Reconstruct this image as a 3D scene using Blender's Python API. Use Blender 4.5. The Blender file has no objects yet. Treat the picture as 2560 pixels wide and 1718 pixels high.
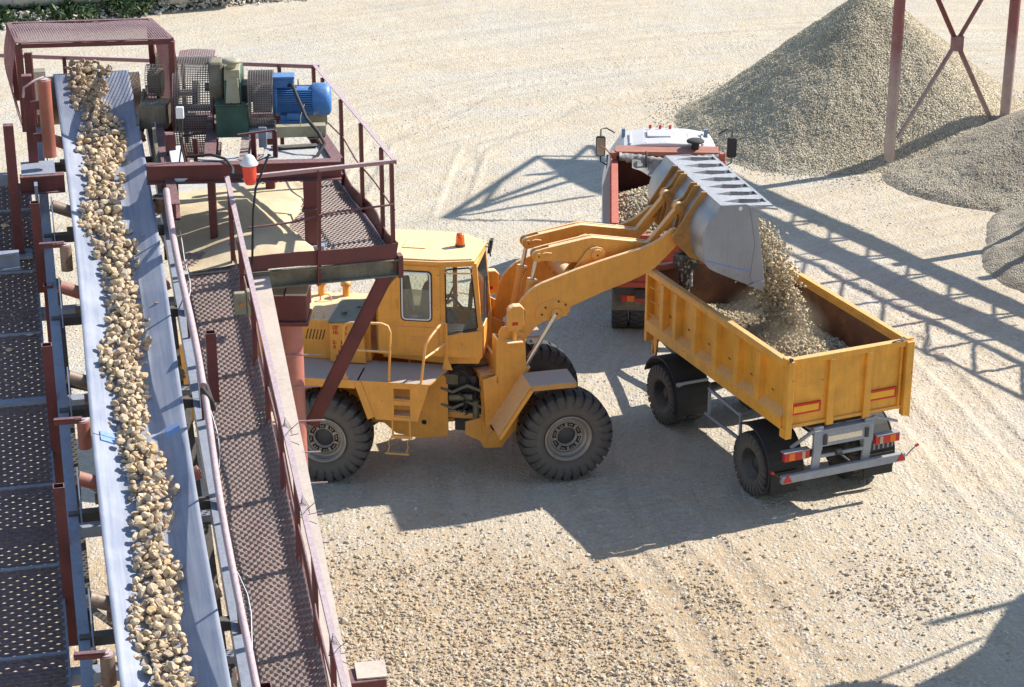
import bpy, math, random
import numpy as np
from mathutils import Vector, Matrix
R = math.radians
random.seed(7); rng = np.random.default_rng(7)
scene = bpy.context.scene
col = scene.collection

# ---------------------------------------------------------------- camera
CAM_H = 15.4
cd = bpy.data.cameras.new('camera'); cam = bpy.data.objects.new('camera', cd); col.objects.link(cam)
cam.location = (0, 0, CAM_H); cam.rotation_euler = (R(90 - 21.7), 0, 0)
cd.sensor_width = 36; cd.lens = 36 * 5205 / 2560; cd.clip_start = 0.5; cd.clip_end = 900
scene.camera = cam
# ---------------------------------------------------------------- light
sun_travel = Vector((-1.1, -0.5, -1.0))
sd = bpy.data.lights.new('sun', 'SUN'); sun = bpy.data.objects.new('sun', sd); col.objects.link(sun)
sun.rotation_euler = sun_travel.to_track_quat('-Z', 'Y').to_euler()
sun.location = (30, 15, 40)
sd.energy = 4.9; sd.angle = R(0.53); sd.color = (1.0, 0.94, 0.84)
w = bpy.data.worlds.new("World"); scene.world = w; w.use_nodes = True
nt = w.node_tree; nt.nodes.clear()
wo = nt.nodes.new('ShaderNodeOutputWorld'); bg = nt.nodes.new('ShaderNodeBackground'); sk = nt.nodes.new('ShaderNodeTexSky')
sk.sky_type = 'NISHITA'; sk.sun_disc = False
sk.sun_elevation = math.atan2(1.0, math.hypot(1.1, .5)); sk.sun_rotation = math.atan2(1.1, .5)
sk.air_density = 1.25; sk.dust_density = 0.4; sk.ozone_density = 1.6
bg.inputs['Strength'].default_value = 0.105
nt.links.new(sk.outputs[0], bg.inputs[0]); nt.links.new(bg.outputs[0], wo.inputs[0])
scene.view_settings.view_transform = 'Standard'; scene.view_settings.look = 'None'
scene.view_settings.exposure = 0.62; scene.view_settings.gamma = 1.0

# ---------------------------------------------------------------- node helpers
def lk(t, a, b): t.links.new(a, b)
def newmat(name):
    m = bpy.data.materials.new(name); m.use_nodes = True
    t = m.node_tree; t.nodes.clear()
    o = t.nodes.new('ShaderNodeOutputMaterial'); p = t.nodes.new('ShaderNodeBsdfPrincipled')
    lk(t, p.outputs[0], o.inputs[0])
    return m, t, p
def noise(t, scale, detail=4, rough=.55, vec=None, dist=0):
    n = t.nodes.new('ShaderNodeTexNoise'); n.inputs['Scale'].default_value = scale
    n.inputs['Detail'].default_value = detail; n.inputs['Roughness'].default_value = rough
    n.inputs['Distortion'].default_value = dist
    if vec: lk(t, vec, n.inputs['Vector'])
    return n.outputs['Fac']
def ramp(t, fac, stops):
    r = t.nodes.new('ShaderNodeValToRGB'); e = r.color_ramp.elements
    e[0].position, e[0].color = stops[0][0], (*c3(stops[0][1]), 1)
    e[1].position, e[1].color = stops[-1][0], (*c3(stops[-1][1]), 1)
    for p, c in stops[1:-1]:
        k = e.new(p); k.color = (*c3(c), 1)
    lk(t, fac, r.inputs[0]); return r.outputs[0]
def c3(c): return (c, c, c) if isinstance(c, (int, float)) else tuple(c)
def mix(t, fac, a, b, mode='MIX'):
    m = t.nodes.new('ShaderNodeMix'); m.data_type = 'RGBA'; m.blend_type = mode
    if isinstance(fac, (int, float)): m.inputs[0].default_value = fac
    else: lk(t, fac, m.inputs[0])
    for v, i in ((a, 6), (b, 7)):
        if isinstance(v, (tuple, list)): m.inputs[i].default_value = (*v[:3], 1)
        else: lk(t, v, m.inputs[i])
    return m.outputs[2]
def mth(t, op, a, b=None, c=None, clamp=False):
    m = t.nodes.new('ShaderNodeMath'); m.operation = op; m.use_clamp = clamp
    for v, i in ((a, 0), (b, 1), (c, 2)):
        if v is None: continue
        if isinstance(v, (int, float)): m.inputs[i].default_value = v
        else: lk(t, v, m.inputs[i])
    return m.outputs[0]
def bump(t, p, h, strength=.3, dist=.02):
    b = t.nodes.new('ShaderNodeBump'); b.inputs['Strength'].default_value = strength; b.inputs['Distance'].default_value = dist
    lk(t, h, b.inputs['Height']); lk(t, b.outputs[0], p.inputs['Normal']); return b
def objco(t):
    return t.nodes.new('ShaderNodeTexCoord').outputs['Object']

def paint(name, base, rough=.45, metal=0., dust=.35, dustcol=(.50, .43, .34), rust=.0, rustcol=(.16, .06, .025), vary=.12, scale=3., streak=0.):
    """worn painted steel: uneven colour, settled dust (in places with painted sunlight) on upward faces, rust spots, grime"""
    m, t, p = newmat(name); co = objco(t)
    n1 = noise(t, scale, 5, .6, co); n2 = noise(t, scale * 9, 4, .6, co)
    dark = tuple(v * (1 - vary * 1.6) for v in base); light = tuple(min(1, v * (1 + vary)) for v in base)
    c = ramp(t, n1, [(.3, dark), (.7, light)])
    if streak:
        mp = t.nodes.new('ShaderNodeMapping'); mp.inputs['Scale'].default_value = (9, 9, .8); lk(t, co, mp.inputs[0])
        s = noise(t, 2.2, 5, .65, mp.outputs[0])
        sf = mth(t, 'MULTIPLY', ramp(t, s, [(.48, 0.), (.72, 1.)]), streak)
        c = mix(t, sf, c, tuple(v * .45 + .02 for v in base))
    if rust:
        n3 = noise(t, scale * 4, 8, .7, co)
        rf = ramp(t, n3, [(.66 - rust * .25, 0.), (.72 - rust * .2, 1.)])
        c = mix(t, rf, c, rustcol)
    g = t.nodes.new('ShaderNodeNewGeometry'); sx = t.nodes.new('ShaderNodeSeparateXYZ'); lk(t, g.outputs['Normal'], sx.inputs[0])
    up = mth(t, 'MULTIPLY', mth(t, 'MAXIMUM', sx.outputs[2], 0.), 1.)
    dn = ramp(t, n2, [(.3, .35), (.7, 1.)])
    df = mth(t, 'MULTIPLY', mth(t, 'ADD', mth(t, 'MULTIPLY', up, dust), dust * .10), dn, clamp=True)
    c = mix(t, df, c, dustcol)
    lk(t, c, p.inputs['Base Color'])
    r = mth(t, 'ADD', mth(t, 'MULTIPLY', df, .5), mth(t, 'ADD', mth(t, 'MULTIPLY', n2, .25), rough - .12), clamp=True)
    lk(t, r, p.inputs['Roughness']); p.inputs['Metallic'].default_value = metal
    bump(t, p, mth(t, 'ADD', n1, mth(t, 'MULTIPLY', n2, .3)), .25, .006)
    return m

YEL = (.68, .30, .026)
M = {}
M['yellow'] = paint('loader yellow paint', (.78, .325, .030), dust=.92, dustcol=(.90, .71, .47), vary=.10, streak=.26, rust=.10, rustcol=(.22, .10, .04))  # cream upward faces mix dust with sun glare painted into the colour
M['yellow_dusty'] = paint('dusty yellow deck', (.62, .28, .04), dust=1.2, dustcol=(.43, .41, .385), vary=.1)  # grey on upward faces is dust plus painted-in sky light
M['trailer'] = paint('trailer yellow paint', (.82, .38, .035), dust=.5, dustcol=(.74, .58, .40), rust=.16, vary=.14, streak=.32, scale=2.5)
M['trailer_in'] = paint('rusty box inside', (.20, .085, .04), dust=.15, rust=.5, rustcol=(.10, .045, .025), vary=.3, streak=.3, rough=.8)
M['maroon'] = paint('maroon steel paint', (.125, .020, .022), dust=.36, dustcol=(.46, .38, .38), rust=.12, rustcol=(.16, .06, .04), vary=.2, streak=.15, rough=.5)
M['redox'] = paint('red oxide steel', (.42, .13, .085), dust=.3, rust=.1, vary=.15, streak=.2)
M['truckred'] = paint('truck red paint', (.48, .065, .028), dust=.4, dustcol=(.55, .36, .28), rust=.12, vary=.12, streak=.2)
M['white'] = paint('cab white paint', (.60, .60, .66), dust=.35, vary=.04, rough=.35)
M['bluegrey'] = paint('blue grey steel', (.20, .25, .34), dust=.5, dustcol=(.42, .42, .46), rust=.1, vary=.2, streak=.15)
M['greysteel'] = paint('grey chassis paint', (.30, .33, .38), dust=.3, vary=.1, streak=.2)
M['dirtysteel'] = paint('grimy channel', (.17, .15, .11), dust=.5, dustcol=(.40, .36, .27), rust=.1, vary=.4, streak=.6, rough=.75)
M['darksteel'] = paint('dark steel', (.045, .045, .05), dust=.25, rust=.1, vary=.3, rough=.6)
M['black'] = paint('black rubber parts', (.02, .02, .022), dust=.18, dustcol=(.25, .23, .21), vary=.2, rough=.7)
M['mesh'] = paint('mesh wire', (.17, .15, .155), dust=.3, vary=.2, rough=.5, metal=.3)
M['mesh_maroon'] = paint('maroon mesh wire', (.26, .09, .10), dust=.9, dustcol=(.58, .48, .50), vary=.2, rough=.5)
M['grating'] = paint('expanded steel', (.12, .050, .048), dust=.6, dustcol=(.66, .57, .50), rust=.1, vary=.3, rough=.5, metal=.2)  # pale dust tone also paints in the sunlight on the strands
M['grating_dark'] = paint('expanded steel dark', (.075, .034, .038), dust=.5, dustcol=(.38, .31, .29), rust=.2, vary=.3, rough=.6)
M['pinkrail'] = paint('dusty handrail', (.36, .21, .22), dust=.7, dustcol=(.62, .55, .58), vary=.12, rough=.5)
M['motor'] = paint('motor blue paint', (.022, .15, .44), dust=.40, dustcol=(.35, .45, .55), rust=.16, rustcol=(.20, .09, .05), vary=.15, rough=.35)
M['green'] = paint('gearbox green paint', (.03, .10, .075), dust=.25, dustcol=(.35, .32, .22), rust=.15, vary=.3, rough=.5)
M['cream'] = paint('gearbox cream top', (.36, .33, .22), dust=.4, rust=.25, vary=.25)
M['roller'] = paint('idler roller', (.34, .10, .07), dust=.35, rust=.45, rustcol=(.22, .10, .05), vary=.25, rough=.5)
M['rollersteel'] = paint('worn roller', (.24, .17, .13), dust=.3, rust=.4, vary=.3, rough=.45, metal=.3)
M['chrome'] = paint('polished rod', (.62, .60, .56), dust=.1, vary=.05, rough=.22, metal=.95)
M['bucket'] = paint('worn bucket steel', (.36, .37, .41), dust=.5, dustcol=(.62, .61, .60), rust=.04, rustcol=(.30, .19, .10), vary=.16, rough=.36, metal=.45, streak=.3, scale=2.4)
M['bucket_side'] = paint('scraped side plate steel', (.30, .32, .37), dust=.3, dustcol=(.55, .55, .56), vary=.14, rough=.34, metal=.5, streak=.25, scale=.9)
M['bucket_yel'] = paint('worn yellow on bucket', (.52, .25, .06), dust=.3, dustcol=(.45, .40, .35), rust=.0, vary=.25, rough=.5, scale=2.)
M['concrete'] = paint('concrete', (.42, .40, .37), dust=.4, vary=.15, rough=.9)
M['pipe'] = paint('pipeline cladding', (.46, .47, .44), dust=.35, vary=.12, rough=.6, streak=.2)
M['redlight'] = paint('red lens', (.55, .02, .015), dust=.1, vary=.05, rough=.25)
M['orangelens'] = paint('orange lens', (.85, .18, .01), dust=.05, vary=.05, rough=.2)
M['palelens'] = paint('pale lens', (.5, .42, .33), dust=.1, vary=.05, rough=.25)
M['redplate'] = paint('red reflective border', (.62, .02, .015), dust=.05, vary=.05, rough=.4)
M['yelplate'] = paint('yellow reflective panel', (.90, .45, .02), dust=.05, vary=.04, rough=.4)
M['lampred'] = paint('red lamp glass', (.80, .07, .04), dust=.05, vary=.06, rough=.2)
M['lampwhite'] = paint('white enamel', (.75, .76, .80), dust=.15, rust=.05, vary=.05, rough=.3)
M['cloth'] = paint('grey tarpaulin', (.30, .29, .28), dust=.3, vary=.3, rough=.9, scale=6)
M['toptool'] = paint('oily box lid', (.15, .14, .09), dust=.35, rust=.2, vary=.35)
M['interior'] = paint('cab interior', (.05, .05, .06), dust=.1, vary=.2, rough=.7)
M['skin'] = paint('skin', (.42, .22, .15), dust=.0, vary=.05, rough=.6)
M['shirt'] = paint('blue grey shirt', (.22, .27, .38), dust=.05, vary=.15, rough=.9)
M['jeans'] = paint('blue jeans', (.05, .10, .24), dust=.05, vary=.2, rough=.9)
M['hair'] = paint('dark hair', (.02, .017, .015), dust=.0, vary=.2, rough=.7)
M['rim'] = paint('dusty grey rim', (.33, .29, .26), dust=.35, dustcol=(.46, .40, .34), rust=.15, vary=.2, rough=.42, metal=.45)
M['splash'] = paint('cement splashed steel', (.05, .05, .05), dust=.3, rust=.5, rustcol=(.55, .53, .48), vary=.3, rough=.8, scale=3.2)
M['redtext'] = paint('red lettering', (.55, .03, .02), dust=0, vary=.05, rough=.5)
M['bluechalk'] = paint('blue marker line', (.10, .25, .75), dust=0, vary=.05, rough=.6)
M['inset'] = paint('recess black', (.02, .015, .012), dust=.05, vary=.1, rough=.8)

def tyre_mat():
    m, t, p = newmat('tyre rubber'); co = objco(t)
    n1 = noise(t, 6, 6, .65, co); n2 = noise(t, 45, 4, .6, co)
    g = t.nodes.new('ShaderNodeAttribute'); g.attribute_name = 'dusty'
    c = ramp(t, n1, [(.3, (.028, .028, .032)), (.75, (.075, .072, .075))])
    f = mth(t, 'MULTIPLY', g.outputs['Fac'], ramp(t, n2, [(.25, .5), (.7, 1.)]))
    c = mix(t, mth(t, 'MULTIPLY', f, .8), c, (.20, .165, .135))
    lk(t, c, p.inputs['Base Color']); p.inputs['Roughness'].default_value = .82
    bump(t, p, n2, .4, .008); return m
M['tyre'] = tyre_mat()

def glass_mat(name, tint=(.8, .85, .8), fac=.12):
    m = bpy.data.materials.new(name); m.use_nodes = True; t = m.node_tree; t.nodes.clear()
    o = t.nodes.new('ShaderNodeOutputMaterial'); tr = t.nodes.new('ShaderNodeBsdfTransparent'); gl = t.nodes.new('ShaderNodeBsdfGlossy')
    df = t.nodes.new('ShaderNodeBsdfDiffuse'); df.inputs[0].default_value = (.5, .48, .42, 1)
    tr.inputs[0].default_value = (*tint, 1); gl.inputs['Roughness'].default_value = .05
    fr = t.nodes.new('ShaderNodeFresnel'); fr.inputs[0].default_value = 1.5
    mx = t.nodes.new('ShaderNodeMixShader'); m2 = t.nodes.new('ShaderNodeMixShader')
    lk(t, fr.outputs[0], mx.inputs[0]); lk(t, tr.outputs[0], mx.inputs[1]); lk(t, gl.outputs[0], mx.inputs[2])
    m2.inputs[0].default_value = fac; lk(t, mx.outputs[0], m2.inputs[1]); lk(t, df.outputs[0], m2.inputs[2])
    lk(t, m2.outputs[0], o.inputs[0]); return m
M['glass'] = glass_mat('cab glass', (.92, .95, .92), .04)
M['glass_dusty'] = glass_mat('dusty cab glass', (.7, .72, .62), .32)
def amber():
    m, t, p = newmat('amber beacon'); p.inputs['Base Color'].default_value = (.95, .20, .02, 1)
    p.inputs['Roughness'].default_value = .15; p.inputs['Transmission Weight'].default_value = .4; p.inputs['Subsurface Weight'].default_value = .3
    return m
M['amber'] = amber()

def stone_mat(name, cols, dustc=None, bscale=30., bstr=.5, rough=.92, objrand=False):
    m, t, p = newmat(name)
    if objrand: r = t.nodes.new('ShaderNodeObjectInfo').outputs['Random']
    else: r = t.nodes.new('ShaderNodeNewGeometry').outputs['Random Per Island']
    n = len(cols); rm = t.nodes.new('ShaderNodeValToRGB'); e = rm.color_ramp.elements
    e[0].position = 0; e[0].color = (*cols[0], 1); e[1].position = 1; e[1].color = (*cols[-1], 1)
    for i in range(1, n - 1): e.new(i / (n - 1)).color = (*cols[i], 1)
    lk(t, r, rm.inputs[0]); co = objco(t)
    n1 = noise(t, bscale, 5, .65, co)
    c = mix(t, .55, rm.outputs[0], ramp(t, n1, [(.3, .35), (.7, .95)]), 'OVERLAY')
    lk(t, c, p.inputs['Base Color']); p.inputs['Roughness'].default_value = rough
    bump(t, p, n1, bstr, .01); return m
BELTROCK = [(.39, .285, .18), (.55, .415, .275), (.46, .355, .235), (.31, .25, .185), (.60, .44, .275), (.47, .385, .30), (.54, .37, .20)]
M['beltrock'] = stone_mat('broken limestone', BELTROCK, objrand=True)
M['rockstuff'] = stone_mat('broken limestone heap', BELTROCK)
M['groundrock'] = stone_mat('ground stones', [(.38, .28, .175), (.48, .375, .245), (.30, .235, .165), (.55, .475, .37), (.36, .31, .26), (.46, .32, .17)], bscale=20)
M['palegravel'] = stone_mat('pale gravel', [(.52, .50, .48), (.40, .39, .39), (.60, .57, .52), (.47, .42, .34)], bscale=20)
M['load'] = stone_mat('crushed stone', [(.30, .245, .165), (.50, .41, .28), (.40, .33, .22), (.62, .52, .36), (.20, .18, .15), (.54, .42, .25)], bscale=20)
M['greyload'] = stone_mat('grey crushed stone', [(.26, .24, .20), (.42, .38, .31), (.34, .31, .26), (.52, .48, .40)], bscale=20)
M['rubble'] = stone_mat('bank rubble', [(.50, .46, .40), (.62, .57, .50), (.40, .36, .30), (.56, .50, .40)], bscale=8)
# ---------------------------------------------------------------- mesh helpers
def rotz(a): return Matrix.Rotation(a, 4, 'Z')
class G:
    def __init__(s, mat=None): s.v = []; s.f = []; s.m = mat or Matrix.Identity(4); s.sm = []; s.ch = []
    def add(s, vs, fs, smooth=False):
        b = len(s.v); s.v += [tuple(s.m @ Vector(p)) for p in vs]; s.ch.append((b, b + len(vs), len(s.f), len(s.f) + len(fs)))
        for f in fs: s.f.append([i + b for i in f]); s.sm.append(smooth)
        return s
    def hexa(s, p):
        return s.add(p, [(0, 3, 2, 1), (4, 5, 6, 7), (0, 1, 5, 4), (1, 2, 6, 5), (2, 3, 7, 6), (3, 0, 4, 7)])
    def box(s, a, b):
        x0, x1 = sorted((a[0], b[0])); y0, y1 = sorted((a[1], b[1])); z0, z1 = sorted((a[2], b[2]))
        return s.hexa([(x0, y0, z0), (x1, y0, z0), (x1, y1, z0), (x0, y1, z0), (x0, y0, z1), (x1, y0, z1), (x1, y1, z1), (x0, y1, z1)])
    def beam(s, p, q, w, h, up=(0, 0, 1)):
        p = Vector(p); q = Vector(q); d = (q - p).normalized(); up = Vector(up)
        if abs(d.dot(up)) > .98: up = Vector((1, 0, 0))
        sd_ = d.cross(up).normalized() * w / 2; u = sd_.cross(d).normalized() * h / 2
        return s.hexa([p - sd_ - u, p + sd_ - u, q + sd_ - u, q - sd_ - u, p - sd_ + u, p + sd_ + u, q + sd_ + u, q - sd_ + u])
    def ibeam(s, p, q, w, h, tk=.015, up=(0, 0, 1), chan=0):
        p = Vector(p); q = Vector(q); d = (q - p).normalized(); up = Vector(up)
        if abs(d.dot(up)) > .98: up = Vector((1, 0, 0))
        sd_ = d.cross(up).normalized(); u = sd_.cross(d).normalized()
        s.beam(p + u * (h / 2 - tk / 2), q + u * (h / 2 - tk / 2), w, tk, u)
        s.beam(p - u * (h / 2 - tk / 2), q - u * (h / 2 - tk / 2), w, tk, u)
        o = sd_ * (w / 2 - tk / 2) * chan
        return s.beam(p + o, q + o, tk, h - 2 * tk, u)
    def angle(s, p, q, w, tk=.012, up=(0, 0, 1)):
        p = Vector(p); q = Vector(q); d = (q - p).normalized(); up = Vector(up)
        if abs(d.dot(up)) > .98: up = Vector((1, 0, 0))
        sd_ = d.cross(up).normalized(); u = sd_.cross(d).normalized()
        s.beam(p + u * w / 2, q + u * w / 2, w, tk, u)
        o = sd_ * (w / 2 - tk / 2)
        return s.beam(p + o - u * tk / 2, q + o - u * tk / 2, tk, w - tk, u)
    def tube(s, pts, r, n=8, closed=False, cap=True):
        pts = [Vector(p) for p in pts]; k = len(pts); rings = []; prev = None
        rr = r if isinstance(r, (list, tuple)) else [r] * k
        for i, p in enumerate(pts):
            a = pts[(i - 1) % k] if (i > 0 or closed) else p; b = pts[(i + 1) % k] if (i < k - 1 or closed) else p
            d = (b - a).normalized()
            if prev is None:
                up = Vector((0, 0, 1)) if abs(d.z) < .9 else Vector((1, 0, 0)); e1 = d.cross(up).normalized()
            else:
                e1 = (prev - d * prev.dot(d)).normalized()
            prev = e1; e2 = d.cross(e1)
            rings.append([p + (e1 * math.cos(2 * math.pi * j / n) + e2 * math.sin(2 * math.pi * j / n)) * rr[i] for j in range(n)])
        vs = [v for g in rings for v in g]; fs = []
        for i in range(k if closed else k - 1):
            for j in range(n):
                a, b = i * n + j, i * n + (j + 1) % n; c = ((i + 1) % k) * n
                fs.append((a, c + j, c + (j + 1) % n, b))
        s.add(vs, fs, True)
        if cap and not closed:
            s.add(rings[0], [tuple(range(n))]); s.add(rings[-1], [tuple(reversed(range(n)))])
        return s
    def cyl(s, p, q, r, n=20, r2=None): return s.tube([p, q], [r, r if r2 is None else r2], n)
    def prism(s, pts, y0, y1, ax='y'):
        n = len(pts)
        if ax == 'y': f = lambda a, b, t: (a, t, b)
        elif ax == 'x': f = lambda a, b, t: (t, a, b)
        else: f = lambda a, b, t: (a, b, t)
        vs = [f(a, b, y0) for a, b in pts] + [f(a, b, y1) for a, b in pts]
        area = sum(pts[i][0] * pts[(i + 1) % n][1] - pts[(i + 1) % n][0] * pts[i][1] for i in range(n))
        fs = [tuple(range(n)), tuple(range(2 * n - 1, n - 1, -1))] + [(i, i + n, (i + 1) % n + n, (i + 1) % n) for i in range(n)]
        flip = (area > 0) == (y1 > y0)
        if ax == 'y': flip = not flip
        if flip: fs = [tuple(reversed(q)) for q in fs]
        return s.add(vs, fs)
    def lathe(s, prof, o, axis='y', n=48, smooth=True, a0=0, a1=2 * math.pi):
        # prof: (radius, along)
        full = abs(a1 - a0 - 2 * math.pi) < 1e-6; k = len(prof); m = n if full else n + 1; vs = []
        for i in range(m):
            a = a0 + (a1 - a0) * i / n; c, q = math.cos(a), math.sin(a)
            for r, h in prof:
                if axis == 'y': vs.append((o[0] + r * c, o[1] + h, o[2] + r * q))
                elif axis == 'x': vs.append((o[0] + h, o[1] + r * c, o[2] + r * q))
                else: vs.append((o[0] + r * c, o[1] + r * q, o[2] + h))
        fs = []
        for i in range(n):
            j = (i + 1) % m
            for t in range(k - 1): fs.append((i * k + t, j * k + t, j * k + t + 1, i * k + t + 1))
        if axis != 'y': pass
        return s.add(vs, fs, smooth)
    def plate_holes(s, x0, x1, z0, z1, holes, y, th, top=None, bot=None):
        """flat plate in xz at y with rectangular holes (hx0,hx1,hz0,hz1)"""
        xs = sorted({x0, x1, *[h[0] for h in holes], *[h[1] for h in holes]}); zs = sorted({z0, z1, *[h[2] for h in holes], *[h[3] for h in holes]})
        for i in range(len(xs) - 1):
            for j in range(len(zs) - 1):
                cx, cz = (xs[i] + xs[i + 1]) / 2, (zs[j] + zs[j + 1]) / 2
                if any(h[0] < cx < h[1] and h[2] < cz < h[3] for h in holes): continue
                s.box((xs[i], y, zs[j]), (xs[i + 1], y + th, zs[j + 1]))
        return s

def mesh_from(g, name, mat):
    me = bpy.data.meshes.new(name); me.from_pydata(g.v, [], g.f)
    me.polygons.foreach_set('use_smooth', g.sm)
    me.materials.append(mat if not isinstance(mat, str) else M[mat]); me.update()
    return me
SPLIT = {'rear_fender', 'front_fender', 'fender_apron', 'boom_plate', 'hinge_pin', 'band', 'motor_bed', 'foot_plate', 'pin_cover', 'tie_hooks', 'latch', 'mudguard_stay', 'plate_bracket', 'roof_rib', 'roof_marker', 'roof_lamp',
         'bearing_housing', 'splice_clip', 'cross_beam', 'bearer', 'clamp_stand', 'cover_plate', 'deck', 'far_windows', 'hinge_ears', 'cap_plate', 'side_window', 'post', 'cross_member', 'wire_tie', 'axle', 'rung', 'articulation_joint', 'discharge_chute', 'head_beam', 'side_beam', 'cylinder_rod', 'headboard_rail', 'roller_cap'}
def clusters(g):
    """groups of touching pieces: (vertex, face) ranges joined where their boxes meet"""
    bb = []
    for a, b, c, d in g.ch:
        q = np.array(g.v[a:b]); bb.append((q.min(0) - .004, q.max(0) + .004))
    n = len(bb); par = list(range(n))
    def fnd(i):
        while par[i] != i: i = par[i]
        return i
    for i in range(n):
        for j in range(i + 1, n):
            if np.all(bb[i][0] <= bb[j][1]) and np.all(bb[j][0] <= bb[i][1]): par[fnd(i)] = fnd(j)
    out = {}
    for i in range(n): out.setdefault(fnd(i), []).append(i)
    res = []
    for ids in out.values():
        h = G()
        for i in ids:
            a, b, c, d = g.ch[i]; o = len(h.v) - a; h.v += g.v[a:b]; h.f += [[k + o for k in f] for f in g.f[c:d]]; h.sm += g.sm[c:d]; h.ch.append((0, 0, 0, 0))
        res.append(h)
    return res
def part(name, g, mat, parent=None, bevel=0., label=None, smooth_angle=None):
    if parent is not None and name in SPLIT and len(g.ch) > 1 and len(g.ch) < 200:
        cl = clusters(g)
        if len(cl) > 1:
            SPL = [part1(name, h, mat, parent, bevel, label) for h in cl]; return SPL[0]
    return part1(name, g, mat, parent, bevel, label)
def part1(name, g, mat, parent=None, bevel=0., label=None):
    me = mesh_from(g, name, mat); o = bpy.data.objects.new(name, me); col.objects.link(o)
    if parent is not None: o.parent = parent
    if bevel:
        b = o.modifiers.new('bevel', 'BEVEL'); b.width = bevel; b.segments = 2; b.limit_method = 'ANGLE'; b.angle_limit = R(40)
        b.harden_normals = False
    if label: o['label'] = label
    return o
def tag(o, label=None, cat=None, group=None, kind=None):
    if label: o['label'] = label
    if cat: o['category'] = cat
    if group: o['group'] = group
    if kind: o['kind'] = kind
    return o
def thing(name, label, cat, loc=(0, 0, 0), rz=0., group=None):
    o = bpy.data.objects.new(name, None); o.empty_display_size = .3; col.objects.link(o)
    o.location = loc; o.rotation_euler = (0, 0, rz); return tag(o, label, cat, group)
def copy_tree(o, parent=None):
    c = o.copy(); col.objects.link(c); c.parent = parent
    for ch in o.children: copy_tree(ch, c)
    return c

# ---------------------------------------------------------------- stones
def ico(sub):
    t = (1 + 5 ** .5) / 2
    v = [(-1, t, 0), (1, t, 0), (-1, -t, 0), (1, -t, 0), (0, -1, t), (0, 1, t), (0, -1, -t), (0, 1, -t), (t, 0, -1), (t, 0, 1), (-t, 0, -1), (-t, 0, 1)]
    f = [(0, 11, 5), (0, 5, 1), (0, 1, 7), (0, 7, 10), (0, 10, 11), (1, 5, 9), (5, 11, 4), (11, 10, 2), (10, 7, 6), (7, 1, 8), (3, 9, 4), (3, 4, 2), (3, 2, 6), (3, 6, 8), (3, 8, 9), (4, 9, 5), (2, 4, 11), (6, 2, 10), (8, 6, 7), (9, 8, 1)]
    v = [np.array(p) / np.linalg.norm(p) for p in v]
    for _ in range(sub):
        c = {}; nf = []
        def mid(a, b):
            k = (min(a, b), max(a, b))
            if k not in c: m = v[a] + v[b]; v.append(m / np.linalg.norm(m)); c[k] = len(v) - 1
            return c[k]
        for a, b, d in f:
            x, y, z = mid(a, b), mid(b, d), mid(d, a); nf += [(a, x, z), (b, y, x), (d, z, y), (x, y, z)]
        f = nf
    return np.array(v), np.array(f)
def rock_verts(sub, seed, planes=9):
    r = np.random.default_rng(seed); v, f = ico(sub); v = v.copy()
    # cut the ball with random planes: angular broken stone
    for _ in range(planes):
        n = r.normal(size=3); n /= np.linalg.norm(n); d = r.uniform(.45, .8)
        k = v @ n; over = k > d; v[over] -= np.outer(k[over] - d, n)
    v *= r.uniform([.8, .6, .5], [1.15, .95, .8]); v += r.normal(scale=.02, size=v.shape)
    return v, f
ROCKS_LO = [rock_verts(0, 100 + i, 5) for i in range(12)]
ROCKS_HI = [rock_verts(1, 200 + i) for i in range(14)]
def rot_mats(n, r):
    q = r.normal(size=(n, 4)); q /= np.linalg.norm(q, axis=1)[:, None]; w_, x, y, z = q.T
    return np.stack([1 - 2 * (y * y + z * z), 2 * (x * y - z * w_), 2 * (x * z + y * w_), 2 * (x * y + z * w_), 1 - 2 * (x * x + z * z), 2 * (y * z - x * w_), 2 * (x * z - y * w_), 2 * (y * z + x * w_), 1 - 2 * (x * x + y * y)], 1).reshape(-1, 3, 3)
def scatter(name, P, S, mat, lib=None, seed=1, flat=1.0):
    """one mesh with a stone at every point P (n,3) of radius S (n,)"""
    lib = lib or ROCKS_LO; r = np.random.default_rng(seed); n = len(P); Rm = rot_mats(n, r); pick = r.integers(0, len(lib), n)
    V = []; Fc = []; off = 0
    for k, (v, f) in enumerate(lib):
        idx = np.where(pick == k)[0]
        if not len(idx): continue
        a = np.einsum('nij,vj->nvi', Rm[idx], v) * S[idx][:, None, None]
        a[:, :, 2] *= flat
        a += P[idx][:, None, :]
        V.append(a.reshape(-1, 3)); Fc.append((f[None] + (np.arange(len(idx)) * len(v))[:, None, None] + off).reshape(-1, 3)); off += len(idx) * len(v)
    return np_mesh(name, np.concatenate(V), np.concatenate(Fc), mat)
def np_mesh(name, V, Fc, mat, smooth=False, parent=None):
    k = Fc.shape[1]; me = bpy.data.meshes.new(name); me.vertices.add(len(V)); me.vertices.foreach_set('co', V.astype(np.float32).ravel())
    me.loops.add(Fc.size); me.loops.foreach_set('vertex_index', Fc.astype(np.int32).ravel())
    me.polygons.add(len(Fc)); me.polygons.foreach_set('loop_start', np.arange(0, Fc.size, k, dtype=np.int32)); me.polygons.foreach_set('loop_total', np.full(len(Fc), k, dtype=np.int32))
    me.polygons.foreach_set('use_smooth', np.full(len(Fc), smooth)); me.materials.append(M[mat] if isinstance(mat, str) else mat); me.update(calc_edges=True)
    o = bpy.data.objects.new(name, me); col.objects.link(o)
    if parent is not None: o.parent = parent
    return o

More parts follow.
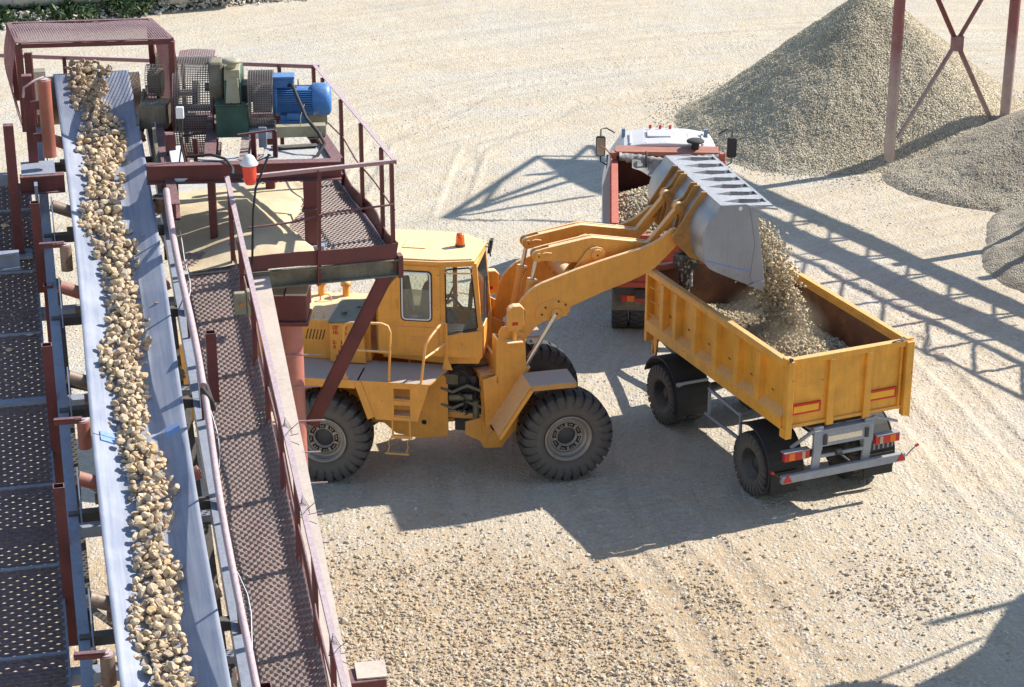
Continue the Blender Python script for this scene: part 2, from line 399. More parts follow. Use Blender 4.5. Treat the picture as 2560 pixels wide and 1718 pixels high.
# smooth value noise on the plane (numpy)
def vnoise(x, y, seed=0, cell=1.0):
    r = np.random.default_rng(seed); T = r.random((256, 256)); x = np.asarray(x) / cell; y = np.asarray(y) / cell
    xi = np.floor(x).astype(int); yi = np.floor(y).astype(int); fx = x - xi; fy = y - yi; fx = fx * fx * (3 - 2 * fx); fy = fy * fy * (3 - 2 * fy)
    g = lambda a, b: T[a % 256, b % 256]
    return (g(xi, yi) * (1 - fx) + g(xi + 1, yi) * fx) * (1 - fy) + (g(xi, yi + 1) * (1 - fx) + g(xi + 1, yi + 1) * fx) * fy - .5
# ================================================================ GROUND
def seg_dist(x, y, pts):
    """distance to a polyline, signed side, and length along it"""
    best = np.full(x.shape, 1e9); al = np.zeros_like(x); sg = np.zeros_like(x); acc = 0.
    for (ax, ay), (bx, by) in zip(pts[:-1], pts[1:]):
        dx, dy = bx - ax, by - ay; L = math.hypot(dx, dy); t = np.clip(((x - ax) * dx + (y - ay) * dy) / L ** 2, 0, 1)
        ex, ey = x - ax - t * dx, y - ay - t * dy; d = np.hypot(ex, ey); m = d < best
        best = np.where(m, d, best); al = np.where(m, acc + t * L, al); sg = np.where(m, np.sign(ex * dy - ey * dx), sg); acc += L
    return best, al, sg
TRACKS = [  # (points, half width, depth, lug pitch)
    ([(3.3, 20.0), (3.15, 23.0), (3.0, 25.5), (2.3, 28.5), (1.4, 31.0)], .27, .028, .21),
    ([(4.9, 20.0), (4.6, 23.0), (4.3, 26.0), (3.6, 29.0), (2.6, 31.5)], .25, .022, .21),
    ([(11.0, 22.0), (10.2, 27.0), (9.3, 31.5), (8.7, 35.0), (8.0, 39.0)], .26, .03, .14),
    ([(9.6, 22.0), (8.9, 27.0), (7.9, 31.8), (7.2, 35.5), (6.8, 39.0)], .26, .025, .14),
    ([(13, 30), (10.8, 33.5), (9.2, 38), (7.0, 43)], .25, .02, .14),
    ([(14, 62), (7, 61), (2, 57), (-1, 52.5), (-1.5, 47)], .3, .03, .2),
    ([(14, 65), (6, 63.5), (0, 59), (-3.5, 53), (-4, 47)], .3, .03, .2),
    ([(-9, 42), (-3, 43.5), (2.5, 43.5), (7, 46.3)], .28, .02, .16),
    ([(-9, 44), (-3, 45.8), (3, 47.8), (5, 48)], .28, .02, .16),
]
def ground_h(x, y):
    h = .10 * vnoise(x, y, 1, 7.) + .05 * vnoise(x, y, 2, 2.3) + .022 * vnoise(x, y, 3, .7) + .012 * vnoise(x, y, 4, .28) + .008 * vnoise(x, y, 5, .11)
    for pts, hw, dp, pitch in TRACKS:
        d, al, sg = seg_dist(x, y, pts)
        inside = np.clip((hw - d) / .06, 0, 1); rim = np.exp(-((d - hw - .08) / .07) ** 2)
        lug = (np.sin(2 * math.pi * (al + d * .35) / pitch) > .1) * .5
        h = h + inside * (-dp + lug * .038) + rim * dp * .55
    # wheel ruts dug under the loader and the trailer
    return h
def axis(lo, hi, fine, parts):
    """grid line positions: fine patches inside, growing towards the horizon"""
    xs = []
    for a, b, st in parts: xs += list(np.arange(a, b, st))
    x = parts[-1][1]; st = parts[-1][2]
    while x < hi: xs.append(x); st *= 1.25; x += st
    x = parts[0][0]; st = parts[0][2]
    while x > lo: st *= 1.25; x -= st; xs.append(x)
    return np.array(sorted(set(np.round(xs, 4))))
gx = axis(-600, 600, 0, [(-22, -6, .16), (-6, 11, .055), (11, 22, .16)])
gy = axis(-300, 800, 0, [(8, 21, .12), (21, 34, .055), (34, 50, .10), (50, 78, .18)])
X, Y = np.meshgrid(gx, gy); Z = ground_h(X, Y)
fade = np.clip((90 - np.hypot(X, Y - 40)) / 20, 0, 1); Z = Z * fade
nx, ny = len(gx), len(gy)
V = np.stack([X, Y, Z], -1).reshape(-1, 3); i = (np.arange(ny - 1)[:, None] * nx + np.arange(nx - 1)[None]).ravel()
ground_m, t, p = newmat('quarry ground')
co = t.nodes.new('ShaderNodeNewGeometry').outputs['Position']
nA = noise(t, .16, 5, .6, co, .6); nB = noise(t, .55, 6, .62, co, .8); nC = noise(t, 3.2, 6, .7, co); nD = noise(t, 17., 4, .7, co)
mp = t.nodes.new('ShaderNodeMapping'); mp.inputs['Scale'].default_value = (.09, .75, 1); mp.inputs['Rotation'].default_value = (0, 0, R(12)); lk(t, co, mp.inputs[0])
nS = noise(t, 1.3, 5, .65, mp.outputs[0], .4)
sand = ramp(t, nB, [(.3, (.485, .40, .28)), (.55, (.545, .46, .345)), (.75, (.515, .40, .25))])
pale = ramp(t, nC, [(.3, (.52, .50, .46)), (.7, (.43, .415, .385))])
pf = mth(t, 'ADD', mth(t, 'MULTIPLY', nA, .55), mth(t, 'MULTIPLY', nS, .45))
c = mix(t, ramp(t, pf, [(.47, 0.), (.60, .70)]), sand, pale)
# arcs worn by turning vehicles: bands along circles about the yard's turning centre
vs_ = t.nodes.new('ShaderNodeVectorMath'); vs_.operation = 'SUBTRACT'; lk(t, co, vs_.inputs[0]); vs_.inputs[1].default_value = (17., 33., 0.)
sx_ = t.nodes.new('ShaderNodeSeparateXYZ'); lk(t, vs_.outputs[0], sx_.inputs[0])
rad_ = mth(t, 'SQRT', mth(t, 'ADD', mth(t, 'MULTIPLY', sx_.outputs[0], sx_.outputs[0]), mth(t, 'MULTIPLY', sx_.outputs[1], sx_.outputs[1])))
ang_ = mth(t, 'ARCTAN2', sx_.outputs[1], sx_.outputs[0]); cb_ = t.nodes.new('ShaderNodeCombineXYZ'); lk(t, mth(t, 'MULTIPLY', rad_, 1.5), cb_.inputs[0]); lk(t, mth(t, 'MULTIPLY', ang_, 1.6), cb_.inputs[1])
arc = noise(t, 1.7, 6, .7, cb_.outputs[0], .25)
c = mix(t, ramp(t, arc, [(.50, 0.), (.62, .45)]), c, (.60, .54, .44)); c = mix(t, ramp(t, arc, [(.36, .5), (.46, 0.)]), c, (.37, .325, .26))
# reddish brown earth in the near stony patch
px_ = t.nodes.new('ShaderNodeSeparateXYZ'); lk(t, co, px_.inputs[0])
near = mth(t, 'MULTIPLY', mth(t, 'SUBTRACT', 31.5, px_.outputs[1]), .35, clamp=True)
lf = mth(t, 'MULTIPLY', mth(t, 'SUBTRACT', 7.0, px_.outputs[0]), .3, clamp=True)
nf = mth(t, 'MULTIPLY', mth(t, 'MULTIPLY', near, lf), .95)
c = mix(t, nf, c, ramp(t, nC, [(.3, (.41, .30, .185)), (.7, (.49, .375, .245))]))
vo = t.nodes.new('ShaderNodeTexVoronoi'); vo.inputs['Scale'].default_value = 16.; lk(t, co, vo.inputs['Vector'])
vo2 = t.nodes.new('ShaderNodeTexVoronoi'); vo2.inputs['Scale'].default_value = 34.; lk(t, co, vo2.inputs['Vector'])
sep = t.nodes.new('ShaderNodeSeparateColor'); lk(t, vo.outputs['Color'], sep.inputs[0])
sp = ramp(t, sep.outputs[0], [(.55, 0.), (.62, 1.)])
c = mix(t, mth(t, 'MULTIPLY', sp, .42), c, ramp(t, sep.outputs[1], [(.0, (.36, .34, .31)), (.4, (.50, .475, .43)), (1., (.62, .59, .54))]))
c = mix(t, .30, c, ramp(t, nD, [(.25, .25), (.75, .85)]), 'OVERLAY')
lk(t, c, p.inputs['Base Color']); p.inputs['Roughness'].default_value = .95; p.inputs['Specular IOR Level'].default_value = .2
hgt = mth(t, 'ADD', mth(t, 'MULTIPLY', mth(t, 'SUBTRACT', 1., vo.outputs['Distance']), sp), mth(t, 'ADD', mth(t, 'ADD', mth(t, 'MULTIPLY', nC, .9), mth(t, 'MULTIPLY', arc, 1.6)), mth(t, 'ADD', mth(t, 'MULTIPLY', nD, .5), mth(t, 'MULTIPLY', vo2.outputs['Distance'], -.35))))
bump(t, p, hgt, .75, .035)
g_o = np_mesh('ground', V, np.stack([i, i + 1, i + nx + 1, i + nx], 1), ground_m, True); tag(g_o, kind='structure')

# ---------------------------------------------------------------- loose stones lying on the ground
def gstones(name, n, area, smin, smax, dens, mat, seed, label, cat):
    r = np.random.default_rng(seed); x0, x1, y0, y1 = area
    x = r.uniform(x0, x1, n * 3); y = r.uniform(y0, y1, n * 3); k = r.random(n * 3) < dens(x, y); x = x[k][:n]; y = y[k][:n]
    s = smin + (smax - smin) * r.random(len(x)) ** 4; z = ground_h(x, y) + s * .25
    o = scatter(name, np.stack([x, y, z], 1), s, mat, seed=seed, flat=.75); tag(o, label, cat, kind='stuff'); return o
sig = lambda a: 1 / (1 + np.exp(-np.clip(a, -40, 40)))
def d_near(x, y):
    m = sig((29.0 - y + 1.1 * vnoise(x, y, 31, 1.4)) * 2.2) * sig((3.3 + (28 - y) * .12 - x + 1.3 * vnoise(x, y, 32, 1.)) * 2.5)
    rut = np.ones_like(x)
    for pts, hw, dp, pi_ in TRACKS[:2]:
        d, _, _ = seg_dist(x, y, pts); rut = np.minimum(rut, np.clip((d - hw * .8) / .2, .04, 1))
    return np.clip((m * .9 + .05) * rut * (.55 + 1.2 * np.clip(vnoise(x, y, 33, .5) + .25, 0, 1)), 0, 1)
gstones('loose_stones', 21000, (-3.6, 7.5, 24.8, 31.5), .009, .052, d_near, 'groundrock', 41, 'tan broken stones strewn over the near ground in front of the loader', 'stones')
gstones('scattered_gravel', 20000, (-16, 16, 29, 66), .010, .034, lambda x, y: np.clip(.04 + 1.4 * np.clip(vnoise(x, y, 34, 2.6) + .02, 0, 1) + .8 * np.clip(vnoise(x, y, 36, .8) - .12, 0, 1), 0, 1), 'palegravel', 42, 'pale grey gravel scattered thinly over the yard', 'gravel')
gstones('coarse_stones', 1800, (-3.5, 2.4, 24.6, 27.2), .028, .07, lambda x, y: sig((26.25 - .10 * x - y + .6 * vnoise(x, y, 37, .6)) * 4), 'groundrock', 43, 'heap edge of coarse tan rock pieces at the bottom of the view', 'stones')
gstones('brown_stone_patch', 900, (4.8, 7.4, 26.6, 29.8), .02, .06, lambda x, y: np.exp(-(((x - 6.0) / .75) ** 2 + ((y - 28.4) / .8) ** 2)), 'groundrock', 44, 'small patch of brown stones on the ground behind the trailer', 'stones')
gstones('white_gravel_strip', 3200, (5.2, 12, 21, 31.5), .012, .04, lambda x, y: .12 + .9 * np.exp(-((x - 7.9 + (y - 28) * .28) / .8) ** 2) + .5 * sig((x - 6.2 - (26.5 - y)) * 2), 'palegravel', 45, 'white gravel spread over the ground at the lower right', 'gravel')
gstones('heap_under_conveyor', 3600, (-9.5, -2.2, 17, 30), .05, .11, lambda x, y: sig((22.6 - y) * .9), 'groundrock', 46, 'tan rock heap seen on the ground through the gaps under the conveyor', 'stones')

# ---------------------------------------------------------------- gravel piles
def pile(name, label, cx, cy, rad, h, seed, mat, lump=.12, ridge=None, group='gravel piles'):
    n = 190; a = np.linspace(-1.25, 1.25, n); XX, YY = np.meshgrid(a * rad, a * rad)
    if ridge: # elongated pile
        (ex, ey) = ridge; L2 = ex * ex + ey * ey; tt = np.clip((XX * ex + YY * ey) / L2, 0, 1); dx = XX - tt * ex; dy = YY - tt * ey; d = np.hypot(dx, dy)
    else: d = np.hypot(XX, YY)
    ang = np.arctan2(YY, XX); wob = 1 + .06 * np.sin(3 * ang + seed) + .04 * np.sin(5 * ang + 2 * seed)
    q = d / (rad * wob); H = h * (np.sqrt((1 - q) ** 2 + .0016) * .5 + (1 - q) * .5) / (.5 + .5)
    H = np.where(q < 1, h * (1 - q) - .05 * h * np.exp(-(q / .06) ** 2), -(q - 1) * .45 * rad)
    toe = np.exp(-((q - 1) / .09) ** 2) * .10
    H = H + toe + lump * vnoise(XX + 50, YY + 50, seed, 1.1) * np.clip(1.2 - q, 0, 1) + .05 * vnoise(XX + 9, YY + 9, seed + 1, .3) + .035 * vnoise(XX + 9, YY + 9, seed + 2, .12)
    V = np.stack([XX, YY, np.maximum(H, -.4)], -1).reshape(-1, 3); i = (np.arange(n - 1)[:, None] * n + np.arange(n - 1)[None]).ravel()
    o = np_mesh(name, V, np.stack([i, i + 1, i + n + 1, i + n], 1), mat, True); o.location = (cx, cy, 0); tag(o, label, 'gravel pile', group)
    return o
def gravel_mat(name, cols, scale=26.):
    m, t, p = newmat(name); co = objco(t)
    vo = t.nodes.new('ShaderNodeTexVoronoi'); vo.inputs['Scale'].default_value = scale; lk(t, co, vo.inputs['Vector'])
    sep = t.nodes.new('ShaderNodeSeparateColor'); lk(t, vo.outputs['Color'], sep.inputs[0])
    rm = t.nodes.new('ShaderNodeValToRGB'); e = rm.color_ramp.elements; e[0].color = (*cols[0], 1); e[1].color = (*cols[-1], 1)
    for k, q in enumerate(cols[1:-1]): e.new((k + 1) / (len(cols) - 1)).color = (*q, 1)
    lk(t, sep.outputs[0], rm.inputs[0])
    nb = noise(t, .5, 5, .6, co, .5); c = mix(t, .45, rm.outputs[0], ramp(t, nb, [(.35, .3), (.65, .72)]), 'OVERLAY')
    lk(t, c, p.inputs['Base Color']); p.inputs['Roughness'].default_value = .95
    n2 = noise(t, 9, 5, .7, co)
    bump(t, p, mth(t, 'ADD', mth(t, 'MULTIPLY', vo.outputs['Distance'], -1.), mth(t, 'MULTIPLY', n2, .8)), 1., .05); return m
M['pilegrav'] = gravel_mat('fine grey gravel', [(.34, .295, .215), (.52, .45, .33), (.44, .385, .285), (.60, .53, .40), (.38, .335, .25)], 22)
M['pilegrav2'] = gravel_mat('fine pale gravel', [(.39, .34, .26), (.49, .43, .34), (.43, .38, .295), (.57, .51, .40)], 30)
M['pilestone'] = stone_mat('olive grey stones', [(.35, .30, .215), (.53, .455, .33), (.45, .39, .285), (.62, .54, .40), (.39, .335, .25)], bscale=12)
M['pilestone2'] = stone_mat('pale grey stones', [(.40, .345, .255), (.53, .46, .35), (.46, .395, .295), (.61, .54, .42)], bscale=12)
pile('gravel_pile', 'tall cone of olive grey gravel behind the steel poles', 9.6, 55.0, 4.95, 3.8, 3, 'pilegrav')
pile('gravel_pile', 'low spread of grey gravel at the foot of the steel poles', 15.0, 50.4, 5.1, 2.3, 5, 'pilegrav2')
pile('gravel_pile', 'small grey gravel heap cut by the right edge below the poles', 14.2, 43.9, 3.7, 2.0, 8, 'pilegrav2', lump=.08)
def pile_spill(n, cx, cy, r0, r1, seed):
    r = np.random.default_rng(seed); a = r.uniform(0, 2 * math.pi, n); q = r.normal((r0 + r1) / 2, (r1 - r0) / 2, n); x = cx + q * np.cos(a); y = cy + q * np.sin(a); s = r.uniform(.014, .03, n)
    return np.stack([x, y, ground_h(x, y) + .01], 1), s
def pile_stones(name, label, cx, cy, rad, h, n, seed, mat, s0, s1, xmax):
    o_ = [q for q in bpy.data.objects if q.name.startswith('gravel_pile') and abs(q.location.x - cx) < .01][0]; me = o_.data; co_ = np.empty(len(me.vertices) * 3, dtype=np.float32); me.vertices.foreach_get('co', co_); co_ = co_.reshape(190, 190, 3)
    r = np.random.default_rng(seed); i_ = r.uniform(0, 188, n * 2); j_ = r.uniform(0, 188, n * 2); a = i_.astype(int); b = j_.astype(int); fa, fb = (i_ - a)[:, None], (j_ - b)[:, None]
    P_ = (co_[a, b] * (1 - fa) + co_[a + 1, b] * fa) * (1 - fb) + (co_[a, b + 1] * (1 - fa) + co_[a + 1, b + 1] * fa) * fb; P_ = P_[P_[:, 2] > .03]; P_ = P_ + np.array([cx, cy, .0]); P_ = P_[(P_[:, 1] < cy + .8) & (P_[:, 0] < xmax)][:n]
    s_ = r.uniform(s0, s1, len(P_)); tag(scatter(name, P_, s_, mat, seed=seed), label, 'gravel', kind='stuff')
pile_stones('pile_gravel', 'coarse olive grey gravel covering the near slope of the tall pile', 9.6, 55.0, 4.95, 3.8, 42000, 65, 'pilestone', .014, .034, 15)
pile_stones('pile_gravel', 'grey gravel covering the low spread below the poles', 15.0, 50.4, 5.1, 2.3, 24000, 66, 'pilestone2', .013, .03, 14)
P, S = pile_spill(4200, 9.6, 55.0, 4.8, 5.6, 61)
tag(scatter('spilled_gravel', P, S, 'greyload', seed=61), 'loose grey gravel rolled out around the foot of the tall pile', 'gravel', kind='stuff')

# ---------------------------------------------------------------- far left corner: rubble bank, bushes, pipeline
def bank_line(t): return np.array([-21 + 15.5 * t, 66.3 + 4.8 * t])
r = np.random.default_rng(71); tt = r.random(5200); bp_ = np.stack([-21 + 16 * tt, 64.75 + 7.5 * tt], 1); off = r.normal(0, .30, len(tt))
hh = .34 * np.exp(-(off / .4) ** 2); P = np.stack([bp_[:, 0] - off * .42, bp_[:, 1] + off * .9, hh * r.uniform(.3, 1.05, len(tt)) + .03], 1)
tag(scatter('rubble_bank', P, .035 + .10 * r.random(len(tt)) ** 4, 'rubble', ROCKS_LO, 72, .8), 'low bank of pale rubble along the far edge of the yard', 'rubble', kind='stuff')
g = G(); rv, rf = rock_verts(1, 999); g.add([tuple(a * np.array((.65, .5, .5))) for a in rv], [tuple(q) for q in rf])
o = part('boulder', g, 'rubble'); o.location = (-11.2, 69.25, .35); tag(o, 'large pale boulder lying on the far rubble bank', 'boulder')
def bush(x, y, h, w_, seed, label):
    r = np.random.default_rng(seed); th = thing('bush', label, 'bush', (x, y, 0), 0, 'bushes behind the rubble bank')
    n = 1500; clump = r.normal(size=(26, 3)) * np.array([w_ * .42, w_ * .34, h * .25]) + np.array([0, 0, h * .5])
    c = clump[r.integers(0, 26, n)] + r.normal(size=(n, 3)) * .16; c[:, 2] = np.abs(c[:, 2])
    a = r.normal(size=(n, 3)); a /= np.linalg.norm(a, axis=1)[:, None]; b = np.cross(a, r.normal(size=(n, 3))); b /= np.linalg.norm(b, axis=1)[:, None]
    s = r.uniform(.05, .11, n)[:, None]; V = np.concatenate([c - a * s * 1.5, c + b * s * .6, c + a * s * 1.5, c - b * s * .6], 1).reshape(-1, 3)
    np_mesh('foliage', V, np.arange(n * 4).reshape(-1, 4), 'leaf', parent=th)
    g = G()
    for k in range(7):
        e = clump[k]; g.tube([(0, 0, 0), (e[0] * .4, e[1] * .4, e[2] * .5), tuple(e)], [.03, .02, .008], 5)
    part('stem', g, 'bark', th); return th
m, t, p = newmat('bush leaves'); rr = t.nodes.new('ShaderNodeNewGeometry').outputs['Random Per Island']
lk(t, ramp(t, rr, [(0., (.018, .042, .014)), (.5, (.035, .075, .02)), (1., (.075, .12, .03))]), p.inputs['Base Color']); p.inputs['Roughness'].default_value = .6; M['leaf'] = m
M['bark'] = paint('bush stems', (.10, .07, .045), dust=0, rough=.9)
blab = ['leftmost dark green bush under the pipeline at the edge', 'dark bush just left of the concrete pier', 'wide dark bush just right of the concrete pier', 'dense bush below the middle of the pipeline',
        'taller bush with pale dry stalks beneath the pipeline end', 'spreading bush behind the boulder on the bank', 'low bush right of the boulder', 'last dark bush at the right end of the hedge line', 'small bush in the gap behind the pier', 'ragged bush behind the mesh cage top']
for k, (x, y, h, w_) in enumerate([(-17.3, 66.95, .28, 1.4), (-16.7, 67.2, .26, .9), (-14.5, 68.0, .42, 1.6), (-13.4, 68.6, .6, 1.6), (-12.3, 69.6, 1.0, 1.6), (-11.0, 70.4, 1.1, 1.6), (-10.0, 71.0, .9, 1.5), (-8.9, 71.6, .9, 1.6), (-15.4, 68.9, .8, 1.7), (-14.0, 70.2, 1.1, 1.9)]):
    bush(x, y, h, w_, 300 + k, blab[k])
th = thing('pipeline', 'large grey clad pipeline crossing the far left corner above the bushes', 'pipe', (-16.4, 67.55, 0), R(17))
g = G(); g.tube([(-30, 0, .86), (7.5, 0, .86)], .50, 28); part('pipe', g, 'pipe', th)
g = G()
for k in range(-12, 4): g.tube([(k * 2.4 - .04, 0, .86), (k * 2.4 + .04, 0, .86)], .515, 28)
part('band', g, 'greysteel', th)
g = G(); g.prism([(-.42, 0), (.42, 0), (.36, .60), (.2, .74), (-.2, .74), (-.36, .60)], -.45, .45, 'y')
o = part('concrete_pier', g, 'concrete', None, .03); o.location = (-15.85, 67.45, -.1); o.scale = (.9, .9, .55); o.rotation_euler = (0, 0, R(17)); tag(o, 'pale concrete pier block carrying the pipeline', 'pier')

# ---------------------------------------------------------------- stockpile gallery (mostly beyond the frame) on steel poles
th = thing('stockpile_gallery', 'inclined conveyor gallery on tall rusty pink steel poles at the right', 'conveyor gallery', (10.2, 51.5, 0))
def pole(x0, y0, x1, y1, z1, z0=0., rad=.14):
    g = G(); g.tube([(x0 - 10.2, y0 - 51.5, z0), (x1 - 10.2, y1 - 51.5, z1)], rad, 18); return part('support_pole', g, 'polepaint', th)
m, t, p = newmat('faded pole paint'); co = t.nodes.new('ShaderNodeNewGeometry').outputs['Position']
sx = t.nodes.new('ShaderNodeSeparateXYZ'); lk(t, co, sx.inputs[0]); n1 = noise(t, 2.5, 5, .6, co)
f = mth(t, 'ADD', mth(t, 'MULTIPLY', sx.outputs[2], .30), mth(t, 'MULTIPLY', mth(t, 'SUBTRACT', n1, .5), .9))
c = ramp(t, f, [(.28, (.50, .39, .33)), (.75, (.36, .24, .23)), (1., (.27, .10, .095))])
lk(t, c, p.inputs['Base Color']); p.inputs['Roughness'].default_value = .7; M['polepaint'] = m
pole(9.55, 50.75, 9.55, 50.75, 6.6, 0.0, .14); pole(12.75, 52.2, 12.75, 52.2, 6.6, .2, .14)
def brace_(a, b, w_=.075):
    o3 = Vector((10.2, 51.5, 0)); g = G(); g.angle(Vector(a) - o3, Vector(b) - o3, w_); return part('cross_brace', g, 'polepaint', th)
mid = (11.2, 51.55, 3.05)
brace_((9.75, 50.85, .75), mid); brace_((12.35, 52.05, .9), mid, .09); brace_(mid, (12.6, 52.1, 5.5)); brace_(mid, (9.7, 50.85, 5.9), .09)
g = G(); g.box((.86, -.07, 2.85), (1.16, .09, 3.22)); part('gusset_plate', g, 'polepaint', th)
def gal(t): return Vector((11.5 + .27 * t, 54.9 - 1.16 * t, 7.1 - .27 * t))   # gallery axis, head at t=0
ax_ = Vector((.27, -1.16, -.27)).normalized(); sd2 = Vector((1.16, .27, 0)).normalized(); o3 = Vector((10.2, 51.5, 0))
g = G(); L = 22
for s_ in (-1.25, 1.25):
    for dz in (0, .95):
        g.angle(gal(0) + sd2 * s_ + Vector((0, 0, dz)) - o3, gal(L) + sd2 * s_ + Vector((0, 0, dz)) - o3, .11)
    k = 0.
    while k < L - 1.2:
        a = gal(k) + sd2 * s_ - o3; b = gal(k + 1.2) + sd2 * s_ - o3; u = Vector((0, 0, .95))
        g.angle(a, a + u, .08); g.angle(a, b + u, .08); k += 1.2
part('truss', g, 'maroon', th)
g = G(); k = 0.
while k < L:
    g.beam(gal(k) - sd2 * 1.25 - o3, gal(k) + sd2 * 1.25 - o3, .08, .1); k += 1.2
part('cross_member', g, 'maroon', th)
g = G(); g.beam(gal(.4) + Vector((0, 0, .35)) - o3, gal(L) + Vector((0, 0, .35)) - o3, .8, .05); part('belt', g, 'black', th)
g = G(); g.beam(gal(1) + sd2 * .85 - o3, gal(L) + sd2 * .85 - o3, .5, .03); part('walkway_plate', g, 'grating_dark', th)
g = G()
for h_ in (1.5, 2.0): g.beam(gal(0) + sd2 * 1.3 + Vector((0, 0, h_)) - o3, gal(L) + sd2 * 1.3 + Vector((0, 0, h_)) - o3, .05, .05)
k = 0.
while k < L: g.beam(gal(k) + sd2 * 1.3 + Vector((0, 0, .9)) - o3, gal(k) + sd2 * 1.3 + Vector((0, 0, 2.0)) - o3, .05, .05); k += 1.6
part('handrail', g, 'maroon', th)
# unseen head frame at gallery end, jib arms shaped to cast the triangular shadow
g = G()
hd = gal(0) - o3
for s_ in (-1.2, 1.2):
    g.angle(hd + sd2 * s_, hd + sd2 * s_ * .4 + Vector((-.5, 1.9, .6)), .1); g.angle(hd + sd2 * s_ + Vector((0, 0, 1.2)), hd + sd2 * s_ * .4 + Vector((-.5, 1.9, .6)), .1)
    g.angle(hd + sd2 * s_ + Vector((0, 0, -.1)), hd + sd2 * s_ + Vector((0, 0, 2.0)), .1)
g.beam(hd - sd2 * 1.2 + Vector((0, 0, 2.0)), hd + sd2 * 1.2 + Vector((0, 0, 2.0)), .08, .08)
T_ = Vector((8.3, 51.2, 9.0)) - o3
for q in ((9.5, 55.8, 8.0), (10.9, 52.5, 8.0), (10.3, 53.7, 8.0), (11.4, 50.2, 7.6), (11.3, 55.2, 8.6)): g.angle(T_, Vector(q) - o3, .12)
g.angle(Vector((9.5, 55.8, 8.0)) - o3, Vector((11.3, 55.9, 8.0)) - o3, .12); g.angle(Vector((9.5, 55.8, 8.0)) - o3, Vector((10.3, 53.7, 8.0)) - o3, .1); g.angle(Vector((10.3, 53.7, 8.0)) - o3, Vector((11.9, 51.9, 8.0)) - o3, .1); g.angle(T_ + Vector((.5, .5, -.3)), Vector((9.0, 54.0, 8.4)) - o3, .08)
part('head_frame', g, 'maroon', th)
g = G(); zt_ = 8.0
g.prism([(9.7 - 10.2, 55.6 - 51.5), (11.6 - 10.2, 55.6 - 51.5), (12.6 - 10.2, 52.0 - 51.5), (11.7 - 10.2, 51.6 - 51.5), (10.4 - 10.2, 53.6 - 51.5)], zt_ + .05, zt_ + .10, 'z'); part('head_shadow_plate', g, 'grating_dark', th)  # unseen plate added to cast the solid part of that shadow
for (x, y) in ((14.1, 45.9), (11.55, 45.2)):
    if x > 13: pole(x + .3, y, x - .2, y, 4.9, 0, .13)
pole(15.6, 44.9, 15.4, 44.9, 4.7, 0, .13)
pole(15.4, 37.0, 15.2, 37.0, 2.6, 0, .12)

# off-frame lattice mast on the right whose shadow falls across the lower right corner
th = thing('lattice_mast', 'steel lattice mast with unseen shadow-casting deck standing beyond the right edge', 'mast', (16.6, 30.6, 0))
g = G()
cs = [(-1, -1), (1, -1), (1, 1), (-1, 1)]
for z in (0, 1.8, 3.6, 5.4):
    for a in range(4):
        p0 = Vector((*cs[a], z)); p1 = Vector((*cs[(a + 1) % 4], z)); g.angle(p0, p1, .07)
        if z < 7: g.angle(p0, p1 + Vector((0, 0, 1.8)), .06)
for a in range(4): g.angle((*cs[a], 0), (*cs[a], 8.6), .1)
part('lattice', g, 'maroon', th)
g = G(); g.prism([(-7.2, -2.5), (-5.7, -2.2), (-5.2, -2.45), (-4.4, -1.8), (-3.9, -1.3), (-3.6, -.7), (-3.0, .3), (.4, .5), (.4, -7), (-7.2, -7)], 5.2, 5.32, 'z'); g.angle((-3.8, -1.9, 5.3), (-3.8, -1.9, 6.3), .05); g.angle((-5.4, -2.6, 5.3), (-5.4, -2.6, 6.3), .05); g.angle((-6.2, -2.8, 6.3), (-2.7, -.5, 6.3), .05); part('shadow_deck', g, 'darksteel', th)  # unseen deck, outline shaped to cast the dark corner shadow
g = G()
for x in (-1.0,): g.angle((x, 1, 7.2), (x - .9, .4, 6.6), .06); g.angle((x, -1, 7.2), (x - .9, .4, 6.6), .06)
part('arm', g, 'maroon', th)
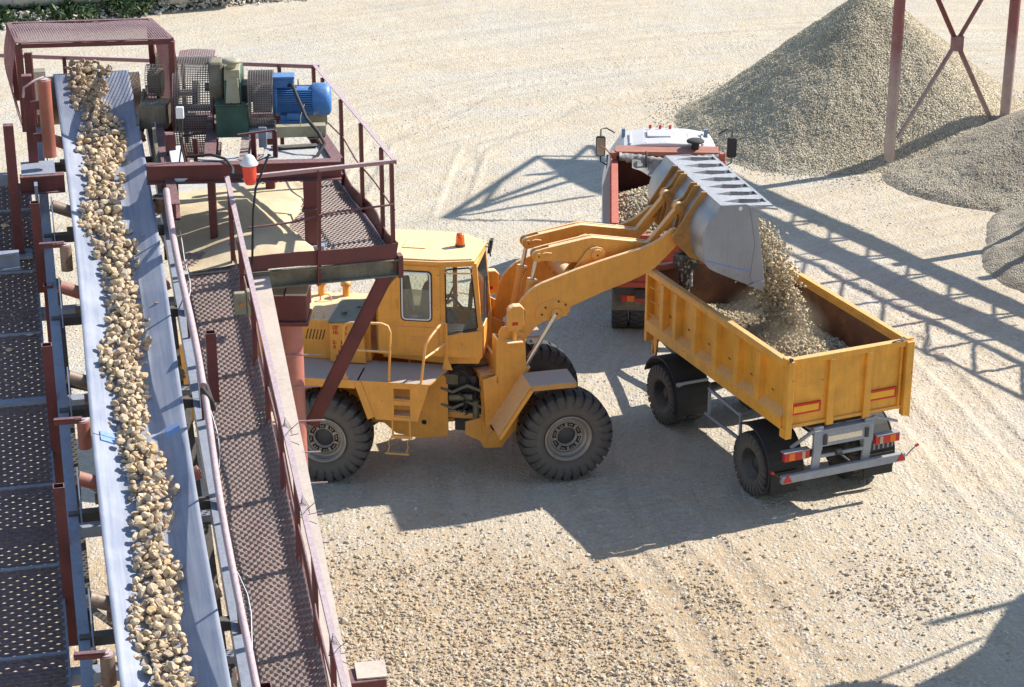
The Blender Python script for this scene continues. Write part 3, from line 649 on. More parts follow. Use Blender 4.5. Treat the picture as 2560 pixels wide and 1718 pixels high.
# ================================================================ WHEELS
def tyre_mesh(Rr, W, rimR, nlug, lug_h, name, chev=False):
    """tyre, axis along y, outer face towards -y; returns mesh"""
    g = G(); h = W / 2
    prof = [(rimR, -h * .78), (rimR + .02, -h * .90), (rimR + (Rr - rimR) * .35, -h * 1.0), (rimR + (Rr - rimR) * .7, -h * 1.0), (Rr - lug_h - .045, -h * .93), (Rr - lug_h - .01, -h * .80), (Rr - lug_h, -h * .4), (Rr - lug_h, 0)]
    prof = prof + [(r_, -y_) for r_, y_ in reversed(prof[:-1])]
    g.lathe(prof, (0, 0, 0), 'y', 72)
    nb = len(g.v)
    path = [(Rr, 0.02), (Rr, -h * .45), (Rr - .008, -h * .80), (Rr - lug_h * .6, -h * .99), (Rr - lug_h - .07, -h * 1.07), (Rr - lug_h - .15, -h * 1.07), (Rr - lug_h - .19, -h * 1.03)]
    for k in range(nlug):
        a0 = 2 * math.pi * k / nlug
        for s_ in (1, -1):
            ph = a0 + (0 if s_ == 1 else math.pi / nlug); n_ = len(path); vs = []
            wid = 2 * math.pi / nlug * .375
            for i_, (r_, y_) in enumerate(path):
                off = (.9 if chev else .35) * wid * (i_ / (n_ - 1)) * 1.6
                for e in (-1, 1):
                    a = ph + off + e * wid * (1 if i_ < 3 else .9)
                    for rr in (r_, r_ - lug_h * 1.5):
                        yy = s_ * y_ * (1 if rr == r_ else .93); vs.append((rr * math.cos(a), yy, rr * math.sin(a)))
            fs = []
            for i_ in range(n_ - 1):
                b = i_ * 4; c = b + 4; fs += [(b, b + 2, c + 2, c), (b, c, c + 1, b + 1), (b + 2, b + 3, c + 3, c + 2)]
            fs += [(0, 1, 3, 2), ((n_ - 1) * 4, (n_ - 1) * 4 + 2, (n_ - 1) * 4 + 3, (n_ - 1) * 4 + 1)]
            g.add(vs, fs)
    me = mesh_from(g, name, 'tyre')
    at = me.attributes.new('dusty', 'FLOAT', 'POINT'); rr = np.array([math.hypot(v[0], v[2]) for v in g.v]); yy = np.array([abs(v[1]) for v in g.v])
    dv = np.clip(1.25 - (rr - rimR) / (Rr - rimR) * 1.1, .12, .95); at.data.foreach_set('value', dv.astype(np.float32)); return me
def rim_meshes(rimR, W, kind='loader'):
    g = G(); h = W / 2
    if kind == 'loader':
        g.lathe([(rimR - .01, -h * .90), (rimR + .02, -h * 1.0), (rimR + .045, -h * 1.0), (rimR + .045, -h * 1.04), (rimR + .015, -h * 1.05), (rimR - .002, -h * .90), (rimR - .012, -h * .80), (rimR - .02, -h * .62), (rimR * .78, -h * .56), (rimR * .76, -h * .62), (rimR * .70, -h * .64), (rimR * .70, -h * .55), (rimR * .50, -h * .53), (rimR * .49, -h * .60), (rimR * .45, -h * .60), (rimR * .44, -h * .30), (.001, -h * .30)], (0, 0, 0), 'y', 64)
        g.lathe([(rimR + .035, h * .9), (rimR, h * .86), (rimR - .03, h * .3), (.001, h * .3)], (0, 0, 0), 'y', 40)
        for k in range(8):
            a = 2 * math.pi * k / 8 + .2
            for dd in (-.09, .09):
                x = rimR * .605 * math.cos(a + dd); z = rimR * .605 * math.sin(a + dd); g.cyl((x, -h * .63, z), (x, -h * .5, z), .016, 6)
            c, s_ = math.cos(a + .39), math.sin(a + .39); r0, r1 = rimR * .5, rimR * .71
            g.beam((r0 * c, -h * .61, r0 * s_), (r1 * c, -h * .61, r1 * s_), .045, .04, (0, 1, 0))
        d = G(); d.lathe([(rimR * .44, -h * .36), (rimR * .40, -h * .42), (.001, -h * .43)], (0, 0, 0), 'y', 40)
        dk = G()
        for k in range(8):
            a = 2 * math.pi * k / 8 + .2
            n_ = 6; vs = []
            for i_ in range(n_ + 1):
                b = a - .28 + .56 * i_ / n_
                for r_ in (rimR * .52, rimR * .68): vs.append((r_ * math.cos(b), -h * .568, r_ * math.sin(b)))
            dk.add(vs, [(i_ * 2, i_ * 2 + 1, i_ * 2 + 3, i_ * 2 + 2) for i_ in range(n_)])
        return mesh_from(g, 'rim', 'rim'), mesh_from(d, 'hub', 'darksteel'), mesh_from(dk, 'rim_slots', 'inset')
    g.lathe([(rimR + .02, -h * .92), (rimR + .02, -h * .86), (rimR - .02, -h * .8), (rimR - .04, h * .1), (rimR * .45, h * .25), (rimR * .42, -h * .25), (.001, -h * .3)], (0, 0, 0), 'y', 40)
    g.lathe([(rimR + .02, h * .92), (rimR - .02, h * .8), (rimR - .04, h * .12), (rimR * .4, h * .27)], (0, 0, 0), 'y', 40)
    for k in range(8):
        a = 2 * math.pi * k / 8; x = rimR * .6 * math.cos(a); z = rimR * .6 * math.sin(a); g.cyl((x, h * .0, z), (x, h * .2, z), .016, 6)
    return (mesh_from(g, 'rim', 'darksteel'),)
def wheel(parent, mats, loc, rz, tyre_me, rims, spin=0., label=None):
    """wheel part: tyre with rim pieces as sub-parts; loc and rz already in the parent's frame"""
    o = bpy.data.objects.new('wheel', tyre_me); col.objects.link(o); o.parent = parent
    o.matrix_local = mats @ Matrix.Translation(loc) @ rotz(rz) @ Matrix.Rotation(spin, 4, 'Y')
    if label: o['label'] = label
    for me in rims:
        c = bpy.data.objects.new(me.name.split('.')[0], me); col.objects.link(c); c.parent = o
    return o

# ================================================================ WHEEL LOADER
LX, LY, LYAW = -3.03, 33.59, R(-8)
FX, FY_, FYAW = 0.63, 33.63, R(14)
LROOT = Matrix.Translation((LX, LY, 0)) @ rotz(LYAW); FROOT = Matrix.Translation((FX, FY_, 0)) @ rotz(FYAW)
FM = LROOT.inverted() @ FROOT
ld = thing('wheel_loader', 'big yellow articulated wheel loader tipping its raised bucket over the trailer', 'wheel loader', (LX, LY, 0), LYAW)
I4 = Matrix.Identity(4)
ty = tyre_mesh(.81, .54, .37, 28, .045, 'loader_tyre'); rms = rim_meshes(.37, .54)
for m_, sp in ((I4, .1), (FM, .5)):
    wheel(ld, m_, (0, -1.10, .80), 0, ty, rms, sp, None); wheel(ld, m_, (0, 1.10, .80), math.pi, ty, rms, sp + .3, None)
g = G(); g.cyl((0, -1.0, .8), (0, 1.0, .8), .15, 16); g.box((-.25, -.3, .5), (.25, .3, 1.1)); part('rear_axle', g, 'darksteel', ld)
g = G(FM); g.cyl((0, -1.0, .8), (0, 1.0, .8), .15, 16); g.box((-.25, -.3, .5), (.25, .3, 1.1)); part('front_axle', g, 'darksteel', ld)
# rear chassis
g = G()
for s_ in (-1, 1):
    g.prism([(-2.3, .95), (-2.3, 1.75), (1.95, 1.75), (2.02, 1.70), (2.02, .62), (1.5, .55), (1.1, .62), (.9, .8)], s_ * .50, s_ * .46)
g.box((-2.3, -.46, 1.1), (1.3, .46, 1.2)); g.box((1.2, -.46, .6), (1.24, .46, 1.7)); g.box((1.95, -.46, 1.35), (2.0, .46, 1.75))
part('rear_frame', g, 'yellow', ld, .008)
g = G(); g.cyl((1.6, -.505, .86), (1.6, -.49, .86), .045, 16); part('frame_hole', g, 'inset', ld)
g = G()
for z in (1.45, .78): g.prism([(1.9, -.30), (1.9, .30), (2.28, .12), (2.34, 0), (2.28, -.12)], z, z + .07, 'z')
g.cyl((2.22, 0, .66), (2.22, 0, 1.62), .07, 14)
part('articulation_joint', g, 'yellow', ld, .006)
g = G(); g.beam((1.5, -.34, 1.0), (2.65, -.42, 1.0), .10, .10); g.cyl((1.5, -.34, 1.02), (2.3, -.38, 1.02), .06, 12); part('steering_cylinder', g, 'yellow_dusty', ld)
# counterweight / rear end
g = G(); g.prism([(-2.3, .9), (-2.3, 2.4), (-2.75, 2.25), (-2.85, 1.2), (-2.7, .8)], -1.2, 1.2); part('counterweight', g, 'yellow', ld, .03)
# hood
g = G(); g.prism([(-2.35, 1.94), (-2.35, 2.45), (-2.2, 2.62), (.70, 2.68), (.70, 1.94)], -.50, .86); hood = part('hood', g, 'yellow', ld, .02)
g = G()
for k in range(6):
    x0 = -.46 + k * .058 + .02; g.prism([(x0, 2.30), (x0 + .016, 2.30), (x0 + .062, 2.48), (x0 + .046, 2.48)], -.506, -.498)
part('louvre_slots', g, 'inset', hood)
for x in (-.42, .02):
    g = G(); g.cyl((x, .70, 2.64), (x, .70, 2.86), .06, 18); g.lathe([(.001, .11), (.05, .10), (.085, .06), (.098, .0), (.06, -.01)], (x, .70, 2.86), 'z', 24); part('breather_cap', g, 'yellow', hood)
for x, y in ((-.28, .42), (-.22, -.42)):
    g = G(); g.tube([(x - .10, y, 2.66), (x - .09, y, 2.74), (x - .05, y, 2.78), (x + .05, y, 2.78), (x + .09, y, 2.74), (x + .10, y, 2.66)], .012, 8); part('handle', g, 'yellow', hood)
ax0 = -.55; g = G(); g.cyl((ax0, -.18, 2.60), (ax0, -.18, 2.86), .10, 20); g.cyl((ax0, -.18, 2.84), (ax0, -.18, 3.12), .155, 28); g.cyl((ax0, -.18, 3.12), (ax0, -.18, 3.15), .165, 28); g.cyl((ax0, -.18, 3.15), (ax0, -.18, 3.165), .12, 28)
part('air_cleaner', g, 'maroon', ld, 0)
# oil / tool box beside the cab
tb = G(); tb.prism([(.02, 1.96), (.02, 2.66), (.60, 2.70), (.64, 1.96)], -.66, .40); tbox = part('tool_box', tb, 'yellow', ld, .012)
g = G(); g.prism([(.0, 2.672), (.0, 2.70), (.56, 2.735), (.56, 2.705)], -.68, .42); g.prism([(.56, 2.70), (.58, 2.98), (.61, 2.98), (.62, 2.70)], -.62, .42); g.cyl((.2, -.3, 2.7), (.2, -.3, 2.76), .05, 12); g.box((.36, .0, 2.70), (.52, .24, 2.745)); part('box_lid', g, 'toptool', tbox, .006)
def text_part(txt, size, loc, rot, mat, parent, depth=.003, sx=1.):
    cu = bpy.data.curves.new('lettering', 'FONT'); cu.body = txt; cu.size = size; cu.extrude = depth; cu.offset = size * .03
    tmp = bpy.data.objects.new('lettering', cu); col.objects.link(tmp); dg = bpy.context.evaluated_depsgraph_get(); dg.update()
    me = bpy.data.meshes.new_from_object(tmp.evaluated_get(dg)); bpy.data.objects.remove(tmp)
    me.materials.clear(); me.materials.append(M[mat]); o = bpy.data.objects.new('lettering', me); col.objects.link(o); o.parent = parent
    o.location = loc; o.rotation_euler = rot; o.scale = (sx, 1, 1); return o
text_part('ОГ   И\n1Б   К-\n\n2-   ЫХ\nА   ВКА\n    ЫХ\n  ОНЕЦ\n  ЛИЯК', .088, (.07, -.668, 2.56), (R(90), 0, 0), 'redtext', tbox, .002, 1.)
# deck and fenders
g = G(); g.prism([(-2.2, -1.38), (.66, -1.38), (.70, -1.36), (1.86, -1.36), (2.04, -.70), (2.04, -.45), (-2.2, -.45)], 1.90, 1.94, 'z'); g.prism([(-2.2, .45), (1.9, .45), (1.9, 1.38), (-2.2, 1.38)], 1.90, 1.94, 'z')
part('deck', g, 'yellow_dusty', ld, .004)
g = G()
for s_ in (-1, 1):
    g.box((-2.2, s_ * 1.392, 1.80), (.60, s_ * 1.375, 1.945)); g.prism([(.60, 1.94), (.58, 1.90), (.80, 1.24), (.92, 1.30), (.70, 1.92)], s_ * 1.385, s_ * 1.36)
    g.prism([(.66, 1.94), (.62, 1.94), (.84, 1.26), (.88, 1.27)], s_ * 1.36, s_ * .80)
part('rear_fender', g, 'yellow', ld, .006)
g = G()
yo = -1.375
g.prism([(.70, 1.94), (.93, 1.27), (1.20, 1.27), (1.20, 1.94)], yo, yo + .03); g.prism([(1.58, 1.27), (1.66, 1.27), (1.86, 1.94), (1.58, 1.94)], yo, yo + .03)
g.plate_holes(1.20, 1.58, 1.27, 1.94, [(1.25, 1.53, 1.64, 1.83), (1.25, 1.53, 1.34, 1.53)], yo, .03); g.prism([(.93, 1.27), (1.66, 1.27), (1.66, 1.25), (.93, 1.25)], yo, -.95)
for x in (1.22, 1.52): g.beam((x, yo + .02, 1.27), (x, yo + .02, .93), .05, .03)
g.beam((1.2, yo + .02, .95), (1.55, yo + .02, .95), .06, .05)
for z in (1.63, 1.33): g.box((1.25, yo, z - .02), (1.53, yo + .16, z))
part('ladder', g, 'yellow', ld, .004)
g = G()
for x in (1.2, 1.52): g.tube([(x, yo + .02, .94), (x - .05, yo, .86), (x - .04, yo + .01, .76), (x - .07, yo - .01, .66)], .012, 6)
g.beam((1.09, yo, .65), (1.50, yo - .01, .65), .07, .03); part('hanging_step', g, 'yellow_dusty', ld)
def rtube(pts, r_, lab=None):
    g = G(); g.tube(pts, r_, 10); return part('handrail', g, 'yellow', ld)
g = G(); y = -1.33
g.tube([(.42, y, 1.94), (.42, y, 2.85), (.47, y, 2.93), (.55, y, 2.96), (1.06, y, 2.97), (1.17, y, 2.93), (1.21, y, 2.82), (1.17, y, 1.92)], .022, 10); g.tube([(.42, y, 2.47), (1.19, y, 2.47)], .02, 10)
g.tube([(.42, y, 2.95), (.30, y + .1, 2.95), (.12, y + .1, 2.93), (.08, y + .1, 2.8), (.08, y + .1, 2.0)], .02, 10) if False else None
g.box((.36, y - .04, 1.94), (.48, y + .05, 1.97)); part('handrail', g, 'yellow', ld)
g = G(); g.tube([(1.70, -1.36, 1.80), (1.80, -1.34, 2.62), (1.86, -1.26, 2.73), (1.98, -.78, 2.82), (2.04, -.70, 2.78), (2.04, -.68, 1.95)], .022, 10); g.tube([(1.77, -1.34, 2.38), (2.04, -.69, 2.42)], .02, 10); g.prism([(1.96, 1.94), (2.14, 1.94), (2.04, 2.2), (2.02, 2.2)], -.70, -.68); part('handrail', g, 'yellow', ld)
# cab -----------------------------------------------------------------
cab = thing('cab', None, None); del_ = None; cab.parent = ld
y0, y1 = -.62, .86; zb, zt = 2.14, 3.80
g = G()
g.plate_holes(.83, 1.98, zb, zt, [(1.27, 1.78, 2.78, 3.66)], y0, .04)           # near side with door window opening
g.plate_holes(.83, 1.98, zb, zt, [(.98, 1.90, 2.50, 3.72)], y1 - .04, .04)
g.plate_holes(y0, y1, zb, zt, [(y0 + .2, y1 - .2, 3.0, 3.6)], .83, .04) if False else None
# rear wall
for a, b, c, d in ((y0, y1, zb, 3.0), (y0, y1, 3.62, zt), (y0, y0 + .12, 3.0, 3.62), (y1 - .12, y1, 3.0, 3.62)): g.box((.83, a, c), (.87, b, d))
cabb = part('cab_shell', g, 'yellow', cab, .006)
g = G()
# tapered nose: near side panel below and above the side window, posts
def quad_plate(g, pts, th=.03, inward=(0, 1, 0)):
    n = Vector(inward).normalized() * th; p = [Vector(q) for q in pts]; g.hexa([*p, *[q + n for q in p]])
NL = lambda x, z: (x, y0 + max(0, (x - 1.98)) * .22, z)
def npan(x0, x1, z0a, z0b, z1a, z1b): quad_plate(g, [NL(x0, z0a), NL(x1, z0b), NL(x1, z1b), NL(x0, z1a)])
npan(1.98, 2.62, zb, 2.10, 2.52, 2.60); npan(1.98, 2.52, 3.74, 3.76, zt, zt); npan(1.98, 2.03, 2.52, 2.53, 3.74, 3.74)
quad_plate(g, [NL(2.54, 2.60), NL(2.62, 2.60), NL(2.52, 3.76), NL(2.44, 3.74)])
FLn = lambda x, z: (x, y1 - max(0, (x - 1.98)) * .5, z)
quad_plate(g, [FLn(1.98, zb), FLn(2.62, 2.10), FLn(2.62, 2.60), FLn(1.98, 2.52)], .03, (0, -1, 0)); quad_plate(g, [FLn(1.98, 3.70), FLn(2.52, 3.74), FLn(2.52, zt), FLn(1.98, zt)], .03, (0, -1, 0))
quad_plate(g, [FLn(2.54, 2.60), FLn(2.62, 2.60), FLn(2.52, 3.76), FLn(2.44, 3.74)], .03, (0, -1, 0))
yn, yf = NL(2.6, 0)[1], FLn(2.6, 0)[1]
quad_plate(g, [(2.62, yn, 2.10), (2.62, yf, 2.10), (2.62, yf, 2.62), (2.62, yn, 2.62)], .03, (-1, 0, 0)); quad_plate(g, [(2.535, yn, 3.70), (2.535, yf, 3.70), (2.52, yf, zt), (2.52, yn, zt)], .03, (-1, 0, 0))
for yy in (yn, yf - .05): quad_plate(g, [(2.62, yy, 2.60), (2.62, yy + .05, 2.60), (2.535, yy + .05, 3.72), (2.535, yy, 3.72)], .03, (-1, 0, 0))
g.prism([(.9, 2.02), (.9, zb), (2.6, 2.10), (2.55, 1.98), (2.0, 1.95)], -.45, .7)
part('cab_nose', g, 'yellow', cab, .005)
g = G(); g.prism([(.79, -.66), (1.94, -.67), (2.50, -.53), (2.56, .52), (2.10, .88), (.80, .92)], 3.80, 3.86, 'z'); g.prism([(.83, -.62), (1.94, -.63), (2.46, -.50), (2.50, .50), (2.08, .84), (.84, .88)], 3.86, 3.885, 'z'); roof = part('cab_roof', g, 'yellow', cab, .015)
g = G(); g.prism([(1.20, -.10), (1.60, -.12), (1.62, .40), (1.22, .42)], 3.885, 3.90, 'z'); part('roof_hatch', g, 'yellow', cab, .003)
g = G(); g.cyl((2.16, .10, 3.88), (2.16, .10, 3.93), .085, 24); part('beacon_base', g, 'darksteel', cab)
g = G(); g.lathe([(.078, 0), (.072, .10), (.060, .185), (.001, .19)], (2.16, .10, 3.93), 'z', 24); part('beacon_lens', g, 'amber', cab)
g = G(); g.cyl((2.16, .10, 3.93), (2.16, .10, 4.06), .03, 12); part('beacon_bulb', g, 'orangelens', cab)
# door
g = G(); yd = y0 - .015
g.plate_holes(1.20, 1.93, 2.70, 3.76, [(1.29, 1.76, 2.81, 3.64)], yd, .014)
g.box((1.18, yd - .001, 2.20), (1.90, y0 + .0005, 2.66)); g.box((1.44, yd - .02, 2.46), (1.66, yd, 2.49))
for z in (2.98, 3.52): g.cyl((1.185, yd - .012, z), (1.185, yd - .012, z + .16), .014, 8)
door = part('door', g, 'yellow', cab, .004)
def rrect(x0, x1, z0, z1, r_, n=5):
    pts = []
    for cx, cz, a in ((x1 - r_, z1 - r_, 0), (x0 + r_, z1 - r_, 90), (x0 + r_, z0 + r_, 180), (x1 - r_, z0 + r_, 270)):
        for k in range(n + 1): b = R(a + 90 * k / n); pts.append((cx + r_ * math.cos(b), cz + r_ * math.sin(b)))
    return pts
g = G(); g.tube([(x, yd - .006, z) for x, z in rrect(1.285, 1.765, 2.805, 3.645, .06)], .014, 6, True); part('window_frame', g, 'lampwhite', cab)
g = G(); g.tube([(x, yd - .002, z) for x, z in rrect(1.265, 1.785, 2.785, 3.665, .07)], .014, 6, True); part('window_seal', g, 'black', cab)
g = G(); g.box((1.29, yd + .004, 3.24), (1.76, yd + .008, 3.64)); part('window', g, 'glass', cab)
g = G(); g.box((1.29, yd + .003, 2.81), (1.76, yd + .009, 3.34)); part('window', g, 'glass_dusty', cab, label='dusty lower door window')
g = G(); q = [NL(2.02, 2.54), NL(2.55, 2.60), NL(2.45, 3.74), NL(2.02, 3.72)]; quad_plate(g, [(a, b + .01, c) for a, b, c in q], .006); part('side_window', g, 'glass', cab)
g = G(); g.tube([NL(2.03, 2.56), NL(2.50, 2.62), NL(2.54, 2.66), NL(2.44, 3.70), NL(2.40, 3.73), NL(2.05, 3.71), NL(2.02, 3.66)], .014, 6, True); part('window_seal', g, 'black', cab)
g = G(); quad_plate(g, [(2.61, yn + .05, 2.60), (2.61, yf - .05, 2.60), (2.53, yf - .05, 3.72), (2.53, yn + .05, 3.72)], .006, (-1, 0, 0)); part('windscreen', g, 'glass', cab)
g = G(); g.box((.98, y1 - .03, 2.50), (1.90, y1 - .024, 3.72)); g.box((.84, y0 + .12, 3.0), (.846, y1 - .12, 3.62)); part('far_windows', g, 'glass', cab)
g = G(); g.tube([(2.0, y0 - .02, 3.68), (2.08, y0 - .03, 3.66), (2.48, y0 + .02, 3.66), (2.54, y0 + .03, 3.80)], .014, 8); g.tube([(2.54, y0 + .02, 3.84), (2.6, y0 + .02, 3.0), (2.63, y0 + .08, 2.62)], .012, 8); part('grab_rail', g, 'yellow', cab)
g = G(); g.tube([(2.5, .45, 3.86), (2.58, .55, 3.80), (2.60, .62, 3.55)], .014, 8); g.tube([(2.5, .45, 3.80), (2.56, .6, 3.72)], .01, 6); part('mirror_bracket', g, 'darksteel', cab)
g = G(); g.prism([(2.54, 3.60), (2.60, 3.60), (2.64, 3.84), (2.58, 3.84)], .60, .76); part('mirror', g, 'black', cab, .01)
g = G(); g.prism([(2.36, 2.95), (2.42, 2.93), (2.46, 3.40), (2.40, 3.42)], y0 + .2, y0 + .34); part('inner_mirror', g, 'black', cab, .01)
g = G(); g.beam((2.63, 0, 2.66), (2.58, .3, 3.3), .02, .02); part('wiper', g, 'black', cab)
g = G(); g.box((1.22, -.20, 2.14), (1.76, .28, 2.54)); g.prism([(1.20, 2.6), (1.12, 3.25), (1.24, 3.28), (1.34, 2.62)], -.20, .28); part('seat', g, 'interior', cab, .04)
g = G(); g.prism([(2.2, 2.14), (2.56, 2.14), (2.56, 2.66), (2.42, 2.70), (2.26, 2.5)], -.3, .6); g.beam((2.2, .2, 2.7), (1.98, .2, 2.95), .05, .05)
g.box((.88, -.56, 2.14), (1.0, .8, 2.5)); part('dashboard', g, 'interior', cab, .03)
cx, cz = 1.96, 2.97; g = G(); g.tube([(cx + .14 * math.cos(a) * .5, .2 + .19 * math.sin(a), cz + .17 * math.cos(a)) for a in [2 * math.pi * k / 20 for k in range(20)]], .016, 8, True); part('steering_wheel', g, 'black', cab)
g = G(); g.box((2.0, -.55, 2.16), (2.3, -.25, 2.62)); part('document_box', g, 'palelens', cab, .01)
g = G(); g.box((.9, -.5, 2.145), (2.5, .8, 2.16)); part('cab_floor', g, 'darksteel', cab)
# front frame ----------------------------------------------------------
g = G(FM)
for s_ in (-1, 1):
    g.prism([(-1.36, 1.78), (-1.10, 1.84), (-1.08, 2.62), (-1.02, 2.72), (-.92, 2.72), (-.62, 2.55), (-.60, 2.0), (-.62, 1.78), (-.80, 1.2), (-1.3, .9)], s_ * .80, s_ * .76)
    g.prism([(-1.36, 1.78), (-1.10, 1.84), (-1.08, 2.5), (-.66, 2.3), (-.60, 2.0), (-.62, 1.78), (-.80, 1.2), (-1.3, .9)], s_ * .53, s_ * .49)
    g.box((-1.12, s_ * .49, 1.7), (-1.08, s_ * .80, 2.5)); g.prism([(-.84, .95), (-.62, 1.80), (-.60, 1.80), (-.80, .93)], s_ * .49, s_ * .80)
    g.prism([(-1.34, 1.80), (-1.34, .72), (-1.36, .56), (-1.30, .44), (-.98, .42), (-.92, .52), (-.5, 1.0), (-.5, 1.5), (-.7, 1.84)], s_ * .62, s_ * .58)
    g.prism([(-1.62, .95), (-1.62, .72), (-1.34, .56), (-1.34, 1.0)], s_ * .60, s_ * .56)
g.box((-1.36, -.58, .60), (-1.30, .58, .95)); g.box((-1.36, -.58, 1.70), (-1.0, .58, 1.80)); g.box((-.55, -.58, .7), (-.5, .58, 1.6)); g.box((-1.12, -.49, 1.8), (-1.07, .49, 2.1))
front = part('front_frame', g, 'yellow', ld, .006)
g = G(FM)
for s_ in (-1, 1):
    g.box((-.68, s_ * .80, 1.83), (.12, s_ * 1.42, 1.855)); g.box((-.68, s_ * 1.405, 1.76), (.12, s_ * 1.42, 1.83)); g.box((.105, s_ * .80, 1.78), (.12, s_ * 1.405, 1.83))
part('front_fender', g, 'yellow_dusty', ld, .004)
g = G(FM)
for s_ in (-1, 1):
    g.prism([(-.68, 1.855), (-1.24, 1.0), (-1.21, .985), (-.655, 1.84)], s_ * .80, s_ * 1.42); g.prism([(-.68, 1.85), (-1.24, 1.0), (-1.19, .92), (-.62, 1.77)], s_ * 1.42, s_ * 1.405)
part('fender_apron', g, 'yellow', ld, .004)
g = G(FM)
for s_ in (-1, 1):
    for (x, z, r_) in ((-.76, 2.42, .085),): g.cyl((x, s_ * .80, z), (x, s_ * .83, z), r_, 20)
    g.cyl((-1.12, s_ * .62, .62), (-1.12, s_ * .66, .62), .12, 20)
part('pin_cover', g, 'yellow', ld, .004)
g = G(FM); pts = [(-1.05, -.66, 1.62), (-1.05, -.70, 1.4), (-1.12, -.72, 1.1), (-1.22, -.70, .95), (-1.16, -.68, .82), (-1.02, -.68, .78)]
for d in (0, .05): g.tube([(x + d, y_ - .02, z) for x, y_, z in pts], .024, 8)
part('hose', g, 'black', ld)
g = G(); r_ = random.Random(5)
for k in range(16):
    a = Vector((1.75 + r_.random() * .35, -.45 + r_.random() * .3, .9 + r_.random() * .95)); b = Vector((2.35 + r_.random() * .35, -.5 + r_.random() * .4, 1.0 + r_.random() * .95)); m_ = (a + b) / 2 + Vector((r_.uniform(-.15, .15), r_.uniform(-.25, 0), r_.uniform(-.25, .2)))
    g.tube([a, a * .6 + m_ * .4 + Vector((0, 0, .06)), m_, b * .6 + m_ * .4 - Vector((0, 0, .05)), b], .016 if k % 3 else .024, 6)
part('hose_bundle', g, 'black', ld)
g = G(); 
for z_ in (1.52, 1.22): g.tube([(1.9, -.48, z_), (2.1, -.52, z_ - .06), (2.35, -.46, z_ + .05), (2.6, -.5, z_ - .02)], .03, 8)
g.cyl((2.05, -.50, 1.35), (2.45, -.50, 1.38), .055, 14); g.box((2.0, -.52, 1.60), (2.2, -.40, 1.78)); g.cyl((2.5, -.45, 1.0), (2.5, -.45, 1.3), .06, 12); part('valve_block', g, 'toptool', ld, .006)
g = G(); g.box((2.0, -.38, 1.2), (2.5, .38, 1.7)); g.box((2.1, -.3, .65), (2.5, .3, .95)); g.cyl((1.9, -.2, 1.1), (2.9, -.1, 1.05), .07, 12); part('drive_shaft', g, 'darksteel', ld, .02)
# headlights on posts
for s_ in (-1, 1):
    g = G(FM); yy = s_ * .90
    g.prism([(-.95, 2.70), (-.95, 3.06), (-.92, 3.11), (-.86, 3.14), (-.74, 3.14), (-.68, 3.08), (-.67, 2.80), (-.74, 2.70)], yy - .08, yy + .08); g.box((-.86, yy - .03, 2.5), (-.80, yy + .03, 2.72)); g.box((-.98, yy - .1, 2.46), (-.7, yy + .1, 2.50))
    hl = part('headlight', g, 'yellow', ld, .015)
    g = G(FM); g.box((-.89, yy - .084, 2.80), (-.79, yy - .079, 2.86)); part('reflector', g, 'redlight', hl)
    g = G(FM); g.box((-.665, yy - .07, 2.82), (-.66, yy + .07, 3.06)); part('lens', g, 'palelens', hl)
# boom -----------------------------------------------------------------
ARM = [(-.80, 2.33), (-.78, 2.70), (-.73, 2.98), (-.65, 3.13), (-.53, 3.26), (-.42, 3.34), (-.29, 3.40), (-.07, 3.47), (.34, 3.60), (.75, 3.71), (1.08, 3.79), (1.33, 3.85), (1.50, 3.89), (1.66, 3.95), (1.80, 4.03), (1.89, 4.10), (1.97, 4.17), (2.05, 4.18), (2.12, 4.12), (2.14, 4.02), (2.10, 3.92), (2.02, 3.82), (1.89, 3.69), (1.69, 3.50), (1.50, 3.40), (1.26, 3.30), (.76, 3.14), (.48, 3.03), (.21, 2.93), (.19, 2.83), (.02, 2.75), (-.28, 2.70), (-.42, 2.60), (-.62, 2.36), (-.72, 2.29)]
g = G(FM)
for s_ in (-1, 1): g.prism(ARM, s_ * .68, s_ * .60)
g.cyl((.30, -.60, 3.28), (.30, .60, 3.28), .16, 28); boom = part('boom', g, 'yellow', ld, .008)
g = G(FM)
for s_ in (-1, 1):
    arc = [(-.12 + .30 * math.cos(a), 2.86 + .22 * math.sin(a)) for a in [R(20 + 150 * k / 10) for k in range(11)]] + [(-.42, 2.78), (-.2, 2.72), (.14, 2.78)]
    g.prism(arc, s_ * .68, s_ * .695); g.prism(rrect(-.14, .02, 2.74, 2.92, .06), s_ * .68, s_ * .74)
    g.cyl((2.04, s_ * .68, 4.03), (2.04, s_ * .72, 4.03), .075, 20); g.cyl((-.72, s_ * .68, 2.42), (-.72, s_ * .86, 2.42), .07, 20)
part('boom_plate', g, 'yellow', boom, .004)
g = G(FM)
for s_ in (-1, 1):
    for x, z in ((-.01, 3.05), (.11, 2.98), (-.24, 2.96), (-.30, 2.84)): g.cyl((x, s_ * .69, z), (x, s_ * .705, z), .018, 8)
    for x, z in ((-.05, 2.85), (-.12, 2.78)): g.cyl((x, s_ * .74, z), (x, s_ * .745, z), .016, 8)
    for x, z in ((2.05, 4.06), (2.03, 3.98)): g.cyl((x, s_ * .72, z), (x, s_ * .735, z), .022, 8)
part('boom_bolts', g, 'inset', boom)
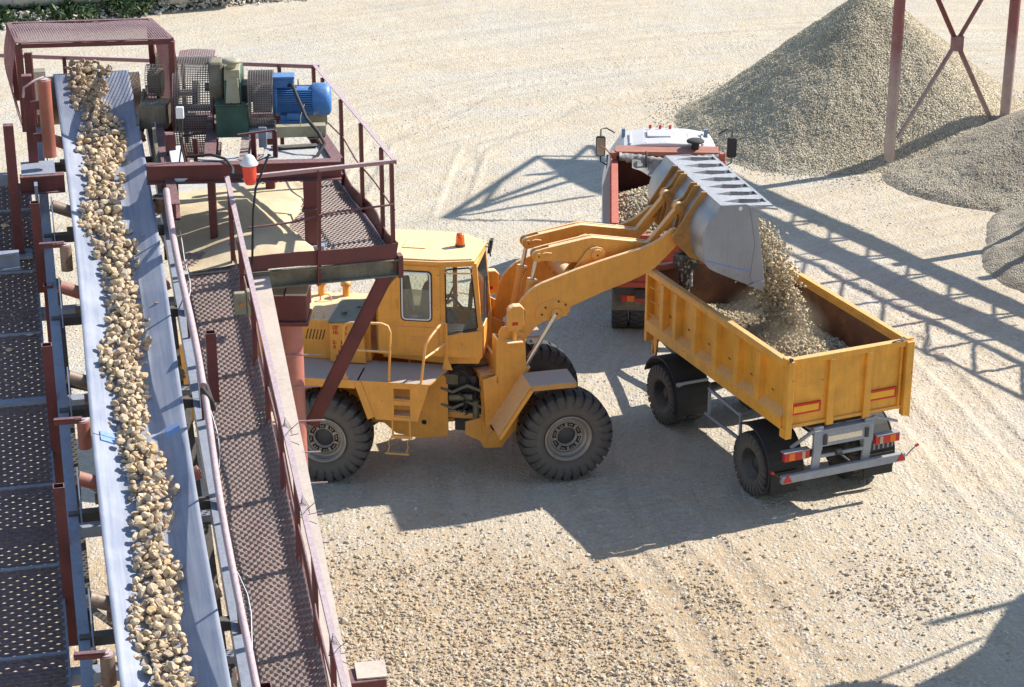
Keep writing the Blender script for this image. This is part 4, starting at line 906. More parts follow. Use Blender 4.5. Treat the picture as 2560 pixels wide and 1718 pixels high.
for s_ in (-1, 1):
    yc = s_ * .35
    g = G(FM)
    rnd = [(-.30 + .105 * math.cos(R(a)), 3.80 + .105 * math.sin(R(a))) for a in range(90, 271, 20)]
    out = rnd + [(-.20, 3.71), (.42, 3.625), (.95, 3.66), (1.62, 3.73), (1.72, 3.78), (1.72, 3.85), (1.62, 3.88), (1.42, 3.92), (.66, 4.055), (.55, 4.05), (-.18, 3.93)]
    g.prism(out, yc - .10, yc - .055); g.prism(out, yc + .055, yc + .10)
    top = [(1.60, 3.87), (1.42, 3.91), (.66, 4.045), (-.1, 3.93), (-.1, 3.90), (.66, 4.00), (1.42, 3.87), (1.60, 3.83)]; g.prism(top, yc - .055, yc + .055)
    g.cyl((-.30, yc - .13, 3.80), (-.30, yc + .13, 3.80), .062, 18); g.cyl((1.64, yc - .12, 3.80), (1.64, yc + .12, 3.80), .05, 16)
    g.tube([(-.24, yc - .13, 3.84), (-.18, yc - .13, 3.86), (-.08, yc - .13, 3.84)], .018, 6)
    bc = part('rocker_arm', g, 'yellow', ld, .006)
    g = G(FM)
    br = [(.10, 3.26), (.52, 3.82), (.60, 3.88), (.70, 3.90), (.80, 3.87), (.855, 3.79), (.855, 3.50), (.60, 3.30), (.3, 3.14)]
    g.prism(br, yc - .155, yc - .115); g.prism(br, yc + .115, yc + .155); g.cyl((.71, yc - .19, 3.76), (.71, yc + .19, 3.76), .10, 20); part('rocker_bracket', g, 'yellow', ld, .006)
    g = G(FM); g.cyl((.71, yc - .196, 3.76), (.71, yc - .19, 3.76), .016, 8); g.cyl((-.30, yc - .136, 3.80), (-.30, yc - .13, 3.80), .014, 8); part('pin_hole', g, 'inset', bc)
    g = G(FM); g.beam((1.64, yc, 3.80), (2.19, yc, 4.45), .09, .12, (0, 1, 0)); g.cyl((2.19, yc - .06, 4.45), (2.19, yc + .06, 4.45), .09, 20); g.cyl((1.64, yc - .05, 3.80), (1.64, yc + .05, 3.80), .08, 16); part('tilt_link', g, 'yellow', ld, .006)
    g = G(FM); g.cyl((-.30, yc, 3.78), (-.40, yc, 3.28), .038, 16); g.cyl((-.30, yc - .05, 3.80), (-.30, yc + .05, 3.80), .085, 18); rod = part('cylinder_rod', g, 'chrome', ld)
    g = G(FM); g.cyl((-.385, yc, 3.33), (-.64, yc, 1.95), .085, 20); g.cyl((-.375, yc, 3.36), (-.393, yc, 3.29), .098, 20); g.tube([(-.33, yc - .10, 3.30), (-.42, yc - .12, 3.1), (-.47, yc - .11, 2.7)], .014, 6); part('tilt_cylinder', g, 'yellow', ld)
    g = G(FM); g.cyl((-.06, s_ * .72, 2.84), (-.62, s_ * .70, 1.90), .045, 16); part('cylinder_rod', g, 'chrome', ld); g = G(FM); g.cyl((-.58, s_ * .70, 1.95), (-.95, s_ * .70, 1.30), .09, 18); part('lift_cylinder', g, 'yellow', ld)
# bucket ---------------------------------------------------------------
SH = [(2.53, 4.80), (2.46, 4.67), (2.36, 4.56), (2.28, 4.41), (2.235, 4.21), (2.25, 4.03), (2.29, 3.86), (2.37, 3.71), (2.69, 3.54), (3.07, 3.36), (3.33, 3.23)]
SI = [(2.58, 4.77), (2.51, 4.65), (2.41, 4.54), (2.33, 4.39), (2.285, 4.21), (2.30, 4.05), (2.335, 3.89), (2.40, 3.75), (2.71, 3.585), (3.08, 3.41), (3.34, 3.28)]
def crom(P, m=3):
    out = []
    for i in range(len(P) - 1):
        p0 = P[max(0, i - 1)]; p1 = P[i]; p2 = P[i + 1]; p3 = P[min(len(P) - 1, i + 2)]
        for k in range(m):
            u_ = k / m; out.append(tuple(.5 * (2 * p1[d] + (p2[d] - p0[d]) * u_ + (2 * p0[d] - 5 * p1[d] + 4 * p2[d] - p3[d]) * u_ ** 2 + (3 * p1[d] - p0[d] - 3 * p2[d] + p3[d]) * u_ ** 3) for d in (0, 1)))
    return out + [P[-1]]
SH = crom(SH); SI = crom(SI)
g = G(FM); vs = []; yB = 1.47
for s_ in (-yB, yB):
    for q in SH + SI: vs.append((q[0], s_, q[1]))
n_ = len(SH); fs = []
for k in range(n_ - 1):
    fs += [(k, k + 1, k + 1 + 2 * n_, k + 2 * n_), (k + n_, k + 3 * n_, k + 1 + 3 * n_, k + 1 + n_), (k, k + n_, k + 1 + n_, k + 1), (k + 2 * n_, k + 1 + 2 * n_, k + 1 + 3 * n_, k + 3 * n_)]
fs += [(0, 2 * n_, 3 * n_, n_), (n_ - 1, 2 * n_ - 1, 4 * n_ - 1, 3 * n_ - 1)]
g.add(vs, fs, True); bk = part('bucket', g, 'bucket', ld)
bk.data.shade_smooth() if hasattr(bk.data, 'shade_smooth') else None
es_ = bk.modifiers.new('edges', 'EDGE_SPLIT'); es_.split_angle = R(32)
SP = SH + [(3.36, 3.42), (3.26, 4.10), (3.16, 4.74), (3.06, 4.76), (2.98, 4.79)]
for s_, nm in ((-1, 1), (1, 0)):
    g = G(FM); g.prism(SP, s_ * yB, s_ * (yB + .03)); g.prism([(3.30, 3.30), (3.20, 3.30), (3.10, 3.50), (3.16, 4.10), (3.04, 4.74), (3.14, 4.74), (3.25, 4.10), (3.35, 3.42)], s_ * (yB + .03), s_ * (yB + .045))
    g.prism([(3.33, 3.23), (3.07, 3.36), (3.20, 3.42), (3.36, 3.42)], s_ * (yB + .045), s_ * (yB + .06))
    pl = part('side_plate', g, 'bucket_side', bk, .004)
    if s_ < 0:
        g = G(FM); g.beam((2.29, -yB - .031, 3.86), (3.10, -yB - .031, 3.60), .004, .014, (0, 0, 1)); part('marker_line', g, 'bluechalk', pl)
        g = G(FM); g.cyl((2.88, -yB - .032, 4.725), (2.88, -yB - .025, 4.725), .035, 18); part('plate_hole', g, 'lampwhite', pl)
        g = G(FM)
        for x, z in ((2.46, 3.76), (2.66, 3.64), (2.88, 3.55)): g.cyl((x, -yB - .03, z), (x, -yB - .04, z), .022, 8)
        part('wear_bolts', g, 'bucket_side', pl)
g = G(FM); nd = 7; cw = 2 * yB / nd; xa, xb = 2.53, 3.46
zz = lambda x: 4.805 - (x - xa) * .08
vs = []; fs = []
for k in range(nd):
    yl = -yB + k * cw; yc = yl + cw * .5
    kite = [(xa + .12, yc - .02), (xa + .46, yc + .14), (xb - .14, yc + .13), (xb - .05, yc + .18), (xb - .05, yc - .03), (xa + .46, yc - .12)]
    A, B, C, D, E_, F_ = kite
    up = [(xa, yc), A, B, C, D, (xb - .05, yl + cw), (xa, yl + cw)]; lo = [(xa, yl), (xb - .05, yl), E_, F_, A, (xa, yc)]
    for poly in (up, lo):
        b = len(vs); m2 = len(poly); vs += [(x, y_, zz(x)) for x, y_ in poly] + [(x, y_, zz(x) - .07) for x, y_ in poly]
        fs.append(tuple(range(b, b + m2))); fs.append(tuple(range(b + 2 * m2 - 1, b + m2 - 1, -1))); fs += [(b + i_, b + i_ + m2, b + (i_ + 1) % m2 + m2, b + (i_ + 1) % m2) for i_ in range(m2)]
g.add(vs, fs); g.hexa([(xb - .05, -yB, zz(xb) - .05), (xb, -yB, zz(xb) - .05), (xb, yB, zz(xb) - .05), (xb - .05, yB, zz(xb) - .05), (xb - .05, -yB, zz(xb) + .004), (xb, -yB, zz(xb) + .004), (xb, yB, zz(xb) + .004), (xb - .05, yB, zz(xb) + .004)])
g.prism([(xb - .16, -yB - .03), (xb + .03, -yB - .16), (xb + .02, -yB - .03)], zz(xb) - .04, zz(xb) - .01, 'z')
part('spill_guard', g, 'bucket', bk)
g = G(FM)
for yc in (-.35, .35):
    ear = [(2.54, 4.83), (2.42, 4.84), (2.29, 4.60), (2.22, 4.555), (2.13, 4.53), (2.09, 4.45), (2.12, 4.37), (2.18, 4.33), (2.19, 4.24), (2.14, 4.08), (2.12, 3.96), (2.24, 3.85), (2.34, 3.8), (2.3, 4.3), (2.5, 4.7)]
    for d in (-.10, .075): g.prism(ear, yc + d, yc + d + .03)
for yc in (-.78, .78):
    g.prism([(2.54, 4.82), (2.44, 4.83), (2.0, 4.16), (1.95, 4.06), (1.97, 3.96), (2.08, 3.88), (2.26, 3.68), (2.56, 3.55), (2.7, 3.56), (2.4, 3.75), (2.3, 4.0), (2.28, 4.3), (2.5, 4.7)], yc - .02, yc + .02)
part('hinge_ears', g, 'bucket_yel', bk, .004)
g = G(FM)
for yc in (-.35, .35): g.cyl((2.19, yc - .14, 4.45), (2.19, yc + .14, 4.45), .05, 18)
for yc in (-.70, .70): g.cyl((2.05, yc - .12, 4.03), (2.05, yc + .12, 4.03), .07, 18)
part('hinge_pin', g, 'bucket_yel', bk, .003)
g = G(FM); rv = np.random.default_rng(9); tt = rv.random(300)
# ================================================================ DRIVER
def skin_person(name, J, E_, parent_loc, rz, mat):
    me = bpy.data.meshes.new(name); me.from_pydata([j[0] for j in J], E_, []); o = bpy.data.objects.new(name, me); col.objects.link(o)
    o.location = parent_loc; o.rotation_euler = (0, 0, rz); sk_ = o.modifiers.new('skin', 'SKIN'); me.materials.append(M[mat])
    if not me.skin_vertices: me.attributes.new('skin_vertices', 'FLOAT', 'POINT')
    for k, j in enumerate(J): me.skin_vertices[0].data[k].radius = (j[1], j[2] if len(j) > 2 else j[1]); me.skin_vertices[0].data[k].use_root = (k == 0)
    ss = o.modifiers.new('sub', 'SUBSURF'); ss.levels = 1; ss.render_levels = 2; sk_.use_smooth_shade = True; return o
def baked(J, E_, name, mat, parent=None):
    o = skin_person(name, J, E_, (0, 0, 0), 0, mat); dg = bpy.context.evaluated_depsgraph_get(); dg.update()
    me = bpy.data.meshes.new_from_object(o.evaluated_get(dg)); bpy.data.objects.remove(o); me.materials.clear(); me.materials.append(M[mat])
    o = bpy.data.objects.new(name, me); col.objects.link(o)
    if parent is not None: o.parent = parent
    return o
# body: seated, hands forward on the wheel (local: x forward, seat top at z=.48)
J = [((0, 0, .62), .15, .12), ((.02, 0, .82), .13, .11), ((.05, 0, 1.02), .15, .11), ((.06, 0, 1.14), .11, .09), ((.09, 0, 1.21), .055, .055), ((.12, 0, 1.29), .075, .085), ((.13, 0, 1.38), .08, .095), ((.12, 0, 1.45), .05, .06)]
E2 = [(k, k + 1) for k in range(7)]
for s_ in (-1, 1):
    b = len(J); J += [((.05, s_ * .19, 1.12), .065), ((.16, s_ * .25, .86), .048), ((.40, s_ * .16, .92), .036), ((.47, s_ * .15, .95), .03), ((.02, s_ * .10, .60), .095), ((.45, s_ * .15, .62), .075), ((.52, s_ * .15, .22), .052), ((.50, s_ * .15, .08), .04), ((.66, s_ * .16, .05), .036)]
    E2 += [(3, b), (b, b + 1), (b + 1, b + 2), (b + 2, b + 3), (0, b + 4), (b + 4, b + 5), (b + 5, b + 6), (b + 6, b + 7), (b + 7, b + 8)]
body = baked(J, E2, 'person', 'skin'); body.matrix_world = LROOT @ Matrix.Translation((1.56, .02, 2.03))
tag(body, 'loader driver in a blue grey shirt seated in the cab facing the bucket', 'person')
Js = [((0, 0, .66), .165, .135), ((.02, 0, .82), .145, .125), ((.05, 0, 1.02), .165, .125), ((.06, 0, 1.13), .12, .10)]; Es = [(0, 1), (1, 2), (2, 3)]
for s_ in (-1, 1): b = len(Js); Js += [((.05, s_ * .19, 1.11), .078), ((.11, s_ * .225, .98), .066), ((.15, s_ * .245, .88), .06)]; Es += [(3, b), (b, b + 1), (b + 1, b + 2)]
baked(Js, Es, 'shirt', 'shirt', body)
Jt = [((0, 0, .60), .165, .13)]; Et = []
for s_ in (-1, 1): b = len(Jt); Jt += [((.04, s_ * .10, .60), .108), ((.45, s_ * .15, .62), .088), ((.52, s_ * .15, .24), .066), ((.51, s_ * .15, .12), .06)]; Et += [(0, b), (b, b + 1), (b + 1, b + 2), (b + 2, b + 3)]
baked(Jt, Et, 'trousers', 'jeans', body)
g = G(); v_, f_ = ico(2); v_ = v_ * np.array([.105, .09, .11]); keep = [q for q in f_ if not all(v_[i_][0] > .03 and v_[i_][2] < .05 for i_ in q) and not all(v_[i_][2] < -.02 for i_ in q)]
g.add([tuple(a + np.array([.115, 0, 1.405])) for a in v_], [tuple(q) for q in keep], True); part('hair', g, 'hair', body)
g = G()
for s_ in (-1, 1):
    g.tube([(.118, s_ * .082, 1.37), (.11, s_ * .095, 1.36), (.11, s_ * .094, 1.33)], .012, 6)
    for k in range(4): g.tube([(.46, s_ * .15 + (k - 1.5) * .02, .95), (.52, s_ * .15 + (k - 1.5) * .021, .965 - .004 * k), (.535, s_ * .15 + (k - 1.5) * .02, .935), (.51, s_ * .15 + (k - 1.5) * .02, .915)], .009, 6)
    g.tube([(.45, s_ * .11, .95), (.49, s_ * .10, .97), (.52, s_ * .11, .95)], .010, 6)
g.tube([(.20, 0, 1.36), (.225, 0, 1.335), (.205, 0, 1.32)], [.008, .014, .008], 6); g.tube([(.198, -.025, 1.292), (.205, 0, 1.294), (.198, .025, 1.292)], .006, 6)
part('fingers_and_face', g, 'skin', body)
g = G()
for s_ in (-1, 1): g.cyl((.195, s_ * .03, 1.365), (.203, s_ * .03, 1.365), .011, 10)
part('eye', g, 'hair', body)
# ================================================================ TRAILER
TX, TYY, TYAW = 5.5, 31.35, R(113.5)
tr = thing('tipping_trailer', 'yellow high sided dump trailer being filled under the loader bucket', 'trailer', (TX, TYY, 0), TYAW)
TROOT = Matrix.Translation((TX, TYY, 0)) @ rotz(TYAW)
TL, HW = 4.85, 1.20
# side walls: plate, top rail, bottom rail, tapered ribs
for s_ in (1, -1):
    g = G(); yo = s_ * HW
    g.box((.10, yo - s_ * .12, 1.66), (TL, yo - s_ * .095, 2.72))
    g.prism([(yo - s_ * .10, 2.66), (yo - s_ * .10, 2.80), (yo + s_ * .0, 2.80), (yo + s_ * .02, 2.77), (yo + s_ * .02, 2.68), (yo - s_ * .095, 2.62)], .08, TL, 'x')
    g.prism([(yo - s_ * .12, 1.60), (yo - s_ * .095, 1.92), (yo + s_ * .03, 1.80), (yo + s_ * .03, 1.60)], .08, TL, 'x')
    for x in (.80, 1.52, 2.26, 3.0, 3.72, 4.22):
        xw = .17
        g.add([(x, yo - s_ * .10, 2.68), (x + xw, yo - s_ * .10, 2.68), (x + xw - .02, yo + s_ * .012, 2.66), (x + .02, yo + s_ * .012, 2.66),
               (x, yo - s_ * .10, 1.88), (x + xw, yo - s_ * .10, 1.88), (x + xw - .02, yo + s_ * .025, 1.80), (x + .02, yo + s_ * .025, 1.80)],
              [(0, 1, 2, 3), (7, 6, 5, 4), (0, 3, 7, 4), (1, 5, 6, 2), (3, 2, 6, 7), (0, 4, 5, 1)])
    g.box((TL - .02, yo - s_ * .14, 1.40), (TL + .07, yo + s_ * .03, 2.86)); g.box((TL - .06, yo - s_ * .12, 2.80), (TL + .02, yo - s_ * .02, 2.88))
    g.box((.0, yo - s_ * .13, 2.70), (.12, yo + s_ * .01, 2.84)) ; g.box((.0, yo - s_ * .10, 1.45), (.12, yo, 1.62))
    sw = part('side_wall', g, 'trailer', tr, .008)
    g = G()
    for z in (2.50, 2.24, 1.98):
        g.tube([(4.74, yo - s_ * .05, z), (4.72, yo + s_ * .03, z), (4.42, yo + s_ * .03, z), (4.38, yo - s_ * .05, z - .01)], .009, 6)
    if s_ > 0: part('rung', g, 'trailer', sw)
    g = G()
    for x in (.45, 1.15, 1.9, 2.62, 3.35, 4.05):
        g.tube([(x - .02, yo - s_ * .05, 2.12), (x - .018, yo - s_ * .03, 2.16), (x + .018, yo - s_ * .03, 2.16), (x + .02, yo - s_ * .05, 2.12)], .006, 5)
    part('tie_hooks', g, 'darksteel', sw)
g = G()
g.box((.10, -HW + .121, 1.66), (TL, -HW + .126, 2.66)); g.box((.10, HW - .126, 1.66), (TL, HW - .121, 2.66)); g.box((.10, -HW + .1, 1.66), (TL, HW - .1, 1.70))
g.box((TL - .045, -HW + .1, 1.7), (TL - .04, HW - .1, 2.74)); g.box((.075, -HW + .1, 1.7), (.08, HW - .1, 2.70)); part('box_lining', g, 'trailer_in', tr)
g = G(); g.box((TL - .04, -HW + .10, 1.66), (TL, HW - .1, 2.78)); g.box((TL - .08, -HW + .1, 2.76), (TL + .03, HW - .1, 2.86)); part('front_wall', g, 'redox', tr, .006)
# tailgate
g = G(); g.box((.03, -HW + .02, 1.62), (.07, HW - .02, 2.76)); g.box((-.03, -HW + .02, 2.72), (.09, HW - .02, 2.82))
for y in (.34, -.36): g.prism([(y - .07, 1.56), (y + .07, 1.56), (y + .05, 2.72), (y - .05, 2.72)], -.035, .03, 'x')
g.prism([(HW - .01, 1.45), (HW - .12, 1.45), (HW - .12, 2.80), (HW - .01, 2.80)], -.07, .03, 'x'); g.prism([(-HW + .01, 1.45), (-HW + .15, 1.50), (-HW + .15, 2.80), (-HW + .01, 2.80)], -.07, .03, 'x')
for y in (-HW + .20,): g.box((-.02, y, 1.6), (.03, y + .03, 2.72))
g.box((.0, -HW + .15, 1.60), (.03, HW - .17, 1.66)); tg = part('tailgate', g, 'trailer', tr, .008)
for yc in (.79, -.66):
    g = G(); g.box((-.006, yc - .275, 1.83), (.03, yc + .275, 2.01)); rp = part('reflective_plate', g, 'redplate', tg); g = G(); g.box((-.009, yc - .235, 1.865), (.0, yc + .235, 1.975)); part('plate_centre', g, 'yelplate', rp)
g = G(); g.cyl((-.07, HW - .06, 2.835), (-.02, HW - .06, 2.835), .03, 10); g.box((-.02, HW - .14, 2.80), (.1, HW - .04, 2.815)); g.box((-.02, -HW + .04, 2.80), (.1, -HW + .2, 2.83))
g.tube([(-.02, -HW + .2, 2.83), (-.03, -HW + .3, 2.85), (-.02, -HW + .42, 2.83)], .012, 6); part('latch', g, 'darksteel', tr)
# chassis
g = G()
for y in (.45, -.45): g.ibeam((.2, y, 1.42), (TL + .3, y, 1.42), .09, .26)
for x in (.4, 1.2, 2.4, 3.6, 4.6): g.beam((x, -.9, 1.56), (x, .9, 1.56), .08, .1)
g.box((.6, -1.0, 1.45), (4.6, -.9, 1.6)); g.box((.6, .9, 1.45), (4.6, 1.0, 1.6)); part('chassis', g, 'darksteel', tr)
g = G(); g.beam((TL - .5, -.55, .95), (TL + 2.3, 0, .75), .1, .1); g.beam((TL - .5, .55, .95), (TL + 2.3, 0, .75), .1, .1); g.cyl((TL - .5, 0, 1.18), (TL - .5, 0, 1.28), .5, 28); g.box((TL - .95, -.5, .95), (TL - .1, .5, 1.1)); part('drawbar', g, 'darksteel', tr)
g = G(); g.tube([(TL + .05, 1.0, 1.6), (TL + .1, 1.02, 1.3), (TL + .1, 1.02, 1.1)], .03, 8); g.prism([(TL - .25, 1.6), (TL - .05, 1.6), (TL - .12, 1.25), (TL - .16, 1.1), (TL - .2, 1.25)], 1.08, 1.12); part('hanger', g, 'trailer', tr, .004)
tty = tyre_mesh(.56, .31, .27, 26, .02, 'road_tyre', True); trm = rim_meshes(.27, .31, 'truck')
def dual(xc, sg, parent, hw=1.06, rad=.56, tm=tty, rm_=trm):
    for k, off in enumerate((0, .35)):
        wheel(parent, I4, (xc, sg * (hw - off), rad), math.pi if sg > 0 else 0, tm, rm_, .2 * k)
for xc in (1.0, 4.25):
    for s_ in (1, -1): dual(xc, s_, tr)
    g = G(); g.cyl((xc, -.9, .56), (xc, .9, .56), .07, 12); g.box((xc - .4, .40, .7), (xc + .4, .5, .82)); g.box((xc - .4, -.50, .7), (xc + .4, -.4, .82)); part('axle', g, 'darksteel', tr)
def mudguard(xc, s_, a0, a1, parent, rad=.66, lip=True):
    g = G(); n = 12; vs = []
    y0_, y1_ = s_ * .56, s_ * 1.21
    for i_ in range(n + 1):
        a = R(a0 + (a1 - a0) * i_ / n)
        for rr in (rad, rad + .02):
            for y in (y0_, y1_): vs.append((xc + rr * math.cos(a), y, .60 + rr * math.sin(a)))
    fs = []
    for i_ in range(n):
        b = i_ * 4; fs += [(b, b + 1, b + 5, b + 4), (b + 2, b + 6, b + 7, b + 3), (b, b + 4, b + 6, b + 2), (b + 1, b + 3, b + 7, b + 5)]
    g.add(vs, fs); g.tube([(xc + (rad + .01) * math.cos(R(a0 + (a1 - a0) * i_ / n)), y1_, .60 + (rad + .01) * math.sin(R(a0 + (a1 - a0) * i_ / n))) for i_ in range(n + 1)], .022, 6)
    return part('mudguard', g, 'black', parent)
for s_ in (1, -1):
    mudguard(1.0, s_, 60, 205, tr); m2 = mudguard(4.25, s_, 20, 200, tr)
g = G()
for k in range(6): g.box((.325, -1.18 + k * .09, .75), (.335, -1.15 + k * .09, 1.02))
part('mudguard_ribs', g, 'greysteel', tr)
g = G(); g.beam((TL - 1.25, 1.22, .98), (TL - .9, .5, .98), .05, .03) ; g.beam((3.6, .6, 1.02), (3.6, 1.24, 1.02), .03, .05); part('mudguard_stay', g, 'greysteel', tr)
# rear frame, bumper, lamps
g = G()
for y in (.55, -.42):
    g.box((-.06, y - .085, 1.14), (.0, y + .085, 1.56)); g.beam((-.03, y, 1.16), (.02, y, .78), .15, .05, (1, 0, 0))
g.box((-.07, -.5, 1.20), (-.02, .64, 1.46)); g.box((-.07, -.5, 1.46), (.25, .64, 1.50)); g.beam((-.02, .62, 1.5), (.1, .98, 1.2), .05, .05); g.beam((-.02, -.5, 1.56), (.0, -1.0, 1.38), .05, .04)
g.box((-.03, -.5, .98), (.01, .55, 1.04))
g.box((-.09, -1.16, .66), (-.01, 1.22, .80)); part('rear_frame', g, 'greysteel', tr, .008)
g = G(); g.box((-.074, -.28, 1.27), (-.068, .38, 1.37)); part('number_plate_holder', g, 'chrome', tr)
g = G()
for y in (.44, -.36): g.box((-.10, y - .03, 1.24), (-.07, y + .03, 1.42))
part('plate_bracket', g, 'darksteel', tr)
g = G(); g.cyl((-.05, .1, 1.05), (-.05, .2, 1.05), .05, 14); g.cyl((-.06, .15, 1.03), (-.16, .0, .90), .02, 8); part('tow_hook', g, 'darksteel', tr)
for s_, ys in ((1, (.72, 1.19)), (-1, (-.55, -1.02))):
    a, b = ys; g = G(); g.box((-.08, a, 1.05), (.0, b, 1.20)); tl = part('tail_lamp', g, 'redlight', tr, .006)
    d = b - a
    g = G(); g.box((-.086, a + d * .18, 1.06), (-.079, a + d * .30, 1.19)); part('reverse_lens', g, 'palelens', tl)
    g = G(); g.box((-.086, a + d * .60, 1.06), (-.079, a + d * .82, 1.19)); part('indicator_lens', g, 'orangelens', tl)
    g = G(); g.box((-.09, a - .01, 1.20), (.04, b + .01, 1.215)); part('lamp_shelf', g, 'greysteel', tl)
for y in (1.12, -1.07):
    g = G(); g.prism([(y - .085, .68), (y + .085, .68), (y, .83)], -.10, -.092, 'x'); part('triangle_reflector', g, 'redlight', tr)
for s_ in (1, -1):
    g = G(); y = s_ * 1.2; g.tube([(-.04, y, .72), (-.05, s_ * 1.30, .82), (-.05, s_ * 1.38, .88)], .009, 6); mk = part('marker_stalk', g, 'darksteel', tr)
    g = G(); g.cyl((-.055, s_ * 1.37, .88), (-.055, s_ * 1.42, .90), .025, 10); part('marker_lens', g, 'redlight', mk)
for ya, yb in ((.70, 1.20), (-.62, -1.18)):
    g = G(); g.box((.30, min(ya, yb), .28), (.315, max(ya, yb), .68)); part('mud_flap', g, 'black', tr)
# side guard
for s_ in (1, -1):
    g = G(); y = s_ * 1.12
    g.beam((2.72, y, .80), (1.46, y, .80), .045, .05); g.beam((2.64, y, 1.30), (1.46, y, 1.24), .045, .05)
    for x in (2.60, 1.50): g.beam((x, y, .80), (x, y, 1.30), .045, .045); g.beam((x, y, 1.26), (x, s_ * .5, 1.36), .04, .04)
    part('side_guard', g, 'greysteel', tr, .003)
# hydraulic ram at the front of the box
g = G(); g.cyl((TL - .32, .62, 1.72), (TL - .32, .62, 2.85), .085, 18); g.cyl((TL - .32, .62, 2.5), (TL - .32, .62, 2.92), .13, 18); g.box((TL - .50, .45, 2.86), (TL - .14, .80, 3.08)); g.box((TL - .3, .5, 3.08), (TL - .16, .7, 3.16)); part('hydraulic_ram', g, 'splash', tr, .012)

# stone load in the trailer (heightfield + loose stones)
def tl2w(x, y, z): return TROOT @ Vector((x, y, z))
def load_h(x, y):
    return 1.80 + .40 * np.exp(-(((x - 1.85) / 1.35) ** 2 + ((y + .15) / 1.0) ** 2)) + .12 * np.exp(-(((x - 3.3) / 1.0) ** 2 + ((y - .1) / .9) ** 2)) + .10 + .06 * vnoise(x + 5, y + 5, 81, .35)
def load_things(name, frame, x0, x1, y0, y1, hf, n, smin, smax, mat, seed, label, lift=.6):
    r = np.random.default_rng(seed); nx_ = 50; ny_ = 30; XX, YY = np.meshgrid(np.linspace(x0, x1, nx_), np.linspace(y0, y1, ny_)); ZZ = hf(XX, YY) - .02
    V = np.stack([XX, YY, ZZ], -1).reshape(-1, 3); i_ = (np.arange(ny_ - 1)[:, None] * nx_ + np.arange(nx_ - 1)[None]).ravel(); F0 = np.stack([i_, i_ + 1, i_ + nx_ + 1, i_ + nx_], 1)
    x = r.uniform(x0 + .02, x1 - .02, n); y = r.uniform(y0 + .02, y1 - .02, n); s = smin + (smax - smin) * r.random(n) ** 2.2; z = hf(x, y) + s * lift * r.random(n)
    P = np.stack([x, y, z], 1); lib = ROCKS_LO; Rm = rot_mats(n, r); pick = r.integers(0, len(lib), n); VV = [V]; FF = [F0[:, [0, 1, 2]], F0[:, [0, 2, 3]]]; off = len(V)
    for k, (v, f) in enumerate(lib):
        idx = np.where(pick == k)[0]; a = np.einsum('nij,vj->nvi', Rm[idx], v) * s[idx][:, None, None] + P[idx][:, None, :]
        VV.append(a.reshape(-1, 3)); FF.append((f[None] + (np.arange(len(idx)) * len(v))[:, None, None] + off).reshape(-1, 3)); off += len(idx) * len(v)
    o = np_mesh(name, np.concatenate(VV), np.concatenate(FF), mat); o.matrix_world = frame; tag(o, label, 'crushed stone', kind='stuff'); return o
load_things('stone_load', TROOT, .09, TL - .06, -HW + .14, HW - .14, load_h, 9000, .018, .055, 'load', 82, 'heap of crushed stone lying in the yellow trailer box')
# falling stones, from the bucket lip down to the heap
r = np.random.default_rng(83); n = 6500; t_ = r.random(n)
lat = r.uniform(-1.42, 1.2, n); u = r.random(n)
src = np.array([(FROOT @ Vector((3.30 + .20 * a, b, 3.32 + .95 * a * (1 - .0 * b)))) for a, b in zip(u, lat)])
dst = np.array([TROOT @ Vector((2.05 + .45 * a + r.normal() * .15, -.45 + .35 * (b + 1.4) / 2.6 + r.normal() * .10, 2.1)) for a, b in zip(1 - u, lat)])
tt = t_ ** .8; P = src * (1 - tt[:, None]) + dst * tt[:, None]; P[:, 2] = src[:, 2] + (dst[:, 2] - src[:, 2]) * tt ** 1.9; P += r.normal(size=P.shape) * .03
S = .016 + .036 * r.random(n) ** 1.8
k_ = r.random(n) < .07; P[k_] += r.normal(size=(k_.sum(), 3)) * np.array([.16, .16, .10])
o = scatter('falling_stones', P, S, 'load', seed=84); tag(o, 'stream of tan crushed stone pouring from the bucket lip into the trailer', 'falling stone', kind='stuff')
# dust cloud inside the trailer round the falling stone
dm = bpy.data.materials.new('dust haze'); dm.use_nodes = True; t = dm.node_tree; t.nodes.clear(); oo = t.nodes.new('ShaderNodeOutputMaterial'); vp = t.nodes.new('ShaderNodeVolumePrincipled')
vp.inputs['Color'].default_value = (.86, .72, .52, 1); vp.inputs['Anisotropy'].default_value = .2
cc = t.nodes.new('ShaderNodeTexCoord').outputs['Object']; ln = t.nodes.new('ShaderNodeVectorMath'); ln.operation = 'LENGTH'; lk(t, cc, ln.inputs[0])
nn = noise(t, 1.6, 4, .6, cc, .6); fall = mth(t, 'SUBTRACT', 1., ln.outputs['Value'], clamp=True)
lk(t, mth(t, 'MULTIPLY', mth(t, 'MULTIPLY', fall, 2.3), mth(t, 'MULTIPLY', mth(t, 'SUBTRACT', nn, .28), 2.2, clamp=True)), vp.inputs['Density']); lk(t, vp.outputs[0], oo.inputs['Volume'])
g = G(); v_, f_ = ico(3); g.add([tuple(a) for a in v_], [tuple(q) for q in f_], True); me = bpy.data.meshes.new('dust_cloud'); me.from_pydata(g.v, [], g.f); me.materials.append(dm)
o = bpy.data.objects.new('dust_cloud', me); col.objects.link(o); o.matrix_world = TROOT @ Matrix.Translation((2.45, -.05, 2.42)) @ Matrix.Diagonal((1.25, .85, .62, 1)); tag(o, 'thin tan dust hanging in the trailer box around the falling stone', 'dust', kind='stuff')

